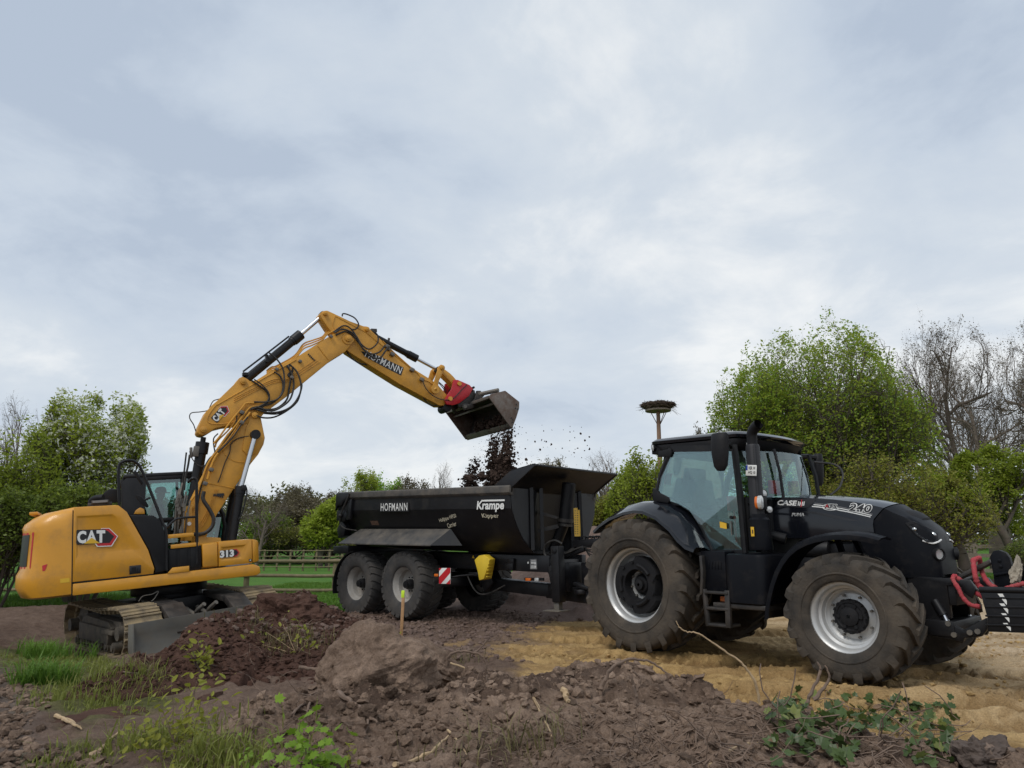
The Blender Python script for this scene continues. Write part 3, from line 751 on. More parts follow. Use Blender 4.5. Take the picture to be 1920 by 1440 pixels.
# ================================================================== tractor
T = Frame((2.6125, 11.1588, 0.0), -0.845466)
tractor = empty('tractor', (2.6125, 11.1588, 0.0), (0, 0, -0.845466))
tag(tractor, 'big black farm tractor with closed cab hitched to the tipping trailer', 'tractor')
RR, RF, WB = .925, .705, 2.884
wheel(tractor, (0, -.955, RR), RR, .64, .505, 20, .052, 'rear')
wheel(tractor, (0, .955, RR), RR, .64, .505, 20, .052, 'rear', True)
wheel(tractor, (WB, -.93, RF), RF, .56, .375, 18, .046, 'front')
wheel(tractor, (WB, .93, RF), RF, .56, .375, 18, .046, 'front', True)

# engine, gearbox, axles
m = MB()
m.box((1.45, 0, .92), (3.0, .62, .62)); m.box((.1, 0, .95), (1.1, .9, .8)); m.box((2.9, 0, 1.15), (1.3, .56, .75))
m.cyl((0, -.95, RR), (0, .95, RR), .17, n=20); m.cyl((0, -.55, RR), (0, -.25, RR), .25, n=20); m.cyl((0, .25, RR), (0, .55, RR), .25, n=20)
m.bar((WB, -.78, RF), (WB, .78, RF), .2, .22); m.cyl((WB, -.82, RF - .02), (WB, -.6, RF - .02), .20, n=18); m.cyl((WB, .6, RF - .02), (WB, .82, RF - .02), .20, n=18)
m.box((2.6, -.31, 1.35), (.9, .12, .3)); m.cyl((2.05, -.36, 1.42), (2.45, -.36, 1.42), .12, n=14); m.box((2.2, -.4, 1.15), (.5, .14, .35))
m.build('chassis', 'black', tractor, .012)

# bonnet: cross sections from the windscreen to the nose
def hood_ring(x, hw, zt, zb, hb, crown, n=9):
    top = [Vector((x + 0.0, hw * (1 - 2 * i / n), zt + crown * (1 - (1 - 2 * i / n) ** 2))) for i in range(n + 1)]
    r = [Vector((x, hb, zb)), Vector((x, hb + .012, zb + (zt - zb) * .45)), Vector((x, hw + .022, zt - .13)), Vector((x, hw + .016, zt - .045))] + top
    return r + [Vector((x, -hw - .016, zt - .045)), Vector((x, -hw - .022, zt - .13)), Vector((x, -hb - .012, zb + (zt - zb) * .45)), Vector((x, -hb, zb))]
hs = [(1.74, .42, 2.095, 1.56, .44, .050), (2.14, .42, 2.075, 1.56, .445, .055), (2.55, .415, 2.035, 1.56, .445, .062), (2.78, .41, 1.995, 1.56, .44, .064), (2.98, .40, 1.95, 1.56, .438, .064)]
def seam(p, x0): p.x = x0 + max(-.12, (p.z - 1.91) * .92); return p
rg = [hood_ring(*a) for a in hs]; rg.append([seam(p, 3.135) for p in hood_ring(3.13, .39, 1.912, 1.56, .432, .062)])
for p in rg[4]: p.x += (p.z - 1.91) * .55
for p in rg[3]: p.x += (p.z - 1.91) * .28
m = MB(); m.loft(rg, False, False)
hood = m.build('bonnet', 'paint', tractor, 0, 50)
ns = [(3.15, .385, 1.905, 1.14, .425, .060), (3.27, .368, 1.858, 1.13, .415, .060), (3.40, .345, 1.802, 1.12, .395, .056), (3.50, .322, 1.748, 1.12, .372, .052), (3.59, .296, 1.684, 1.12, .342, .046), (3.655, .268, 1.62, 1.12, .308, .04), (3.70, .24, 1.575, 1.12, .285, .034), (3.728, .21, 1.48, 1.13, .25, .02), (3.735, .19, 1.40, 1.16, .22, .01)]
ns = [(3.15 + (q[0] - 3.15) * .84, *q[1:]) for q in ns]
m = MB(); rg = [hood_ring(*a) for a in ns]
# the cowl's rear edge leans with the seam line
for p in rg[0]: p.x = 3.15 + max(-.42, (p.z - 1.91) * .92)
for p in rg[1]: p.x += max(-.34, (p.z - 1.90) * .72)
for p in rg[2]: p.x += max(-.24, (p.z - 1.86) * .42)
for p in rg[3]: p.x += max(-.12, (p.z - 1.82) * .2)
m.loft(rg, False, False); m.add(rg[-1], [tuple(range(len(rg[-1])))])
nose = m.build('nose_cowl', 'paintmat', tractor, 0, 50)
HB = bvh_of(hood, nose)
def on_hood(u, v, lift=.004):
    o, d = T.loc_ray(u, v); h = HB.ray_cast(o, d)
    if h[0] is None: return Vector(T.p3(u, v, -.44))
    n = h[1] if h[1].dot(d) < 0 else -h[1]
    return h[0] + n * lift
def cB(x, y): return (1420 + x / 5.053, 900 + y / 5.053)
def hood_poly(pts, mat, name, lift=.004, thick=0.0):
    ps = [on_hood(*cB(a, b), lift) for a, b in pts]
    me = bpy.data.meshes.new(name); me.from_pydata([tuple(p) for p in ps], [], [tuple(range(len(ps)))]); me.materials.append(MT[mat]); return link(name, me, tractor)
# air slot pressed into the side panel and the badge plate
hood_poly([(165, 168), (300, 172), (430, 178), (560, 185), (520, 225), (488, 262), (400, 262), (300, 255), (190, 250)], 'printblack', 'badge_plate', .005)
hood_poly([(420, 300), (520, 318), (640, 345), (760, 368), (880, 385), (950, 385), (880, 360), (760, 338), (640, 315), (530, 300)], 'printblack', 'air_slot', .004)
def stripe(y0, y1, x0, x1, s0, w, mat='white'):
    n = 10; up = []; lo = []
    for i in range(n + 1):
        t = i / n; x = x0 + (x1 - x0) * t; y = y0 + (y1 - y0) * t ** 1.35
        up.append((x, y)); lo.append((x - w * .3, y + w))
    ps = [on_hood(*cB(*p), .0045) for p in up + lo]
    me = bpy.data.meshes.new('stripe'); N = n + 1
    me.from_pydata([tuple(p) for p in ps], [], [(i, i + 1, N + i + 1, N + i) for i in range(n)]); me.materials.append(MT[mat]); link('stripe', me, tractor)
stripe(218, 322, 545, 1094, 0, 5, 'printgrey'); stripe(230, 332, 535, 1086, 0, 8); stripe(246, 346, 520, 1075, 0, 9)
def hood_text(txt, x0, x1, yc, hpx, mat, bold=0, shear=0, lift=.006, name='lettering', slope=0.0):
    a, b = on_hood(*cB(x0, yc - (x1 - x0) * slope / 2)), on_hood(*cB(x1, yc + (x1 - x0) * slope / 2)); c = (a + b) / 2
    t, bo = on_hood(*cB((x0 + x1) / 2, yc - hpx / 2)), on_hood(*cB((x0 + x1) / 2, yc + hpx / 2))
    ex = (b - a).normalized(); ey = (t - bo); ey = (ey - ex * ey.dot(ex)).normalized()
    return lettering(txt, c, ex, ey, (b - a).length, mat, tractor, (t - bo).length, bold, shear, 1.0, lift, name, HB)
hood_text('CASE', 192, 380, 217, 48, 'white', .035, .2, slope=.03)
hood_text('I', 384, 398, 222, 40, 'white', .05, .2); hood_text('I', 436, 452, 224, 40, 'white', .05, .2); hood_text('H', 398, 436, 226, 40, 'white', .04, .2)
hood_text('I', 412, 427, 222, 68, 'red', .05, .2, .009)
hood_text('AFS', 634, 762, 249, 44, 'white', .07, .2, .006); hood_text('AFS', 638, 758, 249, 38, 'printblack', .03, .2, .009)
hood_text('A', 640, 676, 247, 34, 'red', .0, .2, .011)
hood_text('240', 862, 1090, 264, 84, 'white', .075, .2, .007, slope=.09); hood_text('240', 868, 1084, 264, 72, 'printblack', .02, .2, .010, slope=.09)
hood_text('PUMA', 328, 446, 328, 30, 'white', .05, .15, .005); hood_text('PUMA', 331, 443, 328, 25, 'printgrey', .015, .15, .008)
ring = [(700 + 80 * math.cos(a), 258 + 30 * math.sin(a)) for a in np.linspace(.2, 2 * math.pi - .9, 24)]
m = MB(); m.tube([on_hood(*cB(*p), .006) for p in ring], .004, 4); m.build('badge_ring', 'white', tractor)
# head lamps
for s in (-1, 1):
    g = [on_hood(*cB(*p), .0) for p in ((1400, 405), (1480, 388), (1600, 438), (1702, 500), (1710, 560), (1700, 592), (1600, 582), (1500, 512))]
    g = [Vector((p.x, p.y * (1 if s < 0 else -1), p.z)) for p in g]
    c = sum(g, Vector()) / len(g); nn = (g[1] - g[0]).cross(g[3] - g[1]).normalized()
    if nn.y * s < 0: nn = -nn
    H_ = empty('headlight', (0, 0, 0), (0, 0, 0), tractor)
    f = MB(); rings = [[p + nn * .004 for p in g], [p + nn * .022 for p in g], [c + (p - c) * .84 + nn * .022 for p in g], [c + (p - c) * .80 - nn * .01 for p in g]]
    f.loft(rings, True, False); f.build('bezel', 'blackmat', H_)
    f = MB(); f.add([c + (p - c) * .82 + nn * .012 for p in g], [tuple(range(len(g)))]); f.build('lens', 'lampglass', H_)
    f = MB(); f.add([c + (p - c) * .82 + nn * .0035 for p in g], [tuple(range(len(g)))]); f.build('housing', 'printgrey', H_)
    for k, q in enumerate(((.28, -.12), (-.42, .28))):
        cc = c + (g[3] - g[0]) * q[0] * .8 + nn * .008
        f = MB(); f.ball(cc, .045 if k == 0 else .028, 12, 0, (1, .5, .8)); f.build('reflector', 'lampin', H_)
    st_ = [on_hood(*cB(*p), .008) for p in ((1565, 575), (1650, 600), (1700, 590), (1735, 568))]
    f = MB(); f.tube(smooth_path([(p.x, p.y * (1 if s < 0 else -1), p.z) for p in st_], 4), .010, 6); f.build('chrome_trim', 'white', H_)
    f = MB(); pc = Vector((3.605, s * .255, 1.385)); f.lathe([(.068, 0), (.072, .05), (.060, .055), (.054, .02)], pc, (.85, s * .5, -.05), 20); fo = f.build('fog_lamp', 'blackmat', tractor)
    f = MB(); f.lathe([(.001, .03), (.055, .03)], pc, (.85, s * .5, -.05), 16); f.build('lamp_lens', 'lens', fo)
# grille lip over the nose
gl_ = [on_hood(1724 - k * 0, 957, .0) for k in (0,)]
m = MB(); rg = []
for x0, z0, hw in ((3.33, 1.893, .30), (3.41, 1.855, .27), (3.475, 1.80, .24)): rg.append([Vector((x0 - .06 * (y / hw) ** 2, y, z0 - .055 * (y / hw) ** 2)) for y in np.linspace(-hw, hw, 9)])
m.loft(rg + [[p - Vector((0, 0, .05)) for p in r_] for r_ in rg[::-1]], False, False); m.build('grille_lip', 'blackmat', tractor)
m = MB(); m.slab([(1.50, 1.0), (1.76, 1.0), (1.76, 2.06), (1.50, 2.06)], -.50, .50)
m.slab([(1.50, 1.40), (1.60, 1.40), (1.62, 2.09), (1.50, 2.09)], -.82, .82); m.tube([(1.66, -.62, 1.5), (1.72, -.60, 1.62), (1.95, -.52, 1.55)], .07, 8); m.build('cowl_panel', 'blackmat', tractor, .012)

# ---- cab
YC = .86
m = MB()
for s in (-1, 1):
    m.tube([(1.50, s * YC, 2.78), (1.555, s * (YC + .02), 2.1), (1.565, s * (YC + .01), 1.38)], .045, 8)
    m.tube([(.50, s * YC, 2.82), (.30, s * YC, 2.45), (.20, s * (YC + .005), 2.08)], .05, 8)
    m.bar((.2, s * YC, 2.10), (.62, s * (YC - .02), 2.04), .05, .07); m.bar((.5, s * YC, 2.82), (1.5, s * YC, 2.74), .05, .09)
    m.bar((1.03, s * (YC + .005), 1.385), (1.57, s * YC, 1.385), .06, .06)
    m.tube([(.42, s * .82, 2.12), (.62, s * (YC + .012), 2.03), (.80, s * (YC + .014), 1.92), (.95, s * (YC + .014), 1.70), (1.05, s * (YC + .014), 1.47), (1.08, s * (YC + .014), 1.38)], .028, 6)
m.bar((.22, -.8, 2.1), (.22, .8, 2.1), .06, .08); m.bar((.30, -.8, 2.78), (.30, .8, 2.78), .06, .08)
m.tube([(1.86, -.48, 2.72), (1.93, -.5, 2.4), (1.95, -.5, 2.08)], .022, 6); m.tube([(1.86, .48, 2.72), (1.93, .5, 2.4), (1.95, .5, 2.08)], .03, 6)
m.build('cab_frame', 'black', tractor)
m = MB(); m.box((.85, 0, 1.36), (1.45, 1.66, .05)); m.box((.28, 0, 1.7), (.12, 1.5, .75)); m.box((1.62, 0, 1.75), (.10, 1.0, .75))
m.build('cab_floor', 'interior', tractor)
# windows
dg_ = [(.55, 2.79), (1.10, 2.775), (1.47, 2.715), (1.525, 2.1), (1.53, 1.41), (1.09, 1.41), (1.05, 1.49), (.932, 1.727), (.78, 1.935), (.60, 2.035), (.36, 2.11), (.27, 2.25), (.34, 2.5), (.43, 2.69)]
for s in (-1, 1):
    def gl3(a, b, k, s=s):
        bow = .03 * math.sin(max(0, min(1, (b - 1.4) / 1.4)) * math.pi)
        return (a, s * (YC + .012 + bow + (.006 if k else 0)), b)
    g = MB(); g.prism(dg_, gl3); door = g.build('door_window', 'glass', tractor, 0, 0)
    g = MB(); g.cyl((1.42, s * (YC + .03), 1.83), (1.42, s * (YC + .06), 1.83), .022, n=12); g.build('door_knob', 'blackmat', door)
    g = MB(); g.bar((1.40, s * (YC + .03), 1.60), (1.40, s * (YC + .03), 1.78), .012, .012); g.build('door_bar', 'steel', door)
    q = MB(); q.slab([(.17, 2.28), (.16, 2.10), (.42, 2.05), (.46, 2.08), (.45, 2.13), (.30, 2.20)], s * (YC + .02), s * (YC + .055)); q.build('door_hinge', 'blackmat', tractor, .006); q = MB(); q.slab([(.28, 2.72), (.50, 2.70), (.53, 2.76), (.52, 2.82), (.30, 2.80)], s * (YC + .02), s * (YC + .055)); q.build('door_hinge', 'blackmat', tractor, .006)
g = MB(); rings = []
for z, dx in ((2.085, .035), (2.25, .03), (2.4, .01), (2.7, -.06)):
    rings.append([Vector((1.56 + dx + .37 * (1 - (abs(y) / .83) ** 2.4), y, z)) for y in np.linspace(-.83, .83, 15)])
g.loft(rings, False, False); g.build('windscreen', 'glass', tractor, 0, 60)
g = MB(); g.add([(.23, -.8, 2.13), (.23, .8, 2.13), (.31, .8, 2.75), (.31, -.8, 2.75)], [(0, 1, 2, 3)]); g.build('rear_window', 'glass2', tractor)
# roof
def roof_ring(z, x0, x1, hw, bulge, n=8):
    pts = []
    def corner(cx, cy, r, a0):
        for k in range(5): a = a0 + k * math.pi / 8; pts.append(Vector((cx + r * math.cos(a), cy + r * math.sin(a), z)))
    r = .12
    corner(x1 - r, hw - r, r, 0); corner(x0 + r, hw - r, r, math.pi / 2); corner(x0 + r, -hw + r, r, math.pi); corner(x1 - r, -hw + r, r, 1.5 * math.pi)
    for i in range(1, 6):
        t = i / 6; pts.append(Vector((x1, (-hw + r) + 2 * (hw - r) * t, z)))
    for p in pts:
        if p.x > x1 - r - .01: p.x += bulge * (1 - (p.y / hw) ** 2)
        p.z -= .055 * max(0, (p.x - 1.0)) ** 1.5 * 1.4
    return pts
m = MB(); m.loft([roof_ring(2.895, .14, 1.60, .80, .16), roof_ring(2.915, .10, 1.64, .875, .17), roof_ring(2.955, .10, 1.66, .88, .18), roof_ring(2.99, .14, 1.62, .84, .17), roof_ring(3.02, .30, 1.45, .66, .15), roof_ring(3.03, .55, 1.2, .4, .1)], True, True)
m.build('roof', 'paint', tractor, 0, 40)
m = MB(); m.loft([roof_ring(2.74, .32, 1.50, .80, .14), roof_ring(2.80, .26, 1.55, .86, .15), roof_ring(2.90, .16, 1.62, .865, .16)], True, True)
m.box((.21, -.74, 2.85), (.17, .2, .15)); m.box((.21, .74, 2.85), (.17, .2, .15))
m.build('roof_fascia', 'blackmat', tractor, .01, 40)
def worklamp(c, d, r=.055, par=None, nm='work_lamp'):
    f = MB(); c = Vector(c); d = Vector(d).normalized(); f.lathe([(.01, -.05), (r * .8, -.045), (r, 0), (r, .02), (r * .9, .022)], c, d, 18); o = f.build(nm, 'blackmat', par or tractor)
    f = MB(); f.lathe([(.001, .024), (r * .5, .023), (r * .9, .018)], c, d, 18); f.build('lamp_lens', 'lens', o); return o
for s in (-1, 1):
    worklamp((.17, s * .845, 2.872), (-.5, s * .9, -.1), .052); worklamp((1.37, s * .885, 2.845), (.25, s * 1, -.05), .055); worklamp((1.62, s * .70, 2.80), (.9, s * .5, -.1), .05)
# seat, steering, console seen through the glass
m = MB(); m.box((.62, 0, 1.78), (.5, .52, .14)); m.box((.40, 0, 2.12), (.13, .5, .62), Matrix.Rotation(-.12, 3, 'Y')); m.box((.34, 0, 2.5), (.10, .3, .2)); m.box((.62, 0, 1.54), (.35, .35, .35)); m.box((.72, -.34, 1.98), (.4, .1, .07)); m.box((.78, .36, 2.0), (.5, .14, .1)); m.build('driver_seat', 'seat', tractor, .03)
m = MB(); m.tube([(1.55, 0, 1.6), (1.30, 0, 2.0)], .05, 8); x_, y_, z_ = frame_from((-.5, 0, .8)); m.tube([Vector((1.28, 0, 2.03)) + (x_ * math.cos(a) + y_ * math.sin(a)) * .2 for a in np.linspace(0, 2 * math.pi, 24)], .016, 6); m.build('steering_wheel', 'blackmat', tractor)
m = MB(); m.box((1.28, -.62, 2.02), (.05, .22, .2)); m.box((1.24, .6, 2.3), (.05, .26, .2)); m.tube([(1.3, -.62, 1.5), (1.29, -.62, 1.95)], .015, 6); m.build('monitor', 'coupler', tractor, .01)
m = MB(); m.box((.95, -.7, 1.52), (.5, .16, .26)); m.build('side_console', 'interior', tractor, .02)
# mudguards
fo = [(-.72, 1.68), (-.60, 1.765), (-.40, 1.862), (-.138, 1.936), (.06, 1.958), (.22, 1.945), (.449, 1.857), (.666, 1.699), (.792, 1.56), (.918, 1.465), (1.045, 1.425)]
fi = [(-.66, 1.745), (-.55, 1.86), (-.40, 1.98), (-.22, 2.06), (-.02, 2.095), (.22, 2.09), (.45, 2.05), (.665, 1.935), (.84, 1.77), (.98, 1.56), (1.085, 1.39)]
for s in (-1, 1):
    rings = []
    for (a, b), (c, d) in zip(fo, fi):
        rings.append([Vector((c, s * .62, d)), Vector((c, s * .88, d)), Vector(((a + c) / 2 + .02, s * 1.06, (b + d) / 2 + .035)), Vector((a + .0, s * 1.19, b + .018)), Vector((a, s * 1.235, b - .006)), Vector((a * .985, s * 1.24, b - .045)), Vector((a * .97, s * 1.20, b - .05)), Vector((a * .96, s * 1.0, b - .02)), Vector((c * .96, s * .62, d - .06))])
    m = MB(); m.loft(rings, True, True); m.build('rear_fender', 'paint', tractor, 0, 45)
    ff = [(1.965, .62), (1.985, .75), (2.022, .885), (2.07, 1.02), (2.138, 1.165), (2.22, 1.29), (2.315, 1.395), (2.42, 1.472), (2.544, 1.53), (2.66, 1.565), (2.79, 1.588), (2.92, 1.598), (3.04, 1.594), (3.175, 1.574), (3.295, 1.536)]
    rings = []
    for i, (a, b) in enumerate(ff):
        c = Vector((a - WB, 0, b - RF)).normalized()
        wv = 1 - .5 * max(0, (i - 11) / 4)
        ring_ = []
        for yy, k in ((-.70, .02), (-.95, .045), (-1.15, .03), (-1.215, 0), (-1.222, -.03)):
            yq = -.70 + (yy + .70) * (wv if i > 11 else 1)
            ring_.append(Vector((a, -yq * s, b)) + c * k)
        rings.append(ring_ + [p - c * .025 for p in ring_[::-1]])
    m = MB(); m.loft(rings, True, True); m.bar((2.75, s * .62, 1.2), (2.78, s * .9, 1.57), .06, .05); m.bar((3.0, s * .62, 1.2), (2.98, s * .9, 1.57), .06, .05)
    m.build('front_fender', 'paintmat', tractor, 0, 45)
# exhaust on the right-hand side
yE = -.95
m = MB(); m.lathe([(.14, 1.42), (.145, 1.46), (.135, 1.62), (.13, 1.79), (.105, 1.815), (.10, 1.86)], (1.84, yE, 0), (0, 0, 1), 24); m.build('exhaust_base', 'paintmat', tractor)
def perforated():
    m = M('perforated_guard', (.018, .018, .020), .55, .3, .1, 4)
    nt = m.node_tree; L = nt.links; bs = nt.nodes['Principled BSDF']; tc = _n(nt, 'ShaderNodeTexCoord')
    vo = _n(nt, 'ShaderNodeTexVoronoi'); vo.inputs['Scale'].default_value = 46; vo.inputs['Randomness'].default_value = 0
    L.new(tc.outputs['Object'], vo.inputs['Vector']); r = _n(nt, 'ShaderNodeValToRGB'); L.new(vo.outputs['Distance'], r.inputs[0])
    r.color_ramp.elements[0].position = .28; r.color_ramp.elements[0].color = (.002, .002, .002, 1); r.color_ramp.elements[1].position = .36; r.color_ramp.elements[1].color = (.026, .026, .029, 1)
    L.new(r.outputs[0], bs.inputs['Base Color']); MT['perforated'] = m
perforated()
m = MB(); m.lathe([(.088, 1.84), (.088, 2.72), (.078, 2.745), (.05, 2.75)], (1.82, yE, 0), (0, 0, 1), 28); m.build('exhaust_guard', 'perforated', tractor)
m = MB(); pth = smooth_path([(1.82, yE, 2.70), (1.82, yE, 2.82), (1.835, yE - .01, 2.90), (1.90, yE - .03, 2.965), (1.955, yE - .05, 2.99)], 6)
m.tube(pth, [.066] * (len(pth) - 1) + [.066], 18, 0, False); m.tube(pth[len(pth) // 2:], .058, 18, 0, False); m.build('exhaust_pipe', 'blackmat', tractor)
PL = T
pl = empty('licence_plate', (0, 0, 0), (0, 0, 0), tractor)
pc, pex = Vector((1.84, yE - .105, 2.405)), Vector((1, 0, -.10)).normalized(); pey = Vector((.10, 0, 1)).normalized(); pn = pex.cross(pey)
m = MB(); m.prism([(-.075, -.068), (.075, -.068), (.075, .068), (-.075, .068)], lambda a, b, k: pc + pex * a + pey * b + pn * (.006 * k)); m.build('plate', 'white', pl, .004)
m = MB(); m.add([pc + pex * a + pey * b + pn * .008 for a, b in ((-.073, .0), (-.048, .0), (-.048, .064), (-.073, .064))], [(0, 1, 2, 3)]); m.build('euro_band', M('plate_blue', (.02, .05, .35), .4), pl)
lettering('VER W', pc + pey * .03 + pex * .012 + pn * .006, pex, pey, .10, 'printblack', pl, .042, .01, 0); lettering('HQ 10', pc - pey * .028 + pex * .012 + pn * .006, pex, pey, .095, 'printblack', pl, .042, .01, 0)
# front right lamp cluster beside the stack
worklamp((1.86, -.86, 2.115), (.9, -.35, -.05), .062); worklamp((1.90, -.80, 1.92), (.8, -.6, 0), .045)
m = MB(); m.tube([(1.62, -.8, 2.0), (1.80, -.83, 2.07)], .022, 6); m.tube([(1.7, -.6, 1.9), (1.88, -.78, 1.9)], .018, 6); m.box((1.93, -.98, 2.0), (.05, .10, .17)); m.build('lamp_bracket', 'blackmat', tractor, .008)
ind = MB(); ind.loft([[Vector((1.90 + dx, -1.045 + .035 * math.cos(a), 2.0 + .075 * math.sin(a))) for a in np.linspace(0, 2 * math.pi, 16, endpoint=False)] for dx in (-.035, 0)], True, True); ind.build('indicator', 'orange', tractor)
ind = MB(); ind.loft([[Vector((1.90 + dx, -1.045 + .045 * k * math.cos(a), 2.0 + .085 * k * math.sin(a))) for a in np.linspace(0, 2 * math.pi, 16, endpoint=False)] for dx, k in ((.005, 1), (.045, 1), (.055, .8))], True, True); ind.build('position_lamp', 'lens', tractor)
st = T.p3(1413, 1004, -1.10); decal([(1.80, -1.10, 1.585), (1.845, -1.10, 1.585), (1.845, -1.10, 1.70), (1.80, -1.10, 1.70)], 'printyellow', tractor, 'warning_sticker', .0, Vector((0, -1, 0)))
decal([(1.818, -1.102, 1.62), (1.832, -1.102, 1.62), (1.832, -1.102, 1.665), (1.818, -1.102, 1.665)], 'printblack', tractor, 'warning_mark', .002, Vector((0, -1, 0)))
decal([(1.24, -.905, 1.70), (1.34, -.905, 1.68), (1.34, -.905, 1.755), (1.24, -.905, 1.78)], 'printyellow', tractor, 'window_sticker', .0, Vector((0, -1, 0)))
# tanks and steps
def rtank(x0, x1, y0, y1, z0, z1, r, name, mat):
    m = MB(); pts = []
    for (cx, cy, a0) in ((x1 - r, y1 - r, 0), (x0 + r, y1 - r, 90), (x0 + r, y0 + r, 180), (x1 - r, y0 + r, 270)):
        for k in range(6): a = R(a0 + k * 18); pts.append((cx + r * math.cos(a), cy + r * math.sin(a)))
    cx, cy = (x0 + x1) / 2, (y0 + y1) / 2
    m.loft([[Vector((cx + (a - cx) * f, cy + (b - cy) * f, z)) for a, b in pts] for z, f in ((z0, .94), (z0 + .02, 1), (z1 - .05, .99), (z1 - .012, .96), (z1, .88))], True, True)
    return m.build(name, mat, tractor, 0, 40)
rtank(1.40, 2.0, -1.18, -.40, .76, 1.37, .14, 'fuel_tank', 'paintmat'); rtank(1.0, 2.0, .40, 1.15, .76, 1.35, .14, 'fuel_tank', 'paintmat')
m = MB(); m.box((1.6, -.8, .735), (.75, .7, .06)); m.box((1.6, .8, .735), (.9, .66, .06)); m.build('tank_tray', 'steeldark', tractor, .01)
m = MB(); m.slab([(1.06, 1.40), (1.42, 1.40), (1.42, .90), (1.10, .90), (1.08, 1.1)], -1.12, -.7)
for k in range(5): m.box((1.18 + k * .045, -1.123, 1.22), (.016, .012, .10))
m.build('step_housing', 'paintmat', tractor, .015)
m = MB()
for z in (.49, .69, .885): m.box((1.30, -1.06, z), (.34, .26, .035))
m.bar((1.15, -1.17, .47), (1.11, -1.15, .92), .05, .05); m.bar((1.45, -1.17, .47), (1.45, -1.15, .92), .07, .05); m.slab([(1.06, .86), (1.10, .86), (1.13, 1.15), (1.12, 1.34), (1.08, 1.34), (1.09, 1.12)], -1.19, -1.10)
m.build('steps', 'steeldark', tractor, .006)
m = MB(); m.box((1.30, -.99, .80), (.12, .02, .06)); m.build('reflector', 'orange', tractor)
# mirrors and aerial
for s in (-1, 1):
    mp = MB(); x0 = 1.50
    rings = []
    for z, w_, t_ in ((2.40, .05, .04), (2.46, .09, .07), (2.62, .115, .085), (2.78, .12, .085), (2.86, .12, .06), (2.885, .10, .04)):
        cx = 1.585 + (2.6 - z) * -.02
        rings.append([Vector((cx + (w_ if s < 0 else w_ * .55) * math.cos(a), s * 1.34 + (t_ if s < 0 else t_ * 1.1) * math.sin(a), z + (0 if s < 0 else -.06))) for a in np.linspace(0, 2 * math.pi, 14, endpoint=False)])
    mp.loft(rings, True, True); mp.tube([(1.45, s * .86, 2.76), (1.55, s * 1.1, 2.775), (1.585, s * 1.3, 2.76)], .034, 6); mo = mp.build('wing_mirror', 'blackmat', tractor)
m = MB(); m.tube([(.26, .86, 2.72), (.10, 1.02, 2.73)], .014, 5); m.cyl((.10, 1.02, 2.72), (.10, 1.02, 2.82), .016, n=8); m.tube([(.10, 1.02, 2.8), (-.10, 1.06, 3.25)], .005, 4); m.build('aerial', 'blackmat', tractor)
m = MB(); m.tube([(.24, .86, 2.25), (.06, .96, 2.27)], .015, 5); m.build('lamp_arm', 'blackmat', tractor); worklamp((.02, .98, 2.33), (-.9, -.3, 0), .065)
m = MB(); m.tube(smooth_path([(1.9, .55, 2.62), (2.1, .75, 2.58), (2.22, .7, 2.45), (2.25, .5, 2.25), (2.2, .3, 2.13)], 5), .014, 6); m.build('cable', 'hose', tractor)
# front linkage
def cF(x, y): return (1720 + x / 4.8, 960 + y / 4.8)
arm = [(105, 1105), (420, 1165), (430, 1130), (580, 1120), (600, 1100), (640, 1050), (630, 950), (420, 1060), (300, 1000), (190, 1010)]
for s in (-1, 1):
    q = [T.xz(*cF(*p), -.40) for p in arm]
    m = MB(); m.slab(q, s * .40 - .035, s * .40 + .035); lo = m.build('lower_link', 'black', tractor, .008)
    for px_ in ((280, 1005), (332, 1105), (545, 1075), (475, 1085)):
        a, b = T.xz(*cF(*px_), -.44); m = MB(); m.cyl((a, s * .44 - .02, b), (a, s * .44 + .03, b), .028, n=10); m.build('link_pin', 'steel', lo)
    a, b = T.xz(*cF(150, 800), -.36); c, d = T.xz(*cF(240, 930), -.36); e_, f_ = T.xz(*cF(270, 985), -.36)
    m = MB(); m.cyl((a, s * .33, b), (c, s * .36, d), .052, n=14); rm = m.build('lift_ram', 'black', tractor); m = MB(); m.cyl((c, s * .36, d), (e_, s * .37, f_), .028, n=12); m.build('piston_rod', 'chrome', rm)
m = MB(); m.box((3.52, 0, .98), (.5, .66, .28)); m.slab([(3.3, 1.14), (3.92, 1.12), (3.98, 1.02), (3.93, .92), (3.86, .98), (3.84, 1.04), (3.7, 1.05), (3.7, .70), (3.3, .6)], -.36, -.28); m.slab([(3.3, 1.14), (3.92, 1.12), (3.98, 1.02), (3.93, .92), (3.86, .98), (3.84, 1.04), (3.7, 1.05), (3.7, .70), (3.3, .6)], .28, .36); m.cyl((3.9, -.34, 1.0), (3.9, .34, 1.0), .03, n=10); m.box((3.6, 0, .6), (.3, .9, .16))
m.build('linkage_frame', 'black', tractor, .012)
# rear drawbar hitch
m = MB(); m.box((-.65, 0, .55), (.7, .35, .12)); m.box((-.55, 0, .85), (.35, .6, .5)); m.bar((-.5, -.4, .6), (-1.1, -.42, .75), .05, .1); m.bar((-.5, .4, .6), (-1.1, .42, .75), .05, .1); m.cyl((-.95, 0, .48), (-.95, 0, .66), .05, n=12); m.build('rear_hitch', 'black', tractor, .012)

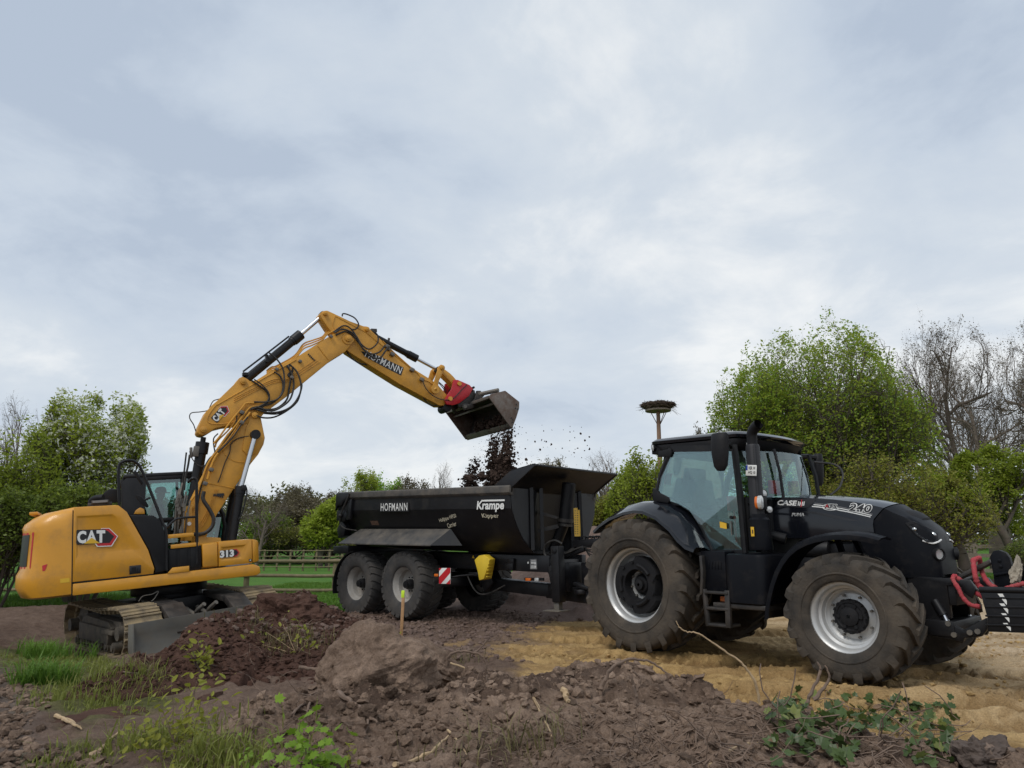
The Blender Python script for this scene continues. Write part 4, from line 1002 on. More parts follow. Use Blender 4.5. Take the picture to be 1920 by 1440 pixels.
# ================================================================== tipping trailer
TLOC, TYAW = (-1.88301, 15.97285, -.007), -.737783
TR = Frame(TLOC, TYAW, .02475)
trailer = empty('tipping_trailer', TLOC, (0, -.02475, TYAW))
tag(trailer, 'black two axle half pipe tipping trailer being loaded with soil', 'trailer')
for xa in (-.775, .775):
    wheel(trailer, (xa, -1.0, .665), .665, .56, .335, 26, .026, 'trailer', False, 'wheel', 'rubber2', .085, .8)
    wheel(trailer, (xa, 1.0, .665), .665, .56, .335, 26, .026, 'trailer', True, 'wheel', 'rubber2', .085, .8)
def zt(x): return 2.507 - .0439 * (x - 1.133)
# tub: half-pipe section swept from tailgate to the front wall
def tub_sec(x, inset=0.0):
    t = zt(x); o = inset
    left = [(-1.245 + o, 0), (-1.245 + o, -.17), (-1.235 + o, -.40), (-1.10 + o * .9, -.70), (-.93 + o * .8, -.95), (-.66 + o * .5, -1.17 + o * .7), (0, -1.215 + o)]
    return [Vector((x, y, t + z)) for y, z in left] + [Vector((x, -y, t + z)) for y, z in left[-2::-1]]
xs = [-1.46, -.6, .4, 1.4, 2.4, 3.2, 3.70]
m = MB()
outer = [tub_sec(x) for x in xs]; inner = [tub_sec(x, .05) for x in xs]
m.loft(outer, False, False); m.loft(inner, False, False)
n = len(outer[0])
for a, b in ((outer[0], inner[0]), (outer[-1], inner[-1])):
    m.add(a + b, [(i, i + 1, n + i + 1, n + i) for i in range(n - 1)])
m.build('tub', 'trailer', trailer, 0, 20)
# folded top rails
for s in (-1, 1):
    m = MB()
    rings = []
    for x in (-1.49, 1.2, 3.72):
        t = zt(x); rings.append([Vector((x, s * y, t + z)) for y, z in ((-1.19, .0), (-1.285, .0), (-1.30, -.02), (-1.30, -.125), (-1.25, -.17), (-1.19, -.17))])
    m.loft(rings, True, True); m.build('top_rail', 'trailerd', trailer, .006)
# tailgate end, rear posts and hinges
m = MB()
t0 = zt(-1.49)
m.prism([(y, z) for y, z in ((-1.22, t0 - .05), (1.22, t0 - .05), (1.2, t0 - .5), (1.0, t0 - .95), (.6, t0 - 1.2), (-.6, t0 - 1.2), (-1.0, t0 - .95), (-1.2, t0 - .5))], lambda a, b, k: (-1.50 - .05 * k - (t0 - b) * .05, a, b))
m.build('tailgate', 'trailer', trailer, .01)
for s in (-1, 1):
    m = MB()
    q = lambda pts, y0, y1: m.slab(pts, s * y0, s * y1)
    q([(-1.50, t0 - .02), (-1.05, t0 - .04), (-1.02, t0 - .20), (-1.18, t0 - .20), (-1.28, t0 - .30), (-1.42, t0 - .30), (-1.51, t0 - .40)], 1.26, 1.32)
    q([(-1.50, t0 - .40), (-1.16, t0 - .42), (-1.10, t0 - .52), (-1.20, t0 - .66), (-1.50, t0 - .62)], 1.20, 1.285)
    q([(-1.06, t0 - .18), (-.93, t0 - .18), (-.98, t0 - .62), (-1.12, t0 - .62)], 1.22, 1.30)
    q([(-1.40, t0 - .62), (-1.22, t0 - .76), (-1.30, t0 - .95), (-1.50, t0 - 1.0), (-1.56, t0 - .80)], 1.02, 1.22)
    m.build('tailgate_hinge', 'trailer', trailer, .01)
    m = MB(); m.tube(smooth_path([(-1.30, s * 1.31, t0 - .52), (-1.18, s * 1.33, t0 - .35), (-1.05, s * 1.33, t0 - .18), (-1.0, s * 1.32, t0 - .06)], 5), .018, 6); m.tube(smooth_path([(-1.30, s * 1.31, t0 - .52), (-1.34, s * 1.30, t0 - .68), (-1.2, s * 1.26, t0 - .80), (-.9, s * 1.15, t0 - .86)], 5), .014, 6); m.build('tailgate_ram', 'steeldark', trailer)
    m = MB(); m.ball((-1.30, s * 1.32, t0 - .52), .04, 10); m.build('hinge_pin', 'steeldark', trailer)
# splash shelf above the wheels
for s in (-1, 1):
    m = MB(); zz = lambda x, d: 1.76 - .034 * (x + .8) + d
    m.loft([[Vector(p) for p in ((x0, s * 1.09, zz(x0, .04)), (x1, s * 1.43, zz(x1, -.26)), (x1, s * 1.43, zz(x1, -.285)), (x0, s * 1.07, zz(x0, .0)))] for x0, x1 in ((-.86, -1.17), (2.0, 1.80))], True, True); m.build('splash_shelf', 'trailerd', trailer, .004)
    m = MB(); m.add([(2.0, s * 1.09, zz(2.0, .04)), (1.80, s * 1.43, zz(1.8, -.27)), (2.22, s * 1.0, zz(2.2, -.27))], [(0, 1, 2)]); m.add([(-.86, s * 1.09, zz(-.86, .04)), (-1.17, s * 1.43, zz(-1.17, -.27)), (-1.2, s * .9, zz(-1.2, -.27))], [(0, 1, 2)]); m.build('shelf_gusset', 'trailer', trailer, 0, 0)
# front wall with recess for the hoist, canopy, ribs
def fw(y, z):
    t = (zt(3.7) - z) / 1.15
    k = max(0.0, 1 - (abs(y) / .62) ** 4)
    return 3.71 - .0 * t - k * (.05 + .24 * max(0, t))
m = MB(); rows = []
for i in range(9):
    z = zt(3.7) - i * .145; hw = np.interp(i * .145, [0, .17, .40, .70, .95, 1.17], [1.245, 1.245, 1.235, 1.10, .93, .66])
    rows.append([Vector((fw(y, z), y, z)) for y in np.linspace(-hw, hw, 23)])
m.loft(rows, False, False); m.loft([[p - Vector((.05, 0, 0)) for p in r_] for r_ in rows], False, False); m.build('front_wall', 'trailer', trailer, 0, 30)
m = MB()
for y in (-.72, -.45, .45, .72): m.tube([(fw(.7, 2.3) + .02, y, 2.38), (fw(.7, 1.3) + .02, y, 1.28)], .045, 4)
m.build('wall_rib', 'trailer', trailer)
m = MB(); can = []
for x, z, hw in ((3.66, 2.30, 1.24), (3.72, 2.36, 1.24), (4.0, 2.535, 1.22), (4.28, 2.69, 1.19)):
    can.append([Vector((x, y, z)) for y in np.linspace(-hw, hw, 9)])
can2 = [[p + Vector((-.03, 0, .035)) for p in r_] for r_ in can]
m.loft(can, False, False); m.loft(can2, False, False); m.add(can[-1] + can2[-1], [(i, i + 1, 9 + i + 1, 9 + i) for i in range(8)])
for s in (-1, 1):
    m.slab([(3.30, 2.41), (3.70, 2.64), (3.86, 2.665), (4.27, 2.715), (4.29, 2.69), (3.74, 2.355), (3.70, 2.20)], s * 1.255, s * 1.215)
    m.prism([(3.72, -.02), (4.27, -.02), (4.28, .02), (3.72, .02)], lambda a, b, k: (a, s * (1.235 + b), np.interp(a, [3.7, 4.28], [2.645, 2.715]) + .012 * k))
m.box((4.275, 0, 2.70), (.035, 2.40, .035)); m.build('canopy', 'trailer', trailer, .004)
# hoist
m = MB(); a, b, c = Vector((4.115, -.1, 2.455)), Vector((4.0, -.1, 1.80)), Vector((3.69, -.1, 1.26))
a2 = a + (a - b).normalized() * .02
m.tube([c, c + (b - c) * .9], .10, 18); m.tube([b - (a - b) * .12, a], .128, 22); m.tube([a, a2], [.128, .10], 22); ho = m.build('hoist_ram', 'black', trailer)
m = MB(); d_ = (a - b).normalized(); m.tube([b - d_ * .03, b + d_ * .03], .150, 22); m.tube([b - d_ * .10, b - d_ * .06], .140, 22); m.bar(b - d_ * .08, (3.60, -.42, 1.62), .07, .07); m.bar(b + d_ * .0, (3.62, -.40, 1.95), .05, .05); m.build('hoist_collar', 'steeldark', trailer)
# chassis
m = MB()
def beam(x0, x1, za, zb_, h, y, w): m.bar((x0, y, za), (x1, y, zb_), w, h)
for s in (-1, 1): beam(-1.75, 3.95, 1.20, 1.035, .29, s * .48, .13)
for x in (-1.6, -.8, 0, .8, 2.0, 3.0, 3.85): m.box((x, 0, 1.17 - .029 * (x + 1.75)), (.12, .9, .2))
m.bar((-1.85, 0, 1.37), (-1.28, 0, 1.37), 2.2, .17)
for x in (-.775, .775): m.cyl((x, -.9, .665), (x, .9, .665), .085, n=14); m.box((x, 0, .665), (.18, 1.2, .18))
for s in (-1, 1):
    m.bar((-1.3, s * .55, .80), (1.3, s * .55, .80), .10, .12); m.box((0, s * .55, .98), (.35, .14, .34)); m.bar((-.75, s * .55, .62), (-.9, s * .55, 1.1), .1, .1); m.bar((.75, s * .55, .62), (.9, s * .55, 1.1), .1, .1)
m.bar((2.0, -.12, .86), (2.2, -.12, .60), .3, .3)
m.build('chassis', 'trailer', trailer, .01)
HT = TR.I @ (T.M @ Vector((-.95, 0, .57)))
m = MB(); m.bar((1.98, 0, .66), (3.6, 0, .555), .34, .22); m.bar((3.55, 0, .56), (4.0, 0, .52), .34, .26, w2=.30, h2=.26); m.bar((4.0, 0, .52), HT - Vector((.15, 0, .04)), .30, .26, w2=.16, h2=.14); m.cyl(HT - Vector((.16, 0, .1)), HT - Vector((.16, 0, -.02)), .09, n=14); m.box((4.0, 0, .80), (.32, .5, .5)); m.slab([(4.25, 1.05), (4.7, 1.05), (4.7, .55), (4.25, .55)], -.02, .30)
m.slab([(3.70, 1.0), (3.95, 1.0), (4.02, .82), (4.0, .36), (3.9, .40), (3.85, .8)], -.40, -.36); m.slab([(3.70, 1.0), (3.95, 1.0), (4.02, .82), (4.0, .36), (3.9, .40), (3.85, .8)], .36, .40)
m.bar((4.3, -.28, .70), (4.62, -.28, .62), .12, .06); m.cyl((4.42, -.25, .52), (4.42, -.25, .60), .13, n=14)
m.build('drawbar', 'trailer', trailer, .012)
J = empty('support_leg', (0, 0, 0), (0, 0, 0), trailer)
m = MB(); m.box((4.19, -.60, .87), (.17, .17, .94)); m.build('leg_tube', 'black', J, .012)
m = MB(); m.box((4.17, -.60, .34), (.11, .11, .16)); m.box((4.13, -.60, .262), (.36, .30, .02)); m.build('leg_foot', 'steel', J, .006)
m = MB(); m.slab([(3.92, .98), (4.02, 1.02), (4.10, .95), (4.10, .60), (4.02, .52)], -.56, -.53)
for k in range(4): m.cyl((4.0, -.57, .92 - k * .1), (4.0, -.52, .92 - k * .1), .014, n=6)
m.cyl((4.19, -.70, 1.26), (4.19, -.50, 1.26), .05, n=12); m.build('leg_bracket', 'black', J, .004)
# hose carrier reaching to the tractor
m = MB(); m.bar((3.95, -.1, 1.16), (4.42, -.1, 1.30), .10, .10); m.bar((4.18, -.08, 1.37), (5.05, -.05, 1.41), .14, .13); 
m.build('hose_carrier', 'black', trailer, .01)
m = MB()
for k in range(9): m.tube(smooth_path([(4.30 + k * .07, -.05 + .04 * (k % 2), 1.44), (4.33 + k * .07, -.02, 1.50), (4.40 + k * .07, .02, 1.475)], 4), .013, 5); m.build('hose_hook', 'black', trailer); m = MB()
rnd = random.Random(4)
for k in range(5):
    z = 1.36 - k * .03; m.tube(smooth_path([(3.9, -.2 + k * .05, 1.20), (4.1, -.2 + k * .04, 1.22 + .02 * k), (4.35, -.15 + k * .03, 1.32 + rnd.uniform(-.03, .05)), (4.6, -.1, 1.30 - .04 * k), (5.2, -.05 + .03 * k, 1.25 + .02 * k)], 5), .014, 6); m.build('hose', 'hose', trailer); m = MB()
m.tube(smooth_path([(4.16, -.42, 1.38), (4.0, -.45, 1.44), (3.82, -.48, 1.36), (3.80, -.48, 1.20), (3.92, -.46, 1.14)], 6), .020, 7); m.build('hose', 'hose', trailer); m = MB()
m.tube(smooth_path([(1.95, -.62, .85), (2.15, -.66, .62), (2.35, -.68, .50), (2.6, -.66, .52), (2.95, -.62, .66)], 6), .014, 6)
m.build('hose', 'hose', trailer)
# rear mudguard, side marker lamps, boards
for s in (-1, 1):
    rings = []
    for a in np.linspace(R(95), R(192), 9):
        c, q = math.cos(a), math.sin(a)
        rings.append([Vector((-.775 + .78 * c, s * y, .60 + .74 * q)) for y in (.72, 1.27, 1.285)] + [Vector((-.775 + .76 * c, s * y, .60 + .72 * q)) for y in (1.285, .72)])
    m = MB(); m.loft(rings, True, True); m.build('mudguard', 'blackmat', trailer, 0, 45)
def board(x0, x1, z0, z1, y, parent):
    B = empty('marker_board', (0, 0, 0), (0, 0, 0), parent)
    m = MB(); m.box(((x0 + x1) / 2, y, (z0 + z1) / 2), (x1 - x0, .012, z1 - z0)); m.build('board', 'white', B, .003)
    w, h = x1 - x0, z1 - z0
    for poly in ([(0, .42), (0, .04), (.05, 0), (.18, 0), (1, .70), (1, 1), (.72, 1)], [(0, 1), (0, .80), (.24, 1)], [(.62, 0), (1, 0), (1, .30)]):
        me = bpy.data.meshes.new('stripe'); me.from_pydata([(x0 + a * w, y - .008, z0 + b * h) for a, b in poly], [], [tuple(range(len(poly)))]); me.materials.append(MT['red']); link('stripe', me, B)
board(1.86, 2.17, .70, .985, -1.25, trailer)
m = MB(); m.tube([(2.0, -1.235, .80), (2.2, -1.0, .84), (2.45, -.7, .86)], .02, 6); m.box((2.35, -.8, .86), (.28, .06, .07)); m.build('board_bracket', 'black', trailer, .006)
for a in ((1.78, -1.25, .855, .10, .05), (.42, -.66, 1.31, .08, .05), (3.42, -.50, .765, .12, .05)):
    m = MB(); m.box(a[:3], (a[3], .03, a[4])); m.build('side_marker', 'orange', trailer, .005)
m = MB(); m.box((3.62, -.5, .765), (.09, .03, .06)); m.build('reflector', 'lens', trailer, .004)
m = MB(); m.bar((3.3, -.46, .77), (3.75, -.46, .77), .03, .05); m.build('marker_rail', 'black', trailer)
# yellow wheel chocks hung on the side, a thing of their own
for k in range(2):
    ch = MB()
    q = [(2.30 + k * .16, 1.12), (2.42 + k * .16, 1.20), (2.56 + k * .16, 1.215), (2.72 + k * .14, 1.13), (2.68 + k * .12, .98), (2.62 + k * .08, .78), (2.48 + k * .1, .755), (2.44 + k * .1, .92)]
    ch.slab(q, -.62 - k * .16, -.76 - k * .16)
    for j in range(6): ch.box((2.70 + k * .14 - j * .014, -.70 - k * .16, 1.11 - j * .058), (.03, .13, .022))
    o = ch.build('wheel_chock', 'wedge', None, .012); o.matrix_world = TR.M.copy()
    tag(o, ('inner' if k == 0 else 'outer') + ' one of two yellow wheel chocks hung on the trailer frame', 'wheel chock', 'yellow chocks on the trailer')
m = MB(); m.box((3.08, -.585, 1.09), (.17, .06, .10)); m.box((3.06, -.59, .99), (.20, .09, .12)); m.build('junction_box', 'black', trailer, .01)
decal([(2.02, -.548, 1.15), (2.09, -.548, 1.15), (2.055, -.548, 1.215)], 'printyellow', trailer, 'warning_triangle', .0, Vector((0, -1, 0)))
I_ = empty('type_plate', (0, 0, 0), (0, 0, 0), trailer)
m = MB(); m.box((3.595, -.552, 1.035), (.16, .006, .18)); m.build('plate', 'printgrey', I_)
m = MB()
for a, b, w, h in ((3.60, 1.10, .11, .014), (3.575, 1.06, .07, .04), (3.635, 1.055, .04, .05), (3.58, 1.0, .09, .016), (3.59, .97, .12, .012), (3.64, .995, .03, .03)): m.box((a, -.556, b), (w, .003, h))
m.build('print', 'white', I_)
m = MB(); m.cyl((3.47, -.552, 1.06), (3.47, -.558, 1.06), .02, n=12); m.build('round_sticker', 'white', trailer)
# yellow notice on the front wall
TB = [(.36, 2.05), (.50, 2.06), (.50, 2.02), (.60, 2.02), (.56, 1.52), (.30, 1.52)]
X_ = 3.74
m = MB(); m.prism([(a + .12, b) for a, b in TB], lambda a, b, k: (X_ + .004 * k, a, b)); ys = m.build('notice', 'printyellow', trailer)
m = MB(); rnd = random.Random(9)
for k in range(11):
    z = 2.0 - k * .043
    for j in range(3):
        w = rnd.uniform(.02, .05); m.box((X_ + .006, .47 + j * .07 - (2 - z) * .05, z), (.002, w, .012))
m.build('notice_text', 'steeldark', trailer)
# lettering on the tub side
yS = -1.245
sl = Vector((1, 0, -.0439)).normalized()
m = MB(); m.prism([(.01, .13), (.945, .09), (.945, -.115), (.02, -.07)], lambda a, b, k: (a, yS - .004 - .003 * k, 2.19 + b - .0)); m.build('name_plate', 'printblack', trailer)
lettering('HOFMANN', (.475, yS - .008, 2.195), sl, (0, 0, 1), .86, 'white', trailer, .155, .004, 0, 1.15)
lettering('Krampe', (3.205, yS - .005, 2.055), sl, (0, 0, 1), .68, 'white', trailer, .20, .03, .15)
m = MB(); m.bar((2.985, yS - .005, 2.168), (3.56, yS - .005, 2.143), .006, .030, (0, 0, 1)); m.build('logo_bar', 'white', trailer)
nrm = Vector((0, -1, -.45)).normalized()
up2 = Vector((0, -.41, .91)).normalized()
def low(x, z):  # point on the lower, inward leaning side
    t = zt(x); d = t - z; y = -np.interp(d, [.40, .70, .95], [1.235, 1.10, .93]); return Vector((x, y, z))
lettering('Kipper', low(3.15, 1.89) , sl, Vector((0, -.41, .91)), .42, 'cream', trailer, .105, .02, 0, 1.08, .012)
e1 = (low(2.27, 1.93) - low(1.75, 1.855)); up3 = (low(2.0, 1.95) - low(2.0, 1.80))
lettering('Halfpipe HP20', low(2.0, 1.90), e1, up3, .52, 'cream', trailer, .095, .006, 0, 1.0, .012)
lettering('Carrier', low(2.06, 1.785), e1, up3, .27, 'cream', trailer, .095, .006, 0, 1.0, .012)
decal([tuple(low(-.46, 1.96)), tuple(low(-.20, 1.95)), tuple(low(-.19, 1.86)), tuple(low(-.45, 1.87))], 'rust', trailer, 'old_sticker', .006, nrm)
# earth already in the tub
ax = np.linspace(-1.3, 3.5, 70); ay = np.linspace(-.93, .93, 36); X, Y = np.meshgrid(ax, ay)
Z = 1.75 + .38 * np.exp(-((X - 2.3) / 1.2) ** 2 - (Y / .8) ** 2) + .12 * fbm(X * 2, Y * 2, 81, 5) + .07 * clods(X * 4, Y * 4, 82, .7)
i = (np.arange(35)[:, None] * 70 + np.arange(69)[None, :]).ravel()
load = np_mesh('soil_load', np.stack([X.ravel(), Y.ravel(), Z.ravel()], 1), np.stack([i, i + 1, i + 71, i + 70], 1), 'earth_dark', None, True)
load.matrix_world = TR.M.copy(); tag(load, 'dark loose soil lying inside the trailer tub', 'soil', None, 'stuff')

# ================================================================== crawler excavator
ELOC, EYAW, EPIT = (-6.24585, 13.65542, -.0482), .524133, .099427
EX = Frame(ELOC, EYAW, EPIT)
exc = empty('excavator', ELOC, (0, -EPIT, EYAW))
tag(exc, 'yellow crawler excavator tipping its bucket over the trailer', 'excavator')
def c1(x, y): return (x / 3.0968, 840 + y / 3.0968)
def c2(x, y): return (330 + x / 4.235, 560 + y / 4.235)
def c3(x, y): return (580 + x / 3.79, 560 + y / 3.79)
def c7(x, y): return (340 + x / 4.8, 740 + y / 4.8)
def E3(fn, x, y, yl): return EX.p3(*fn(x, y), yl)
# ---- running gear: turned against the upper works
UY = R(-75)
UM = Matrix.Rotation(UY, 4, 'Z')
def uc(x, y, z): return UM @ Vector((x, y, z))
HX, ZC, RT = 1.32, .225, .365
def track_pt(s):
    """distance along the chain -> position (x, z) and heading."""
    L = 2 * HX; A = math.pi * RT; tot = 2 * L + 2 * A; s %= tot
    if s < L: t = s / L; return (-HX + s, ZC + RT - .05 * math.sin(t * math.pi) ** 2, 0.0)
    s -= L
    if s < A: a = math.pi / 2 - s / RT; return (HX + RT * math.cos(a), ZC + RT * math.sin(a), -(s / RT))
    s -= A
    if s < L: return (HX - s, ZC - RT, -math.pi)
    s -= L; a = -math.pi / 2 - s / RT
    return (-HX + RT * math.cos(a), ZC + RT * math.sin(a), -math.pi - s / RT)
sh = MB(); sh.prism([(-.112, -.012), (.100, -.012), (.112, .004), (.105, .014), (.062, .016), (.050, .040), (.030, .040), (.018, .016), (-.050, .014), (-.062, .034), (-.086, .034), (-.100, .010)], lambda a, b, k: (a, .28 if k else -.28, b))
sh.box((0, -.10, -.05), (.15, .05, .08)); sh.box((0, .10, -.05), (.15, .05, .08))
shoe0 = sh.build('track_shoe', 'muddy', None, .004, 0)
shoe_me = shoe0.data; bpy.data.objects.remove(shoe0)
rnd_t = random.Random(12); NSH = 35; TOT = 4 * HX + 2 * math.pi * RT
for sd in (-1, 1):
    tr = empty('track', (0, 0, 0), (0, 0, 0), exc)
    for k in range(NSH):
        x, z, a = track_pt(k * TOT / NSH)
        o = link('track_shoe', shoe_me, tr)
        o.matrix_local = UM @ Matrix.Translation((x, sd * 1.0 + rnd_t.uniform(-.006, .006), z)) @ Matrix.Rotation(-a + rnd_t.uniform(-.05, .05), 4, 'Y')
    m = MB()
    def ub(c, s): 
        b = len(m.v); m.box(c, s); m.v[b:] = [tuple(UM @ Vector(p)) for p in m.v[b:]]
    def up(poly, y0, y1):
        b = len(m.v); m.slab(poly, y0, y1); m.v[b:] = [tuple(UM @ Vector(p)) for p in m.v[b:]]
    up([(-1.1, .05), (1.1, .05), (1.15, .25), (1.0, .36), (-.9, .42), (-1.1, .3)], sd * 1.13, sd * .87)
    up([(-.85, .02), (.75, .02), (.8, .26), (-.85, .30)], sd * 1.25, sd * 1.12); up([(.5, .18), (1.05, .18), (1.05, .25), (.5, .25)], sd * 1.27, sd * 1.2)
    up([(-.9, .30), (.8, .26), (.6, .36), (-.7, .42)], sd * 1.20, sd * 1.0)
    m.build('track_frame', 'trackdark', tr, .01)
    for xe, nm in ((-HX, 'sprocket'), (HX, 'idler')):
        m = MB(); m.lathe([(.02, -.14), (.14, -.14), (.16, -.10), (.26, -.08), (.33, -.05), (.33, .05), (.26, .08), (.16, .10), (.14, .14), (.02, .14)], uc(xe, sd * 1.0, ZC), UM.to_3x3() @ Vector((0, 1, 0)), 26)
        m.cyl(uc(xe, sd * 1.28, ZC), uc(xe, sd * .8, ZC), .11, n=16); m.build(nm, 'trackdark', tr)
    for k in range(7):
        x = -1.0 + k * .333
        m = MB(); m.cyl(uc(x, sd * 1.24, -.02), uc(x, sd * .8, -.02), .085, n=14); m.cyl(uc(x, sd * 1.265, -.02), uc(x, sd * 1.24, -.02), .05, n=10); m.build('roller', 'trackdark', tr)
m = MB(); m.cyl((0, 0, .55), (0, 0, .86), .55, n=32); m.cyl((0, 0, .66), (0, 0, .82), .64, n=32)
b = len(m.v); m.box((0, 0, .42), (1.5, 1.5, .34)); m.box((.0, 0, .35), (.9, 1.9, .24)); m.box((0, 0, .2), (1.0, 1.3, .2)); m.v[b:] = [tuple(UM @ Vector(p)) for p in m.v[b:]]
m.build('carbody', 'black', exc, .015)
# dozer blade and its arms
m = MB(); prof = [(2.18, .43), (2.25, .44), (2.215, .28), (2.205, .10), (2.25, -.06), (2.28, -.18), (2.24, -.185), (2.17, -.08), (2.14, .10), (2.15, .30)]
m.prism(prof, lambda a, b, k: uc(a, (-1.33 if k else 1.33), b))
for y in (-1.33, 1.33): m.prism([(2.06, .42), (2.25, .44), (2.29, -.19), (2.12, -.17), (2.04, .10)], lambda a, b, k, y=y: uc(a, y + (.012 if k else -.012), b))
m.build('dozer_blade', 'blade', exc, .004)
for y in (-.52, .52):
    m = MB(); m.bar(uc(.60, y, .60), uc(1.55, y, .52), .34, .10); m.bar(uc(1.5, y, .54), uc(2.2, y, .16), .34, .12); m.build('blade_arm', 'steeldark', exc, .015)
m = MB()
for y in (-.1, .1): m.tube(smooth_path([uc(1.0, y, .42), uc(1.35, y + .06, .30), uc(1.6, y - .05, .40), uc(1.8, y, .52)], 6), .035, 8)
m.build('blade_hose', 'steel', exc)
# ---- upper works
m = MB(); m.slab([(-1.50, 1.055), (1.25, 1.045), (1.36, .99), (1.37, .88), (1.30, .845), (-1.50, .875)], -1.262, -1.10)
m.slab([(-1.50, 1.055), (1.25, 1.045), (1.36, .99), (1.37, .88), (1.30, .845), (-1.50, .875)], 1.10, 1.262)
fb = m.build('side_beam', 'yellow', exc, .012)
m = MB(); m.box((-1.513, -1.20, 1.55), (.012, .09, 1.34)); m.box((-.93, -1.20, 1.069), (1.16, .09, .012)); m.build('panel_gap', 'printblack', exc)
m = MB(); m.box((-.05, 0, .95), (2.75, 2.24, .15)); m.box((-.8, 0, 1.3), (1.3, 2.2, .6)); m.build('main_frame', 'black', exc, .01)
# counterweight
def cw_ring(z, xr, hw, ex=3.2, n=17):
    pts = [Vector((-1.52, -hw, z))]
    for k in range(n):
        a = -math.pi / 2 + math.pi * k / (n - 1); c, s_ = math.cos(a), math.sin(a)
        pts.append(Vector((-1.56 - (xr - 1.56) * abs(c) ** (2 / ex), hw * math.copysign(abs(s_) ** (2 / ex), s_), z)))
    pts.append(Vector((-1.52, hw, z))); return pts
m = MB(); m.loft([cw_ring(.87, 2.16, 1.17), cw_ring(.90, 2.25, 1.235), cw_ring(1.06, 2.33, 1.255), cw_ring(1.25, 2.32, 1.25), cw_ring(1.34, 2.27, 1.245), cw_ring(1.90, 2.235, 1.225), cw_ring(1.99, 2.25, 1.215), cw_ring(2.06, 2.22, 1.20), cw_ring(2.15, 2.10, 1.17), cw_ring(2.215, 1.95, 1.12), cw_ring(2.25, 1.7, 1.05)], True, True)
cw = m.build('counterweight', 'yellow', exc, 0, 50)
CW = bvh_of(cw)
def on_cw(u, v, lift=.004):
    o, d = EX.loc_ray(u, v); h = CW.ray_cast(o, d); 
    if h[0] is None: return EX.p3(u, v, -1.0)
    n = h[1] if h[1].dot(d) < 0 else -h[1]; return h[0] + n * lift
def on_poly(fn, pts, mat, name, parent, proj):
    ps = [proj(*fn(a, b)) for a, b in pts]
    me = bpy.data.meshes.new(name); me.from_pydata([tuple(p) for p in ps], [], [tuple(range(len(ps)))]); me.materials.append(MT[mat]); return link(name, me, parent)
on_poly(c1, [(245, 683), (277, 673), (262, 712), (247, 716)], 'red', 'tail_lamp', exc, on_cw)
on_poly(c1, [(350, 760), (404, 754), (404, 779), (350, 784)], 'printyellow', 'warning_sticker', exc, on_cw)
for yy in (-.85, .85):
    g = [on_cw(*c1(*p)) for p in ((132, 505), (146, 495), (140, 640), (124, 740), (108, 742))]
# rear grille on the back of the counterweight
m = MB(); rear = [(-.82, 1.86), (.82, 1.86), (.90, 1.55), (.86, 1.40), (-.86, 1.40), (-.90, 1.55)]
def on_rear(y, z, l):
    h = CW.ray_cast(Vector((-4, y, z)), Vector((1, 0, 0))); return (h[0] if h[0] is not None else Vector((-2.2, y, z))) + Vector((-l, 0, 0))
for rows, mat, nm in (((.0, 1.0), 'red', 'rear_band'), ((.06, .94), 'printblack', 'rear_grille')):
    m = MB(); gr = []
    for i in range(9):
        t = rows[0] + (rows[1] - rows[0]) * i / 8; z = 1.36 + .56 * t
        gr.append([on_rear(y, z, .004 if mat == 'red' else .009) for y in np.linspace(-1.08 if mat == 'red' else -1.0, 1.08 if mat == 'red' else 1.0, 15)])
    m.loft(gr, False, False); m.build(nm, mat, exc)
# engine side door with its pressed panel
for s in (-1, 1):
    po = [(-1.505, 2.265), (-.87, 2.25), (-.745, 2.13), (-.43, 1.48), (-.335, 1.16), (-.35, 1.075), (-1.505, 1.085)]
    pi = [(-1.46, 2.12), (-.955, 2.11), (-.86, 2.03), (-.63, 1.56), (-.585, 1.48), (-.63, 1.45), (-1.46, 1.45)]
    pj = [(-1.44, 2.09), (-.97, 2.08), (-.90, 2.02), (-.70, 1.60), (-.66, 1.52), (-.69, 1.495), (-1.44, 1.495)]
    m = MB(); Y = lambda pts, y: [Vector((a, s * y, b)) for a, b in pts]
    top = [(a, b) for a, b in po]
    m.loft([Y(po, 1.10), Y(po, 1.235), Y([(a * .996 - .002, b) for a, b in po], 1.25), Y(pi, 1.252), Y(pj, 1.236)], True, True)
    m.build('engine_door', 'yellow', exc, .006, 30)
m = MB(); m.box((-.62, -1.256, 1.175), (.17, .012, .135)); h_ = m.build('door_latch', 'printblack', exc, .004)
m = MB(); m.box((-.585, -1.264, 1.17), (.012, .004, .06)); m.box((-.64, -1.263, 1.175), (.07, .003, .08)); m.build('latch_handle', 'blackmat', h_)
# engine bonnet
m = MB(); m.loft([[Vector((x, s * hw, z)) for s, hw, z in ((-1, 1.10, 2.20), (-1, 1.02, zt_), (1, 1.02, zt_), (1, 1.10, 2.20))] for x, zt_ in ((-1.72, 2.235), (-1.5, 2.275), (-.9, 2.265), (-.80, 2.20))], False, True); m.build('engine_bonnet', 'yellow', exc, .01)
m = MB(); m.box((-1.13, -.75, 2.30), (.36, .34, .06)); m.box((-1.13, -.93, 2.34), (.26, .05, .06)); bl = m.build('light_base', 'steeldark', exc, .01)
m = MB(); m.box((-1.13, -.958, 2.345), (.22, .01, .035)); m.build('lamp_lens', 'printgrey', bl)
m = MB(); m.tube(smooth_path([(-1.25, -.55, 2.25), (-1.25, -.55, 2.38), (-1.18, -.6, 2.42), (-1.08, -.66, 2.42)], 5), .055, 12); m.build('exhaust_stub', 'blackmat', exc)
m = MB(); m.box((-2.08, 0, 2.235), (.12, 1.2, .05)); m.build('camera_bracket', 'yellow', exc, .01)
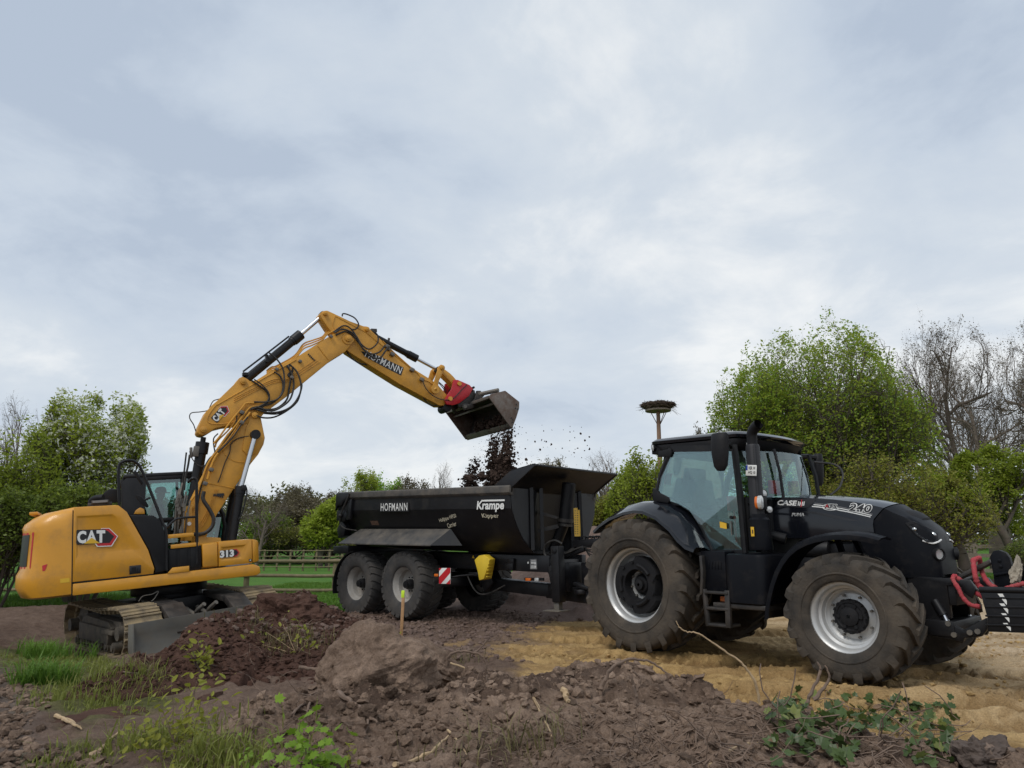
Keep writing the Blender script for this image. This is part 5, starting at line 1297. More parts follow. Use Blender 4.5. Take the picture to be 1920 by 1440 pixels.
# black panel, steps and box on the right front
m = MB(); m.slab([(-.70, 2.07), (-.34, 2.04), (-.24, 1.94), (-.17, 1.75), (-.14, 1.10), (-.335, 1.075), (-.32, 1.16), (-.42, 1.48)], -1.235, -.6); m.build('cab_side_panel', 'blackmat', exc, .02)
m = MB(); m.box((.13, -.95, 1.25), (.55, .5, .42)); m.build('battery_cover', 'blackmat', exc, .02)
for k in range(3):
    m = MB(); m.box((-.05 + k * .17, -1.205, 1.27), (.12, .012, .34)); m.build('cover_panel', 'blackmat', exc, .004)
for x0, x1, z in ((-.14, .285, 1.66), (-.08, .36, 1.485)):
    m = MB(); m.slab([(x0, z - .03), (x1, z - .03), (x1, z + .035), (x0, z + .035)], -1.22, -1.19); m.slab([(x0, z + .02), (x1, z + .02), (x1, z + .036), (x0, z + .036)], -1.19, -.8); m.build('step', 'yellow', exc, .004)
m = MB(); m.slab([(-.14, 1.05), (.20, 1.045), (.20, 1.14), (-.06, 1.14)], -1.275, -1.24); m.build('lower_step', 'yellow', exc, .004)
m = MB(); m.slab([(.41, 1.48), (.665, 1.49), (.665, 1.075), (.42, 1.085)], -1.25, -.55); m.build('tool_box', 'yellow', exc, .025)
m = MB()
Y = lambda pts, y: [Vector((a, y, b)) for a, b in pts]
po = [(.675, 1.495), (1.235, 1.485), (1.235, 1.065), (.675, 1.075)]; pi = [(.72, 1.40), (1.13, 1.40), (1.05, 1.17), (.72, 1.17)]; pj = [(.75, 1.375), (1.09, 1.375), (1.02, 1.20), (.75, 1.20)]
m.loft([Y(po, -.55), Y(po, -1.235), Y(po, -1.252), Y(pi, -1.252), Y(pj, -1.235)], True, True); m.build('tank_door', 'yellow', exc, .006, 30)
m = MB(); m.loft([[Vector((x, y, z)) for y, z in ((-1.25 + i_, 1.075 + i_ * .3), (-1.25 + i_, 1.48 - i_), (-.55, 1.48 - i_), (-.55, 1.075))] for x, i_ in ((1.245, 0), (1.30, .01), (1.34, .03), (1.365, .07))], True, True); m.build('front_corner', 'yellow', exc, .01, 50)
m = MB(); m.box((1.20, -1.254, 1.12), (.045, .008, .045)); m.build('lock', 'printblack', exc); m = MB(); m.box((1.20, -1.26, 1.12), (.018, .006, .018)); m.build('lock_core', 'white', exc)
# badges ------------------------------------------------------------
def badge_cat(o, ex, ey, s, parent, with_txt='CAT', back=True):
    """maker's badge: white letters, yellow wedge, black plate and red hexagon edge; s = width."""
    o, ex, ey = Vector(o), Vector(ex).normalized(), Vector(ey).normalized(); nz = ex.cross(ey); B = empty('badge', (0, 0, 0), (0, 0, 0), parent)
    def pl_(poly, mat, l, nm):
        me = bpy.data.meshes.new(nm); me.from_pydata([tuple(o + ex * (a * s) + ey * (b * s) + nz * l) for a, b in poly], [], [tuple(range(len(poly)))]); me.materials.append(MT[mat]); link(nm, me, B)
    hexo = [(.12, .25), (.30, .25), (.51, .02), (.36, -.24), (.02, -.24), (-.10, -.06)]
    pl_([(.11, .265), (.31, .265), (.535, .02), (.375, -.265), (.0, -.265), (-.13, -.06)], 'white', .002, 'badge_edge')
    pl_(hexo, 'red', .003, 'red_hexagon')
    pl_([(.15, .185), (.27, .185), (.435, .02), (.32, -.165), (.06, -.165), (-.03, -.05)], 'printblack', .004, 'hexagon_core')
    pl_([(-.50, .235), (.20, .235), (.235, .20), (.235, -.08), (.20, -.16), (-.48, -.19), (-.52, -.15), (-.52, .20)], 'printblack', .005, 'plate')
    if with_txt == 'CAT':
        lettering('C', o + ex * (-.385 * s) + ey * (.025 * s), ex, ey, .225 * s, 'white', B, .36 * s, .05, 0, 1, .007); lettering('A', o + ex * (-.14 * s) + ey * (.03 * s), ex, ey, .27 * s, 'white', B, .36 * s, .035, 0, 1, .007); lettering('T', o + ex * (.095 * s) + ey * (.03 * s), ex, ey, .22 * s, 'white', B, .36 * s, .06, 0, 1, .007)
        pl_([(-.33, -.165), (-.135, .0), (.075, -.165)], 'printyellow', .009, 'wedge')
    return B
badge_cat(EX.p3(*c1(564, 520), -1.252), EX.p3(*c1(675, 515), -1.252) - EX.p3(*c1(450, 521), -1.252), (0, 0, 1), .56, exc)
o_ = EX.p3(*c1(1330, 612), -1.253); exv = Vector((1, 0, -.0))
def small_badge():
    B = empty('badge', (0, 0, 0), (0, 0, 0), exc)
    def pl_(poly, mat, l, nm):
        me = bpy.data.meshes.new(nm); me.from_pydata([(o_.x + a, o_.y - l, o_.z + b) for a, b in poly], [], [tuple(range(len(poly)))]); me.materials.append(MT[mat]); link(nm, me, B)
    pl_([(.06, .065), (.13, .065), (.175, .0), (.13, -.065), (.06, -.065)], 'red', .003, 'red_hexagon'); pl_([(.06, .048), (.12, .048), (.152, .0), (.12, -.048), (.06, -.048)], 'printblack', .004, 'hexagon_core')
    pl_([(-.155, .062), (.085, .062), (.085, -.062), (-.155, -.062)], 'printblack', .005, 'plate')
    lettering('313', o_ + Vector((-.035, -.0, 0)), (1, 0, 0), (0, 0, 1), .235, 'white', B, .125, .055, 0, 1, .008)
small_badge()
# handrails and mirrors
m = MB(); m.tube(smooth_path([(-.85, -1.12, 2.15), (-.86, -1.12, 2.55), (-.86, -1.12, 2.90), (-.80, -1.12, 2.985), (-.68, -1.12, 3.0), (-.60, -1.12, 2.96), (-.52, -1.12, 2.84), (-.35, -1.15, 2.36), (-.20, -1.20, 1.90), (-.15, -1.22, 1.74), (-.145, -1.235, 1.10)], 4), .024, 8); m.build('handrail', 'black', exc)
m = MB(); m.tube(smooth_path([(.335, -1.2, 1.15), (.335, -1.2, 1.9), (.34, -1.2, 2.52), (.325, -1.2, 2.62), (.27, -1.19, 2.63), (.22, -1.1, 2.58)], 5), .026, 8); m.tube(smooth_path([(-.16, -1.22, 1.80), (-.02, -1.2, 1.93), (.10, -1.2, 1.96), (.33, -1.2, 1.96)], 5), .020, 8); m.build('handrail', 'black', exc)
mi = MB(); mi.loft([[EX.p3(*c1(825, 308), -1.0) + Vector((.10 * math.cos(a) * k + .03 * l, l * .9, -.10 * math.cos(a) * k + .0 + .06 * math.sin(a) * k)) for a in np.linspace(0, 2 * math.pi, 16, endpoint=False)] for k, l in ((.6, .05), (1, .02), (1, -.02), (.9, -.03))], True, True); mi.tube([EX.p3(*c1(825, 308), -.98), EX.p3(*c1(870, 290), -.6)], .02, 6); mi.build('mirror', 'blackmat', exc)
m = MB(); m.slab([tuple(EX.xz(*c1(*p), -.9)) for p in ((778, 385), (790, 360), (812, 346), (836, 356), (840, 385))], -1.0, -.75); m.build('lamp_cover', 'yellow', exc, .012)
m = MB(); m.slab([tuple(EX.xz(*c1(*p), -.3)) for p in ((770, 140), (790, 132), (832, 205), (822, 215))], -.34, -.25); m.build('wiper_cover', 'blackmat', exc, .006)
# ---- cab
CY0, CY1 = .28, 1.22
m = MB()
for y in (CY0, CY1):
    m.slab([(-.78, 1.15), (-.78, 2.70), (-.70, 2.80), (-.36, 2.80), (-.40, 2.0), (-.38, 1.15)], y - .03, y + .03)
    m.tube([(.92, y, 1.2), (1.02, y, 1.75), (.98, y, 2.0), (.62, y, 2.78)], .042, 8)
    m.bar((-.4, y, 2.78), (.64, y, 2.78), .06, .09); m.bar((-.4, y, 1.98), (.98, y, 1.98), .05, .07 if y == CY0 else .04); m.bar((-.4, y, 1.22), (.93, y, 1.22), .05, .12)
    m.tube([(.27, y, 2.0), (.25, y, 2.78)], .03, 6)
m.bar((-.76, CY0, 2.72), (-.76, CY1, 2.72), .06, .12); m.bar((-.76, CY0, 1.9), (-.76, CY1, 1.9), .06, .5); m.bar((.64, CY0, 2.78), (.64, CY1, 2.78), .06, .08); m.bar((.93, CY0, 1.22), (.93, CY1, 1.22), .06, .12); m.box((.08, .75, 1.15), (1.7, .96, .12))
m.build('cab_frame', 'black', exc, .008)
m = MB()
m.loft([[Vector((x, y, z)) for x, y in ((-.74 + i_, CY0 - .03 + i_), (.66 - i_, CY0 - .03 + i_), (.66 - i_, CY1 + .03 - i_), (-.74 + i_, CY1 + .03 - i_))] for z, i_ in ((2.79, .0), (2.85, -.01), (2.875, .03))], True, True); m.build('cab_roof', 'blackmat', exc, .02)
for y, nm in ((CY0, 'side_window'), (CY1, 'door_window')):
    m = MB(); m.slab([(-.385, 2.01), (.97, 2.01), (.61, 2.75), (-.385, 2.75)], y - .004, y + .004); m.build(nm, 'glass2' if y == CY0 else 'glass', exc, 0, 0)
    m = MB(); m.slab([(-.37, 1.28), (.93, 1.28), (1.0, 1.75), (.97, 1.95), (-.39, 1.95)], y - .003, y + .003); m.build('lower_window', 'glass2', exc, 0, 0)
m = MB(); m.add([(.95, CY0, 1.28), (.95, CY1, 1.28), (1.03, CY1, 1.75), (1.03, CY0, 1.75)], [(0, 1, 2, 3)]); m.add([(1.03, CY0, 1.75), (1.03, CY1, 1.75), (.99, CY1, 2.0), (.99, CY0, 2.0)], [(0, 1, 2, 3)]); m.add([(.99, CY0, 2.0), (.99, CY1, 2.0), (.635, CY1, 2.76), (.635, CY0, 2.76)], [(0, 1, 2, 3)]); m.build('windscreen', 'glass', exc, 0, 0)
m = MB(); m.add([(-.77, CY0, 2.15), (-.77, CY1, 2.15), (-.77, CY1, 2.66), (-.77, CY0, 2.66)], [(0, 1, 2, 3)]); m.build('rear_window', 'glass2', exc, 0, 0)
m = MB(); m.box((-.12, .75, 1.68), (.5, .5, .14)); m.box((-.40, .75, 2.02), (.13, .48, .7), Matrix.Rotation(-.12, 3, 'Y')); m.box((-.44, .75, 2.45), (.09, .28, .2)); m.box((.05, .46, 1.86), (.5, .12, .08)); m.box((.05, 1.04, 1.86), (.5, .12, .08)); m.build('operator_seat', 'seat', exc, .03)
for y in (.46, 1.04):
    m = MB(); m.tube([(.27, y, 1.88), (.30, y, 2.03)], .02, 8); m.ball((.30, y, 2.05), .035, 10); m.build('joystick', 'blackmat', exc)
m = MB(); m.box((.62, .42, 1.95), (.04, .16, .22)); m.tube([(.6, .42, 1.5), (.62, .42, 1.85)], .015, 6); m.build('monitor', 'printgrey', exc, .008)
m = MB(); m.slab([(-1.05, 2.40), (-1.06, 2.60), (-.96, 2.68), (-.78, 2.66), (-.78, 2.40)], 1.25, 1.29); m.build('cab_mirror', 'blackmat', exc, .02)
# ---- boom and stick
def traced(fn, pts, y): return [EX.xz(*fn(*p), y) for p in pts]
def plate(poly, hw, name, mat='yellow2', bev=.014, parent=None, y=0):
    m = MB(); m.slab(poly, y - hw, y + hw); return m.build(name, mat, parent or exc, bev)
def pin(x, z, hw, r, par, nm='pin', mat='yellow2'):
    m = MB(); m.cyl((x, -hw - .05, z), (x, hw + .05, z), r, n=20); m.cyl((x, -hw - .062, z), (x, hw + .062, z), r * .55, n=14); return m.build(nm, mat, par, .006)
b1 = [(.60, 1.30), (.40, 1.50), (.345, 1.70), (.31, 2.02), (.335, 2.27), (.50, 2.62), (.74, 3.09), (1.08, 3.58), (1.33, 3.80), (1.50, 3.97), (1.60, 3.96), (1.66, 3.86), (1.73, 3.43), (1.70, 3.30), (1.59, 3.10), (1.45, 2.93), (1.14, 2.49), (.80, 1.98), (.62, 1.60), (.72, 1.35)]
boom1 = plate(b1, .20, 'lower_boom')
m = MB()
for s in (-1, 1):
    m.slab([(1.29, 3.20), (1.40, 3.08), (1.56, 3.12), (1.69, 3.34), (1.71, 3.44), (1.63, 3.86), (1.50, 3.95), (1.36, 3.60)], s * .198, s * .225)
m.build('boom_plate', 'yellow2', boom1, .008)
m = MB(); m.tube(smooth_path([(.93, -.203, 3.22), (.99, -.203, 3.10), (1.12, -.203, 3.0), (1.28, -.203, 2.96), (1.45, -.203, 2.97)], 5), .008, 5); m.build('weld_seam', 'yellow2', boom1); m = MB(); m.tube([(.62, -.203, 2.60), (1.14, -.203, 2.46)], .008, 5); m.build('weld_seam', 'yellow2', boom1); m = MB(); m.tube([(.345, -.203, 1.72), (.62, -.203, 1.62)], .008, 5); m.build('weld_seam', 'yellow2', boom1)
pin(1.535, 3.885, .23, .06, boom1); pin(.36, 2.17, .20, .05, boom1)
b2 = [(.48, 3.58), (.50, 3.68), (.64, 3.97), (.75, 4.10), (.84, 4.18), (1.20, 4.55), (1.27, 4.65), (1.34, 4.67), (1.42, 4.63), (1.47, 4.58), (1.60, 4.61), (2.08, 4.93), (2.42, 5.11), (2.9, 5.44), (3.21, 5.64), (3.46, 5.70), (3.58, 5.67), (3.66, 5.58), (3.63, 5.46), (3.46, 5.26), (3.13, 5.05), (2.5, 4.53), (2.21, 4.29), (1.72, 3.92), (1.62, 3.80), (1.50, 3.78), (1.38, 3.72), (.96, 3.68), (.80, 3.64), (.68, 3.56), (.58, 3.51), (.51, 3.53)]
boom2 = plate(b2, .215, 'upper_boom')
m = MB(); m.tube(smooth_path([(.84, -.219, 4.12), (.72, -.219, 3.96), (.66, -.219, 3.82), (.72, -.219, 3.74), (.95, -.219, 3.73), (1.3, -.219, 3.78)], 5), .010, 5); m.build('weld_seam', 'yellow2', boom2); m = MB(); m.tube([(.84, -.219, 4.10), (1.5, -.219, 4.50), (2.4, -.219, 5.05)], .010, 5); m.build('weld_seam', 'yellow2', boom2); m = MB(); m.tube([(2.86, -.219, 5.36), (3.08, -.219, 5.06)], .010, 5); m.build('weld_seam', 'yellow2', boom2)
for x, z, r in ((.59, 3.62, .06), (1.335, 4.57, .06), (3.53, 5.55, .075)): pin(x, z, .22, r, boom2)
m = MB(); m.lathe([(.001, .0), (.13, .0), (.13, .02), (.001, .025)], (3.53, -.215, 5.55), (0, -1, 0), 26); m.build('pivot_boss', 'yellow2', boom2)
# plugs, clips
m = MB()
for k in range(5): m.cyl((2.66 - .0 + k * .028, -.20, 5.17 - k * .03), (2.66 + k * .028, -.235, 5.17 - k * .03), .017, n=8)
m.build('grease_plugs', 'printblack', boom2)
m = MB(); m.lathe([(.01, .0), (.055, .0), (.055, .04), (.01, .045)], (2.26, -.21, 4.72), (0, -1, 0), 14); m.build('boom_lamp', 'printblack', boom2)
m = MB()
for k in range(5): m.cyl((.77 + k * .035, -.20, 2.36 - k * .012), (.77 + k * .035, -.225, 2.36 - k * .012), .016, n=8)
m.box((.84, -.208, 2.36), (.2, .012, .05)); m.build('grease_bank', 'printblack', boom1)
bc = EX.p3(*c2(357, 912), -.218); bx = (EX.p3(*c2(405, 850), -.218) - EX.p3(*c2(300, 965), -.218)).normalized(); badge_cat(bc, bx, Vector((0, -1, 0)).cross(bx), .36, boom2)
stp = [(2.945, 6.06), (2.96, 6.10), (3.02, 6.155), (3.12, 6.175), (3.25, 6.12), (3.62, 5.96), (3.92, 5.865), (3.99, 5.865), (4.06, 5.80), (4.46, 5.43), (5.03, 4.93), (5.37, 4.73), (5.60, 4.58), (5.82, 4.33), (5.90, 4.22), (5.88, 4.13), (5.80, 4.07), (5.62, 4.07), (4.67, 4.57), (4.04, 4.96), (3.55, 5.27), (3.40, 5.40), (3.36, 5.52), (3.26, 5.62), (3.13, 5.76)]
stick = plate(stp, .165, 'stick')
m = MB(); m.tube([(3.30, -.169, 6.05), (3.95, -.169, 5.73), (4.5, -.169, 5.30), (5.1, -.169, 4.83)], .008, 5); m.build('weld_seam', 'yellow2', stick); m = MB(); m.tube(smooth_path([(3.28, -.169, 6.06), (3.24, -.169, 5.95), (3.22, -.169, 5.85), (3.28, -.169, 5.70)], 5), .010, 5); m.build('weld_seam', 'yellow2', stick)
for x, z, r in ((3.06, 6.10, .05), (3.985, 5.79, .05), (5.86, 4.21, .05), (5.50, 4.43, .055)): pin(x, z, .17, r, stick)
# name board on the stick
def sp(x, y): return EX.p3(*c3(x, y), -.168)
decal([tuple(sp(*p)) for p in ((365, 372), (478, 400), (670, 490), (652, 546), (500, 470), (392, 408))], 'printblack', stick, 'name_board', .003, Vector((0, -1, 0)))
tx = (sp(650, 510) - sp(430, 400)).normalized(); ty = Vector((0, -1, 0)).cross(tx)
lettering('HOFMANN', sp(529, 451), tx, ty, (sp(655, 513) - sp(403, 389)).length, 'white', stick, .165, .004, 0, 1.1, .008)
# rams
def ram(a, b, c, r, rr, name, mat='black', col=.12, par=None):
    a, b, c = Vector(a), Vector(b), Vector(c); d = (b - a).normalized(); m = MB(); m.tube([a, b], r, 18); m.tube([b - d * col, b + d * .015], r * 1.28, 18); m.tube([b - d * (col + .05), b - d * col], r * 1.12, 18); m.ball(a, r * 1.1, 12); o = m.build(name, mat, par or exc)
    m = MB(); m.tube([b, c], rr, 16); m.build('piston_rod', 'chrome', o)
    m = MB(); x, y, z = frame_from((0, 1, 0)); m.cyl(c - Vector((0, .07, 0)), c + Vector((0, .07, 0)), rr * 1.9, n=18); m.build('rod_eye', mat, o); return o
for s in (-1, 1):
    o = ram((1.02, s * .36, 1.36), (1.225, s * .34, 2.47), (1.525, s * .30, 3.49), .082, .048, 'boom_ram')
    m = MB(); m.tube(smooth_path([(1.30, s * .40, 2.50), (1.32, s * .42, 2.35), (1.22, s * .44, 1.98), (1.15, s * .43, 1.85)], 5), .016, 6); m.box((1.26, s * .36, 2.45), (.09, .19, .11)); m.build('ram_pipe', 'black', o, .01)
m = MB(); m.cyl((1.53, -.34, 3.49), (1.53, -.225, 3.49), .095, n=22); m.cyl((1.53, -.352, 3.49), (1.53, -.34, 3.49), .075, n=22); m.cyl((1.53, .34, 3.49), (1.53, .225, 3.49), .095, n=22); m.build('ram_pin', 'blackmat', exc)
m = MB(); m.cyl((1.53, -.358, 3.49), (1.53, -.352, 3.49), .066, n=22); m.build('pin_cap', 'white', exc)
a_, b_ = Vector((.39, 0, 2.15)), Vector((.60, 0, 3.40)); d_ = (b_ - a_).normalized()
m = MB(); m.tube([a_, b_], .098, 20); m.tube([b_ - d_ * .22, b_], .125, 20); m.tube([b_, b_ + d_ * .10], .05, 12); m.cyl((.59, -.14, 3.62), (.59, .14, 3.62), .10, n=20); m.build('boom_adjust_ram', 'black', exc)
m = MB(); m.box((.47, -.06, 3.22), (.10, .12, .2), Matrix.Rotation(.15, 3, 'Y')); m.cyl((.38, -.1, 3.1), (.38, -.1, 3.3), .03, n=8); m.build('valve_block', 'steel', exc, .015)
o = ram((1.40, 0, 4.63), (2.56, 0, 5.645), (3.06, 0, 6.10), .088, .045, 'stick_ram', 'black', .20)
m = MB(); m.tube([(1.36, -.1, 4.80), (1.75, -.1, 5.12), (2.3, -.08, 5.58)], .018, 6); m.box((1.40, -.08, 4.75), (.10, .10, .06)); m.box((1.83, -.09, 5.08), (.05, .12, .16)); m.build('ram_pipe', 'black', o)
o = ram((4.02, 0, 5.775), (5.20, 0, 5.20), (5.72, 0, 4.94), .072, .038, 'bucket_ram', 'black', .22)
m = MB(); m.box((4.18, -.05, 5.80), (.14, .1, .08)); m.cyl((4.52, 0, 5.5), (4.56, 0, 5.66), .03, n=8); m.build('ram_port', 'steeldark', o, .01)
for s in (-1, 1):
    m = MB(); m.slab([(5.42, 4.42), (5.46, 4.36), (5.54, 4.35), (5.59, 4.42), (5.60, 4.60), (5.79, 4.92), (5.77, 5.0), (5.70, 5.02), (5.64, 4.97)], s * .20, s * .245); m.build('bucket_link', 'yellow2', exc, .008)
m = MB(); m.slab([(5.66, 4.93), (5.74, 5.01), (5.98, 4.84), (6.06, 4.76), (6.20, 4.60), (6.16, 4.50), (6.07, 4.50), (5.95, 4.66)], -.12, .12); m.build('power_link', 'yellow2', exc, .01)
pin(5.72, 4.94, .24, .055, exc, 'link_pin'); 
m = MB(); m.lathe([(.01, 0), (.10, 0), (.10, .03), (.04, .035), (.01, .06)], (5.50, -.245, 4.43), (0, -1, 0), 20); m.build('link_boss', 'yellow2', exc)
# quick coupler
cp = [(5.99, 4.66), (6.10, 4.66), (6.40, 4.54), (6.48, 4.45), (6.36, 4.28), (6.08, 4.10), (5.92, 4.06), (5.76, 4.08), (5.72, 4.18), (5.78, 4.27), (5.93, 4.45)]
cpl = empty('quick_coupler', (0, 0, 0), (0, 0, 0), exc)
for s in (-1, 1):
    m = MB(); m.slab(cp, s * .20, s * .26); m.build('side_plate', 'coupler', cpl, .012)
    m = MB(); m.slab([(6.16, 4.27), (6.44, 4.46), (6.55, 4.42), (6.56, 4.30), (6.44, 4.05), (6.24, 3.98), (6.10, 4.02), (6.06, 4.12)], s * .15, s * .21); m.build('hook_plate', 'steeldark', cpl, .01)
    m = MB()
    for x, z in ((6.12, 4.565), (5.86, 4.21)): m.cyl((x, s * .26, z), (x, s * .295, z), .05, n=14)
    m.build('coupler_pin', 'yellow2', cpl)
m = MB(); m.box((6.2, 0, 4.32), (.4, .34, .26), Matrix.Rotation(.3, 3, 'Y')); m.cyl((6.45, -.25, 4.42), (6.45, .25, 4.42), .045, n=12); m.tube([(6.45, -.1, 4.45), (6.6, -.1, 4.52)], .03, 8); m.cyl((5.82, -.18, 4.02), (5.82, .18, 4.02), .10, n=16); m.build('coupler_body', 'blackmat', cpl, .02)
# bucket
BK = empty('bucket', (0, 0, 0), (0, 0, 0), exc)
bp = [(6.43, 4.13), (6.56, 4.17), (6.82, 4.235), (6.98, 4.14), (7.17, 3.98), (7.16, 3.86), (7.08, 3.68), (6.95, 3.42)]
Y0, Y1 = -1.10, 1.15
m = MB(); n_ = len(bp); out_ = [[Vector((a, y, b)) for a, b in bp] for y in (Y0, Y1)]
c_ = Vector((6.75, 0, 3.86)); inn = [[Vector((a + (c_.x - a) * .05, y, b + (c_.z - b) * .05)) for a, b in bp] for y in (Y0, Y1)]
m.loft(out_, False, False); m.loft(inn, False, False); m.add(out_[0] + inn[0], [(i, i + 1, n_ + i + 1, n_ + i) for i in range(n_ - 1)]); m.add(out_[1] + inn[1], [(i, i + 1, n_ + i + 1, n_ + i) for i in range(n_ - 1)]); m.add([out_[0][0], inn[0][0], inn[1][0], out_[1][0]], [(0, 1, 2, 3)]); m.add([out_[0][-1], inn[0][-1], inn[1][-1], out_[1][-1]], [(0, 1, 2, 3)])
m.build('shell', 'steeldark', BK, 0, 30)
MT['bucketside'] = M('bucket_side_muddy', (.20, .185, .165), .55, .3, .15, 5, dirt=((.11, .06, .04), .55, 4), bump=.15)
for y, s in ((Y0, -1), (Y1, 1)):
    m = MB(); m.slab([(6.40, 4.10), (6.46, 4.17), (6.84, 4.25), (7.19, 3.99), (7.17, 3.84), (7.07, 3.62), (6.95, 3.40), (6.90, 3.41)], y, y + s * .03); m.build('side_plate', 'bucketside', BK, .005)
    m = MB()
    for a, b in ((7.10, 3.93), (7.07, 3.84), (7.13, 3.82), (6.93, 3.62), (6.97, 3.58), (6.95, 3.52)): m.cyl((a, y, b), (a, y + s * .04, b), .018, n=8)
    m.build('bolt', 'printblack', BK)
m = MB(); m.bar((6.46, Y0, 4.11), (6.46, Y1, 4.11), .10, .07); m.bar((6.60, Y0, 3.98), (6.60, Y1, 3.98), .02, .05); m.build('rim_bar', 'steel', BK, .008)
m = MB(); m.bar((6.93, Y0, 3.45), (6.93, Y1, 3.45), .05, .14, (-.5, 0, .86)); m.build('cutting_edge', 'steel', BK, .005)
for s in (-1, 1):
    m = MB(); m.slab([(6.36, 4.08), (6.20, 4.10), (6.14, 4.02), (6.20, 3.94), (6.42, 3.98), (6.60, 4.15), (6.75, 4.28), (6.66, 4.40), (6.56, 4.40), (6.50, 4.22)], s * .23, s * .29); m.build('ear', 'steeldark', BK, .008)
m = MB(); m.cyl((6.22, -.3, 4.02), (6.22, .3, 4.02), .04, n=12); m.cyl((6.62, -.3, 4.33), (6.62, .3, 4.33), .04, n=12); m.tube([(6.60, -.4, 4.30), (6.85, -.8, 4.32)], .05, 8); m.build('bucket_pin', 'steel', BK)
# ---- pipes and hoses
def hose(pts, fn, ys, r, mat='hose', nm='hose', par=None, n=5):
    P_ = [EX.p3(*fn(a, b), y) for (a, b), y in zip(pts, ys if isinstance(ys, (list, tuple)) else [ys] * len(pts))]
    m = MB(); m.tube(smooth_path(P_, n), r, 7); return m.build(nm, mat, par or exc)
for k, off in enumerate((0, 14, 27)):
    hose([(720, 600 - off), (760, 570 - off), (800, 560 - off), (940, 480 - off), (1010, 400 - off * 1.4), (1080, 370 - off * 1.4), (1160, 330 - off), (1195, 290 - off), (1240, 262 - off * .6), (1330, 228 - off * .4)], c2, [-.2 + .1 * k] * 10, .016, 'yellow2', 'oil_pipe', boom2)
hose([(1260, 270), (1310, 245), (1370, 255), (1430, 300), (1480, 390), (1560, 465), (1620, 470), (1660, 420), (1690, 380)], c2, -.27, .020); hose([(1270, 290), (1340, 262), (1400, 290), (1450, 350), (1500, 410), (1560, 440), (1620, 420), (1660, 370)], c2, -.25, .018)
hose([(1250, 265), (1330, 215), (1390, 240), (1440, 310), (1480, 370), (1540, 400), (1600, 350), (1600, 290), (1560, 255)], c2, -.23, .017); hose([(1320, 140), (1325, 120), (1360, 125), (1420, 155), (1450, 205), (1430, 240), (1390, 245)], c2, -.20, .016)
hose([(1350, 410), (1390, 465), (1450, 510), (1520, 522), (1580, 510)], c2, -.10, .016); hose([(1370, 410), (1420, 460), (1480, 490), (1530, 488)], c2, .0, .014)
for pts, y, r in (([(740, 430), (800, 480), (850, 560), (860, 660), (850, 740), (800, 800), (720, 820), (620, 820)], -.28, .017), ([(780, 580), (830, 620), (850, 690), (830, 770), (760, 830), (690, 850), (600, 870)], -.26, .017), ([(880, 530), (920, 600), (935, 690), (910, 790), (850, 850), (760, 890), (640, 860)], -.29, .020), ([(900, 520), (960, 580), (990, 670), (985, 750), (930, 840), (850, 890), (740, 905), (640, 880)], -.31, .018), ([(600, 650), (660, 690), (720, 740), (740, 800), (700, 850), (620, 880)], -.25, .018), ([(620, 640), (690, 690), (740, 760), (720, 820), (650, 860), (590, 880)], -.28, .014), ([(990, 740), (960, 820), (880, 890), (780, 940), (690, 945), (620, 920)], -.27, .017), ([(930, 540), (900, 700), (880, 800), (800, 870), (700, 880), (650, 870)], -.24, .020), ([(970, 560), (1000, 690), (960, 800), (890, 880), (800, 915), (690, 910)], -.20, .016)): hose(pts, c2, y, r)
for pts, y, r in (([(640, 830), (560, 830), (530, 860), (430, 980), (350, 1090), (300, 1150)], -.26, .018), ([(700, 850), (600, 860), (540, 920), (470, 1010), (390, 1110), (330, 1200)], -.25, .018), ([(560, 850), (500, 930), (420, 1040), (330, 1130), (310, 1180)], -.23, .016)): hose(pts, c2, y, r, 'yellow2', 'oil_pipe')
for pts, y, r in (([(600, 130), (540, 220), (480, 320), (400, 430), (300, 530), (230, 640), (180, 780), (140, 880), (80, 960)], -.24, .018), ([(620, 160), (560, 240), (500, 330), (420, 440), (320, 540), (270, 640), (235, 760)], -.26, .022)): hose(pts, c7, y, r, 'yellow2', 'oil_pipe')
hose([(560, 180), (510, 260), (470, 340), (400, 430), (310, 530), (250, 580), (200, 680), (190, 770), (150, 960), (145, 1040)], c7, -.22, .016); hose([(600, 200), (540, 270), (480, 360), (420, 430), (330, 520)], c7, -.28, .016); hose([(500, 180), (490, 260), (430, 380), (320, 520), (300, 500), (290, 400), (330, 350)], c7, -.24, .013)
hose([(205, 870), (195, 940), (250, 1030), (288, 1110), (280, 1180), (230, 1235), (170, 1255), (110, 1255)], c7, -.32, .036, 'hose', 'hose')
hose([(610, 372), (520, 390), (450, 440), (435, 520), (390, 620), (350, 740), (330, 790)], c7, -.22, .010); hose([(75, 510), (100, 580), (160, 640), (220, 630), (290, 550)], c7, -.2, .010); hose([(45, 520), (30, 650), (15, 780), (10, 900)], c7, .1, .016); hose([(75, 540), (60, 640), (35, 750), (25, 860)], c7, .05, .020)
hose([(130, 330), (110, 270), (75, 210), (90, 165), (170, 155), (240, 140), (262, 100), (290, 55), (350, 35), (390, 0)], c7, -.1, .010)
for k in range(3): hose([(330 - k * 14, 850), (290 - k * 12, 960), (250 - k * 14, 1060), (200 - k * 20, 1170), (150, 1210 - k * 12)], c7, -.21, .006, 'yellow2', 'grease_line', boom1)
for k in range(3): hose([(1110 + k * 18, 480 + k * 10), (980 + k * 10, 570 + k * 12), (880, 640 + k * 8), (780, 640 + k * 14), (640, 700 + k * 14), (460, 790 + k * 16)], c2, -.222, .006, 'yellow2', 'grease_line', boom2)
m = MB()
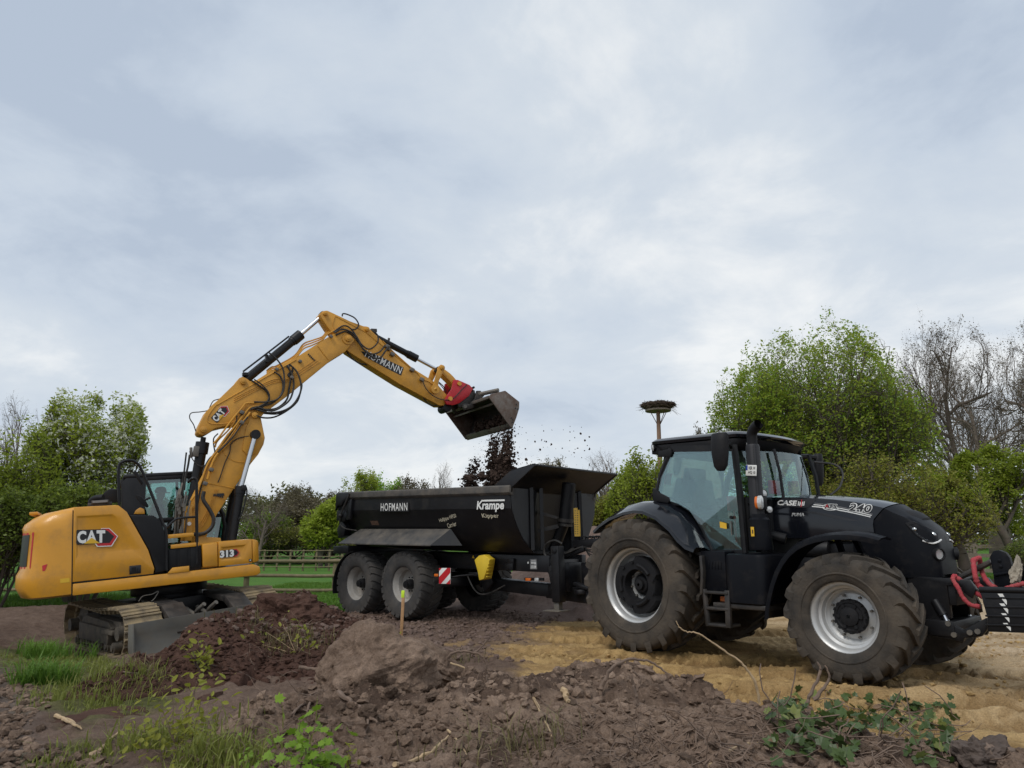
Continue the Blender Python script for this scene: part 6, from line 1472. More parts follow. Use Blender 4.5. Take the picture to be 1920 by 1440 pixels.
for p, y in (((1232, 300), -.26), ((985, 497), -.235), ((920, 625), -.33), ((800, 560), -.26), ((890, 540), -.27), ((1690, 400), -.2), ((1720, 440), -.19), ((1560, 262), -.06)):
    c = EX.p3(*c2(*p), y); m.box(c, (.07, .06, .06), Matrix.Rotation(.6, 3, 'Y'))
for p, y in (((270, 675), -.28), ((215, 800), -.30), ((545, 250), -.27), ((545, 160), -.26)): c = EX.p3(*c7(*p), y); m.box(c, (.08, .07, .07), Matrix.Rotation(.4, 3, 'Y'))
m.build('pipe_clamp', 'steel', exc, .01)
m = MB()
for p, y in (((800, 575), -.22), ((730, 505), -.2), ((590, 395), -.2), ((555, 340), -.2)): m.box(EX.p3(*c3(*p), y), (.10, .08, .08), Matrix.Rotation(.5, 3, 'Y'))
m.build('pipe_block', 'steel', stick, .012)
for k in range(2): hose([(520 + k * 8, 300 + k * 12), (600 + k * 8, 380 + k * 8), (700, 470 + k * 8), (770, 530 + k * 10), (800, 570), (850, 590), (905, 632)], c3, -.17 + .06 * k, .013, 'yellow2', 'oil_pipe', stick)
hose([(805, 585), (830, 640), (880, 690), (950, 718), (1020, 710), (1080, 650), (1120, 610)], c3, -.27, .011); hose([(795, 675), (830, 730), (880, 760), (915, 755)], c3, -.1, .013); hose([(905, 580), (950, 620), (975, 660)], c3, .1, .012); hose([(915, 600), (930, 610), (960, 650), (968, 680)], c3, .15, .010)
hose([(805, 890), (830, 860), (880, 850), (920, 832), (900, 870), (880, 890)], c1, -1.2, .008, 'steel', 'wire')
# tidy bundle of valves beside the boom foot
m = MB(); rnd = random.Random(3)
for k in range(9):
    x = .05 + rnd.random() * .22; z = 1.72 + rnd.random() * .65; m.tube([(x, -.45 + rnd.random() * .2, 1.66), (x + .03, -.45, z), (x + .1, -.3, z + .25)], .016, 6, 0); m.box((x + .03, -.45, z), (.05, .06, .07))
m.build('valve_bank', 'steel', exc)
m = MB(); m.slab([(.22, 1.55), (.36, 1.55), (.36, 2.18), (.26, 2.18)], -.30, -.26); m.slab([(.22, 1.55), (.36, 1.55), (.36, 2.18), (.26, 2.18)], .26, .30); m.slab([(.35, 1.0), (.95, 1.0), (.85, 1.55), (.45, 1.62)], -.30, -.24); m.slab([(.35, 1.0), (.95, 1.0), (.85, 1.55), (.45, 1.62)], .24, .30); m.build('boom_bracket', 'yellow2', exc, .01)
m = MB(); m.cyl((.31, -.31, 1.86), (.31, -.335, 1.86), .035, n=14); m.build('bracket_cap', 'white', exc)

# ---- the operator
def skin_body(name, joints, bones, mat, parent, levels=2):
    me = bpy.data.meshes.new(name); me.from_pydata([j[0] for j in joints], bones, []); o = bpy.data.objects.new(name, me); COL.objects.link(o)
    md = o.modifiers.new('s', 'SKIN'); o.modifiers.new('u', 'SUBSURF').levels = levels
    for i, j in enumerate(joints): me.skin_vertices[0].data[i].radius = j[1] if isinstance(j[1], tuple) else (j[1], j[1])
    me.skin_vertices[0].data[0].use_root = True
    dg = bpy.context.evaluated_depsgraph_get(); dg.update(); nm = bpy.data.meshes.new_from_object(o.evaluated_get(dg)); bpy.data.objects.remove(o)
    nm.materials.clear(); nm.materials.append(MT[mat]); nm.polygons.foreach_set('use_smooth', np.ones(len(nm.polygons), dtype=bool)); return link(name, nm, parent)
PB = Vector((-.16, .75, 1.80))
person = empty('person'); person.matrix_world = EX.M @ Matrix.Translation(PB)
tag(person, 'person in a peaked cap and dark jacket seated in the digger cab', 'person')
J_ = [((0, 0, .0), .15), ((0, 0, .18), .145), ((.02, 0, .36), .15), ((.03, 0, .46), .10), ((.05, 0, .54), .058), ((.07, 0, .60), .062), ((.085, 0, .68), (.085, .075)), ((.085, 0, .76), (.080, .072)), ((.08, 0, .80), .05),
      ((.02, -.19, .42), .07), ((.06, -.27, .20), .052), ((.30, -.27, .13), .040), ((.38, -.275, .16), .034), ((.02, .19, .42), .07), ((.06, .27, .20), .052), ((.30, .27, .13), .040), ((.38, .275, .16), .034),
      ((.06, -.10, -.02), .10), ((.46, -.15, .0), .075), ((.50, -.15, -.40), .055), ((.06, .10, -.02), .10), ((.46, .15, .0), .075), ((.50, .15, -.40), .055), ((.155, 0, .67), .018)]
B_ = [(0, 1), (1, 2), (2, 3), (3, 4), (4, 5), (5, 6), (6, 7), (7, 8), (2, 9), (9, 10), (10, 11), (11, 12), (2, 13), (13, 14), (14, 15), (15, 16), (0, 17), (17, 18), (18, 19), (0, 20), (20, 21), (21, 22), (6, 23)]
skin_body('body', J_, B_, 'skin', person)
jk = [((0, 0, -.05), .165), ((0, 0, .18), .160), ((.02, 0, .37), .168), ((.035, 0, .47), .10), ((.02, -.195, .425), .085), ((.06, -.275, .20), .066), ((.28, -.27, .135), .052), ((.02, .195, .425), .085), ((.06, .275, .20), .066), ((.28, .27, .135), .052)]
skin_body('jacket', jk, [(0, 1), (1, 2), (2, 3), (2, 4), (4, 5), (5, 6), (2, 7), (7, 8), (8, 9)], 'jacket', person)
tj = [((0, 0, -.03), .15), ((.06, -.10, -.02), .115), ((.46, -.15, .0), .088), ((.50, -.15, -.40), .068), ((.06, .10, -.02), .115), ((.46, .15, .0), .088), ((.50, .15, -.40), .068)]
skin_body('trousers', tj, [(0, 1), (1, 2), (2, 3), (0, 4), (4, 5), (5, 6)], 'jacket', person)
m = MB(); m.lathe([(.102, .0), (.106, .03), (.098, .07), (.07, .105), (.02, .12)], (.078, 0, .715), (0, 0, 1), 20); m.loft([[Vector((.16 + d, y, .722 - .012 * (y / .08) ** 2 - d * .15)) for y in np.linspace(-.08, .08, 7)] for d in (0, .05, .085)], False, False); m.build('cap', 'cap', person)
m = MB()
for s in (-1, 1):
    m.ball((.155, s * .032, .705), .010, 8); m.ball((.075, s * .080, .69), .022, 8, 0, (1, .4, 1.3))
m.tube([(.150, -.025, .635), (.157, 0, .632), (.150, .025, .635)], .006, 5); m.build('face_detail', 'skin', person)
for s in (-1, 1):
    m = MB()
    for k, (dy, ln) in enumerate(((-.030, .055), (-.010, .065), (.010, .060), (.030, .048))):
        b = Vector((.40, s * .275 + dy, .175)); m.tube(smooth_path([b, b + Vector((ln * .6, 0, .018)), b + Vector((ln * .9, 0, -.008)), b + Vector((ln * .7, 0, -.035))], 3), [.0095] * 10, 6)
    b = Vector((.375, s * .245, .165)); m.tube([b, b + Vector((.03, -s * .012, .0)), b + Vector((.055, s * .004, -.008))], .0105, 6); m.build('fingers', 'skin', person)

# ================================================================== trees
def tubes_np(segs, n):
    """segs: rows p0(3) p1(3) r0 r1 -> prism mesh arrays."""
    S = np.asarray(segs, dtype=np.float64); p0, p1, r0, r1 = S[:, :3], S[:, 3:6], S[:, 6], S[:, 7]
    d = p1 - p0; d /= np.linalg.norm(d, axis=1, keepdims=True) + 1e-9
    a = np.where(np.abs(d[:, 2:3]) < .9, np.array([[0, 0, 1.0]]), np.array([[1.0, 0, 0]])); x = np.cross(a, d); x /= np.linalg.norm(x, axis=1, keepdims=True) + 1e-9; y = np.cross(d, x)
    k = np.arange(n) * 2 * np.pi / n; c, s = np.cos(k), np.sin(k)
    ring = x[:, None, :] * c[None, :, None] + y[:, None, :] * s[None, :, None]
    V = np.concatenate([p0[:, None] + ring * r0[:, None, None], p1[:, None] + ring * r1[:, None, None]], 1).reshape(-1, 3)
    base = (np.arange(len(S)) * 2 * n)[:, None]; i = np.arange(n)[None, :]; j = (np.arange(n) + 1)[None, :] % n
    F = np.stack([base + i, base + j, base + n + j, base + n + i], 2).reshape(-1, 4)
    return V, F
def grow(seed, h, r0, levels, kids, spread, ratio=.62, up=.12, wander=.22, stems=1, lean=.25, first=.3, taper=.55):
    rng = random.Random(seed); segs = [[] for _ in range(levels + 1)]; tips = []
    def branch(p, d, L, r, lev):
        n = 5 if lev == 0 else (4 if lev < levels else 3); q = p; pts = [(p, r)]
        for i in range(n):
            d = (d + Vector((rng.gauss(0, wander), rng.gauss(0, wander), rng.gauss(0, wander) + up)) * (.5 if lev == 0 else 1) * .5).normalized()
            q2 = q + d * (L / n); ra, rb = r * (1 - (1 - taper) * i / n), r * (1 - (1 - taper) * (i + 1) / n)
            if lev == levels: rb = ra * .6
            segs[lev].append((*q, *q2, ra, rb)); q = q2; pts.append((q, rb, d))
        if lev == levels:
            tips.append((pts[0][0], pts[2][0], pts[-1][0])); return
        k = kids[lev]
        for j in range(k):
            t = first + (1 - first) * (j + rng.random() * .8) / k if lev == 0 else .2 + .8 * (j + rng.random() * .9) / k
            f = min(.999, t) * n; i = int(f); a = pts[i][0].lerp(pts[min(n, i + 1)][0], f - i); rr = pts[i][1] * (.62 if lev else .55)
            dd = pts[min(n, i + 1)][2]; az = rng.random() * 6.283; x, y, z = frame_from(dd); an = spread[lev] * (.7 + .6 * rng.random())
            nd = (dd * math.cos(an) + (x * math.cos(az) + y * math.sin(az)) * math.sin(an)).normalized()
            branch(a, nd, L * ratio * (1.15 - .55 * t if lev == 0 else 1) * (.75 + .5 * rng.random()), rr, lev + 1)
    for s in range(stems):
        a = 6.283 * s / max(1, stems) + rng.random(); d0 = Vector((math.cos(a) * lean, math.sin(a) * lean, 1)) if stems > 1 else Vector((rng.gauss(0, .05), rng.gauss(0, .05), 1))
        branch(Vector((math.cos(a) * .15 * (stems > 1), math.sin(a) * .15 * (stems > 1), -.1)), d0.normalized(), h * (.62 if levels > 1 else .9) * (.85 + .3 * rng.random()), r0, 0)
    return segs, tips
def fit_box(V, h, w):
    """scale to height h and overall width w."""
    V = V.copy(); zs = np.percentile(V[:, 2], 99.7); ws = .5 * (np.ptp(np.percentile(V[:, 0], (2.5, 97.5))) + np.ptp(np.percentile(V[:, 1], (2.5, 97.5)))); return h / zs, w / ws
def leaf_quads(P, D, size, rng, aspect=.6, var=.4, droop=.0):
    n = len(P); a = rng.normal(size=(n, 3)) + D * .6; a[:, 2] = a[:, 2] * .6 - droop; a /= np.linalg.norm(a, axis=1, keepdims=True) + 1e-9
    b = rng.normal(size=(n, 3)); b[:, 2] *= .45; b -= a * (a * b).sum(1, keepdims=True); b /= np.linalg.norm(b, axis=1, keepdims=True) + 1e-9
    s = size * (1 - var + 2 * var * rng.random((n, 1))); c = P + a * s
    V = np.stack([P, P + a * s * .55 + b * s * aspect * .5, P + a * s * 1.1, P + a * s * .55 - b * s * aspect * .5], 1).reshape(-1, 3)
    return V, np.arange(n * 4).reshape(-1, 4)
DIM = {}
def make_tree(name, label, cat, group, x, y, h, w, seed, bark='bark', leaf=None, nleaf=0, lsize=.1, spec=None, leaf2=None, n2=0, z0=None, shape=None, twig_n=3, lspread=.07, rot=0, tight=None):
    sp = dict(levels=4, kids=(9, 5, 4, 3), spread=(.85, .75, .7), ratio=.6, r0=h * .016); sp.update(spec or {})
    sp['spread'] = tuple(sp['spread']) + (.7,) * 4
    segs, tips = grow(seed, h, sp.pop('r0'), sp.pop('levels'), sp.pop('kids'), sp.pop('spread'), **sp)
    Vs, Fs, b = [], [], 0
    for lev, S in enumerate(segs):
        if not S: continue
        V, F = tubes_np(S, 8 if lev == 0 else (5 if lev == 1 else twig_n)); Vs.append(V); Fs.append(F + b); b += len(V)
    V = np.concatenate(Vs); F = np.concatenate(Fs); fz, fx = fit_box(V, h, w); sc = np.array([fx, fx, fz])
    def warp(Q):
        """keep the crown inside a rounded outline of height h and width w."""
        Q = Q * sc; t = np.clip(Q[:, 2] / h, 0, 1.6); sat = lambda q: np.where(q < .7, q, .7 + .32 * np.tanh((q - .7) / .32)); z = h * sat(t); tt = np.clip(z / h, 0, 1)
        prof = shape or (.62, .40); Rz = w / 2 * np.clip(np.where(tt < prof[1], prof[0] + (1 - prof[0]) * tt / prof[1], np.sqrt(np.clip(1 - ((tt - prof[1]) / (1.03 - prof[1])) ** 2.2, .02, 1))), .08, 1)
        r = np.hypot(Q[:, 0], Q[:, 1]) + 1e-6; an = np.arctan2(Q[:, 1], Q[:, 0]); Rz = Rz * (1 + .42 * fbm(np.cos(an) * 1.7 + seed, np.sin(an) * 1.7 + tt * 3.0, seed, 3, .6)); z = z * (1 + .16 * fbm(Q[:, 0] / w * 4 + seed, Q[:, 1] / w * 4, seed + 3, 3, .6)); k = Rz * sat(r / Rz) / r; out = Q.copy(); out[:, 0] *= k; out[:, 1] *= k; out[:, 2] = np.where(Q[:, 2] > 0, z, Q[:, 2]); return out
    T0 = len(Vs[0]) + (len(Vs[1]) if len(Vs) > 1 else 0); f0 = len(Fs[0]) + (len(Fs[1]) if len(Fs) > 1 else 0)
    r = empty(name, (x, y, H(x, y) if z0 is None else z0), (0, 0, rot)); tag(r, label, cat, group)
    np_mesh('trunk', warp(V[:T0]), F[:f0], bark, r, True); np_mesh('branches', warp(V[T0:]), F[f0:] - T0, bark, r, True)
    rng = np.random.default_rng(seed)
    tp = np.array([[*a, *m, *c] for a, m, c in tips]); A, Mi, C = warp(tp[:, :3]), warp(tp[:, 3:6]), warp(tp[:, 6:9])
    def crown(nm, mat, n, size, k0=.15):
        i = rng.integers(0, len(A), n); t = k0 + (1 - k0) * rng.random((n, 1)); P = np.where(t < .5, A[i] + (Mi[i] - A[i]) * t * 2, Mi[i] + (C[i] - Mi[i]) * (t - .5) * 2) + rng.normal(size=(n, 3)) * lspread
        D = C[i] - A[i]; D /= np.linalg.norm(D, axis=1, keepdims=True) + 1e-9
        V, F = leaf_quads(P, D, size, rng); np_mesh(nm, V, F, mat, r)
    DIM[r.name] = (h, w)
    if nleaf: crown('crown', leaf, nleaf, lsize)
    if n2: crown('blossom' if leaf2 == 'blossom' else 'crown', leaf2, n2, lsize * (1.05 if leaf2 == 'blossom' else .8), .6 if leaf2 == 'blossom' else .3)
    return r
def span(u0, u1, vtop, Y):
    a, b = at_y(u0, 1000, Y), at_y(u1, 1000, Y); t = at_y((u0 + u1) / 2, vtop, Y); x = (a.x + b.x) / 2; return x, Y, t.z - H(x, Y), b.x - a.x
BARE = dict(levels=5, kids=(9, 6, 4, 3, 3), spread=(.75, .7, .65, .6), ratio=.60, up=.16, wander=.20)
BUSH = dict(levels=3, kids=(9, 7, 5), spread=(.55, .6, .7), ratio=.58, stems=7, lean=.45, first=.2, up=.2)
GB = 'trees and bushes round the site'
# left
def tree_at(u0, u1, vtop, Y, *a, **k):
    x, y, h, w = span(u0, u1, vtop, Y); name, label, cat = a[:3]
    return make_tree(name, label, cat, GB, x, y, h, w, *a[3:], **k)
def again(src, label, u0, u1, vtop, Y, rot):
    x, y, h, w = span(u0, u1, vtop, Y); c = copy_tree(src); c.location = (x, y, H(x, y)); c.rotation_euler = (0, 0, rot)
    h0, w0 = DIM[src.name]; c.scale = (w / w0, w / w0, h / h0); c['label'] = label; return c
# left
tree_at(60, 258, 720, 19.5, 'blossoming_tree', 'bushy tree with white blossom behind the tail of the digger', 'tree', 5, 'bark', 'leaf_bright', 22000, .085, dict(levels=4, kids=(8, 6, 4, 3), spread=(.38, .55, .6), ratio=.55, stems=5, lean=.28, first=.18, up=.35, r0=.07), 'blossom', 11000, lspread=0.050)
tree_at(-150, 85, 800, 17.5, 'bush', 'tall dark green bush at the left edge of the picture', 'bush', 8, 'bark', 'leaf_mid', 16000, .085, dict(BUSH), 'leaf_bright', 7000, lspread=0.070)
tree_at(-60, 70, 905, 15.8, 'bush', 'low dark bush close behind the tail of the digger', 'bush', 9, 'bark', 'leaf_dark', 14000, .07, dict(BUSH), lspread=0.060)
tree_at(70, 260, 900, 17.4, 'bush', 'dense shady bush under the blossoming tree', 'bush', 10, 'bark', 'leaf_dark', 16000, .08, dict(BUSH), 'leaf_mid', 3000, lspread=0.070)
bare1 = tree_at(-60, 72, 728, 27, 'bare_tree', 'leafless tree showing its twigs above the left bushes', 'tree', 12, 'barkgrey', None, 0, .1, dict(BARE))
# middle, beyond the meadow
again(bare1, 'pale leafless tree just right of the boom foot of the digger', 425, 545, 905, 43, 1.2)
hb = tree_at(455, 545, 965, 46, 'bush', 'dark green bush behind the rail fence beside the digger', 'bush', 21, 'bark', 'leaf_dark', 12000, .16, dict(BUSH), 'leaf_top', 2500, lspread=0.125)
bud = tree_at(500, 600, 915, 52, 'budding_tree', 'brownish budding tree with grey trunk left of the bright green tree', 'tree', 22, 'barkgrey', 'leaf_sparse', 9000, .12, dict(BARE), lspread=0.100)
again(bud, 'second brownish tree close to the pale leafless one', 468, 548, 948, 54, 2.0)
again(bud, 'tall thin brown tree rising behind the budding trees', 530, 585, 900, 58, 3.0)
tree_at(566, 650, 938, 41, 'green_tree', 'bright yellow green young tree left of the trailer tailgate', 'tree', 25, 'bark', 'leaf_bright', 15000, .17, dict(levels=4, kids=(8, 5, 4, 3), spread=(.5, .6, .6), ratio=.55, stems=3, lean=.15, first=.2, up=.3, r0=.10), lspread=0.110)
br = tree_at(636, 712, 868, 62, 'birch_tree', 'airy pale birch just above the tailgate of the trailer', 'tree', 26, 'barkgrey', 'leaf_mid', 5000, .15, dict(levels=4, kids=(9, 5, 4, 3), spread=(.5, .6, .6), ratio=.5, up=.25), lspread=0.125)
tree_at(690, 756, 892, 66, 'green_tree', 'rounded green tree above the trailer side near its lettering', 'tree', 27, 'bark', 'leaf_top', 9000, .2, dict(BUSH), lspread=0.150)
again(bud, 'low brown treetop above the middle of the trailer side', 730, 806, 884, 64, .6)
again(bare1, 'round leafless treetop left of the falling soil', 782, 868, 864, 60, 2.5)
again(bud, 'faint leafless treetop right of the falling soil', 985, 1075, 850, 66, 4.0)
again(bud, 'broad brown thicket tree behind the near fence', 500, 640, 935, 49, 5.0)
again(bud, 'brown treetop between the bright green tree and the trailer', 600, 680, 912, 55, 2.6)
tree_at(470, 690, 978, 47, 'bush', 'mixed shrubs below the bright green tree', 'bush', 28, 'bark', 'leaf_olive', 16000, .13, dict(BUSH), 'leaf_sparse', 3000, lspread=0.150)
# between trailer and cab
again(bare1, 'leafless tree with crooked limbs above the trailer front', 1060, 1215, 834, 44, 5.2)
again(bare1, 'smaller leafless tree between trailer and tractor cab', 1100, 1190, 882, 38, .3)
ol = tree_at(1075, 1205, 935, 35, 'bush', 'olive shrub thicket between trailer and tractor', 'bush', 31, 'bark', 'leaf_olive', 16000, .13, dict(BUSH), 'leaf_mid', 3000, lspread=0.125)
tree_at(1150, 1290, 856, 33, 'green_tree', 'yellow green tree directly behind the rear of the cab', 'tree', 32, 'bark', 'leaf_mid', 16000, .13, dict(BUSH), 'leaf_bright', 4000, lspread=0.125)
again(bud, 'far leafless treetop peeping over the cab roof', 1300, 1385, 786, 72, 1.0)
# right
tree_at(1362, 1735, 618, 33, 'big_tree', 'largest tree with fresh green leaves behind the tractor bonnet', 'tree', 41, 'bark', 'leaf_mid', 64000, .125, dict(levels=5, kids=(10, 6, 4, 3, 3), spread=(.62, .65, .65, .6), ratio=.60, stems=9, lean=.62, first=.10, up=.15, r0=.16), 'leaf_top', 34000, lspread=0.080)
tree_at(1470, 1830, 862, 29, 'bush', 'wide olive green hedge in front of the largest tree', 'bush', 42, 'bark', 'leaf_olive', 30000, .10, dict(BUSH, stems=9, lean=.7), 'leaf_mid', 12000, lspread=0.150)
b2_ = tree_at(1700, 1935, 598, 44, 'bare_tree', 'tall leafless oak right of the largest tree', 'tree', 43, 'barkgrey', 'leaf_sparse', 9000, .09, dict(BARE, kids=(10, 6, 5, 4, 4), first=.25), lspread=0.100)
again(b2_, 'tall leafless oak at the right edge of the picture', 1825, 2060, 585, 41, 2.2)
again(b2_, 'leafless oak further back between the two tall ones', 1760, 1960, 640, 52, 4.0)
lg = tree_at(1815, 1990, 822, 31, 'green_tree', 'light yellow green tree over the front implement of the tractor', 'tree', 46, 'bark', 'leaf_bright', 17000, .12, dict(levels=4, kids=(9, 5, 4, 3), spread=(.7, .6, .6), ratio=.55, first=.35, up=.15, r0=.15), 'leaf_mid', 7000, lspread=0.110)
tree_at(1740, 1870, 880, 27.5, 'green_tree', 'small tree with a straight trunk in front of the plank fence', 'tree', 47, 'bark', 'leaf_mid', 12000, .10, dict(levels=4, kids=(8, 5, 4, 3), spread=(.9, .7, .6), ratio=.55, first=.45, up=.1, r0=.17), lspread=0.100)
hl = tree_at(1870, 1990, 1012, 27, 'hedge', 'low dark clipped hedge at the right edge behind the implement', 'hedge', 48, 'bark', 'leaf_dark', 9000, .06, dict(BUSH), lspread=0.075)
x, y, h, w = span(1850, 1890, 985, 36)
m = MB(); m.tube([(0, 0, -.2), (.1, .1, h * .6), (.3, 0, h), (.5, .1, h * 2)], [.55, .45, .40, .3], 12); o = empty('cut_tree', (x, y, H(x, y))); tag(o, 'thick brown trunk behind the plank fence on the right', 'tree'); m.build('trunk', 'bark', o)
# far wood closing the horizon
MT['leaf_far'] = leafmat('leaf_far', (.085, .080, .040), (.20, .20, .075), .35)
rng = np.random.default_rng(77); n = 120000
a = rng.uniform(-1.05, 1.15, n); Yf = rng.uniform(78, 100, n); X = Yf * np.tan(a * .85); top = 5.5 + 2.6 * fbm(X * .12, X * 0 + 2, 91, 4) + 1.2 * fbm(X * .5, X * 0 + 5, 92, 3)
Z = top * rng.random(n) ** .7 + .4
P = np.stack([X, Yf, Z], 1); V, F = leaf_quads(P, np.zeros((n, 3)), .42, rng, .6)
fw_ = np_mesh('far_wood', V, F, 'leaf_far'); tag(fw_, 'distant wood closing the horizon behind the meadow', 'wood', None, 'stuff')

# ================================================================== fences and the nest
def rail_fence(label, pts, rails, r, post_h, posts, pr, mat='wood', square=False):
    """pts: ends (x, y); rails: heights; posts: fractions."""
    (x0, y0), (x1, y1) = pts; F_ = empty('fence', (x0, y0, 0)); tag(F_, label, 'fence', 'wooden fences'); rnd = random.Random(len(label))
    for zz in rails:
        m = MB(); ps = []
        for i in range(9):
            t = i / 8; ps.append(Vector(((x1 - x0) * t, (y1 - y0) * t, H(x0 + (x1 - x0) * t, y0 + (y1 - y0) * t) + zz + rnd.uniform(-.012, .012))))
        if square:
            for p, q in zip(ps[:-1], ps[1:]): m.bar(p, q, .04, r)
        else: m.tube(ps, r, 8)
        m.build('rail', mat, F_)
    for t in posts:
        x, y = (x1 - x0) * t, (y1 - y0) * t; g = H(x0 + x, y0 + y); m = MB()
        if square: m.box((x, y + .05, g + post_h / 2 - .1), (pr, pr, post_h + .2))
        else: m.tube([(x, y + .08, g - .2), (x, y + .08, g + post_h)], pr, 10)
        m.build('post', mat, F_, .006)
    return F_
A = at_z(340, 1116, 0); B = at_z(640, 1109, 0); YF = 22.0
pa, pb = at_y(300, 1060, YF + .3), at_y(760, 1046, YF - .3)
rail_fence('near round rail fence along the meadow between digger and trailer', ((pa.x, pa.y), (pb.x, pb.y)), (.92, .50, .08), .050, .98, (.02, .36, .72, .99), .085)
pa, pb = at_y(-60, 1060, 22), at_y(300, 1060, 22.3); rail_fence('round rail fence behind the digger tracks on the left', ((pa.x, pa.y), (pb.x - .12, pb.y)), (.92, .50, .08), .050, .98, (.1, .55, .97), .085)
pa, pb = at_y(440, 1050, 37), at_y(720, 1050, 37); rail_fence('distant thin post and wire fence across the meadow', ((pa.x, pa.y), (pb.x, pb.y)), (1.0, .72, .45, .2), .022, 1.05, tuple(np.linspace(.02, .98, 12)), .05)
pa, pb = at_y(1755, 1030, 33), at_y(2050, 1030, 32); rail_fence('grey brown plank fence under the trees on the right', ((pa.x, pa.y), (pb.x, pb.y)), (1.25, .85, .5, .2), .16, 1.35, (.0, .25, .5, .75, .98), .12, 'woodgrey', True)
pa, pb = at_y(1745, 1030, 38), at_y(1830, 1030, 38)
L_ = empty('timber_stack', (pa.x, pa.y, H(pa.x, pa.y))); tag(L_, 'stack of pale horizontal timbers behind the nose of the tractor', 'timber stack')
for k in range(7): m = MB(); m.bar((0, .05 * (k % 2), .12 + k * .23), (pb.x - pa.x, .05 * (k % 2), .12 + k * .23), .3, .20); m.build('timber', 'woodgrey', L_, .02)
# stork's nest on its pole
nb = at_y(1241, 1000, 34); nt_ = at_y(1234, 772, 34); pole = empty('nest_pole', (nb.x, 34, 0)); tag(pole, 'tall wooden pole standing behind the cab and carrying the nest', 'pole')
m = MB(); top = Vector((nt_.x - nb.x, 0, nt_.z)); m.tube([(0, 0, -.3), top], [.14, .095], 14); m.build('mast', 'woodred', pole)
m = MB()
for a in np.linspace(0, 6.283, 5)[:-1] + .5: m.tube([top - Vector((0, 0, .75)), top + Vector((.55 * math.cos(a), .55 * math.sin(a), .08))], .018, 5)
m.build('brace', 'rust', pole)
m = MB(); m.cyl(top + Vector((0, 0, .02)), top + Vector((0, 0, .10)), .62, n=20); m.build('platform', 'woodgrey', pole)
rng = np.random.default_rng(5); segs = []
for k in range(2600):
    a = rng.uniform(0, 6.283); rr = .20 + .60 * math.sqrt(rng.random()); zz = rng.normal() * .07 * (1.25 - rr) + .24 + (.08 if rr > .5 else 0)
    zz = max(.08 + .12 * max(0, rr - .55), min(.42, zz)); L = rng.uniform(.12, .36); ta = a + 1.57 + rng.normal() * .5; el = rng.normal() * .25
    c = np.array([rr * math.cos(a), rr * math.sin(a), zz]); d = np.array([math.cos(ta) * math.cos(el), math.sin(ta) * math.cos(el), math.sin(el)]) * L / 2; segs.append((*(c - d), *(c + d), .012, .008))
for k in range(60):
    a = rng.uniform(0, 6.283); c = np.array([.72 * math.cos(a), .72 * math.sin(a), rng.uniform(.08, .4)]); d = np.array([math.cos(a + rng.normal() * .6), math.sin(a + rng.normal() * .6), -rng.random() * 1.2]) * rng.uniform(.15, .4); segs.append((*c, *(c + d), .008, .004))
V, F = tubes_np(segs, 3); nest = np_mesh('nest', V, F, 'twigs'); nest.location = Vector((nb.x, 34, 0)) + top; tag(nest, 'big stork nest of dark twigs on top of the pole', 'nest')
m = MB(); m.lathe([(.01, .12), (.5, .12), (.72, .19), (.74, .26), (.66, .32), (.4, .29), (.01, .28)], (0, 0, 0), (0, 0, 1), 20); m.build('nest_core', 'twigs', nest)

# ================================================================== small things
# one height map of everything loose lying on the ground, for setting things down on it
_gx, _gy = np.arange(-9.0, 9.0, .02), np.arange(3.6, 17.2, .02)
_GX, _GY = np.meshgrid(_gx, _gy); _fx, _fy = _GX.ravel(), _GY.ravel(); _S = ground_h(_fx, _fy)
for _fn, _b in ((front_heap, (-3.7, 4.7, 3.6, 7.2)), (dark_heap, (-6.2, -1.5, 6.0, 12.2))):
    _k = (_fx > _b[0]) & (_fx < _b[1]) & (_fy > _b[2]) & (_fy < _b[3]); _S[_k] = np.maximum(_S[_k], _fn(_fx[_k], _fy[_k]))
_S = _S.reshape(_GX.shape)
def surf_np(X, Y):
    i = np.clip((X + 9.0) / .02, 0, len(_gx) - 2.001); j = np.clip((Y - 3.6) / .02, 0, len(_gy) - 2.001); a, b = i.astype(int), j.astype(int); u, v = i - a, j - b
    return (_S[b, a] * (1 - u) + _S[b, a + 1] * u) * (1 - v) + (_S[b + 1, a] * (1 - u) + _S[b + 1, a + 1] * u) * v
def surf(x, y): return float(surf_np(np.array([float(x)]), np.array([float(y)]))[0])
_LY = np.linspace(3.6, 17.0, 2600)
def land(u, v):
    """first point of the ground or a heap met by the sight line through a pixel."""
    d = ray(u, v); X = d.x / d.y * _LY; Z = CAMH + d.z / d.y * _LY; S = surf_np(X, _LY); q = Z <= S
    if not q.any(): return at_z(u, v, 0)
    k = int(np.argmax(q)); return Vector((X[k], _LY[k], S[k]))
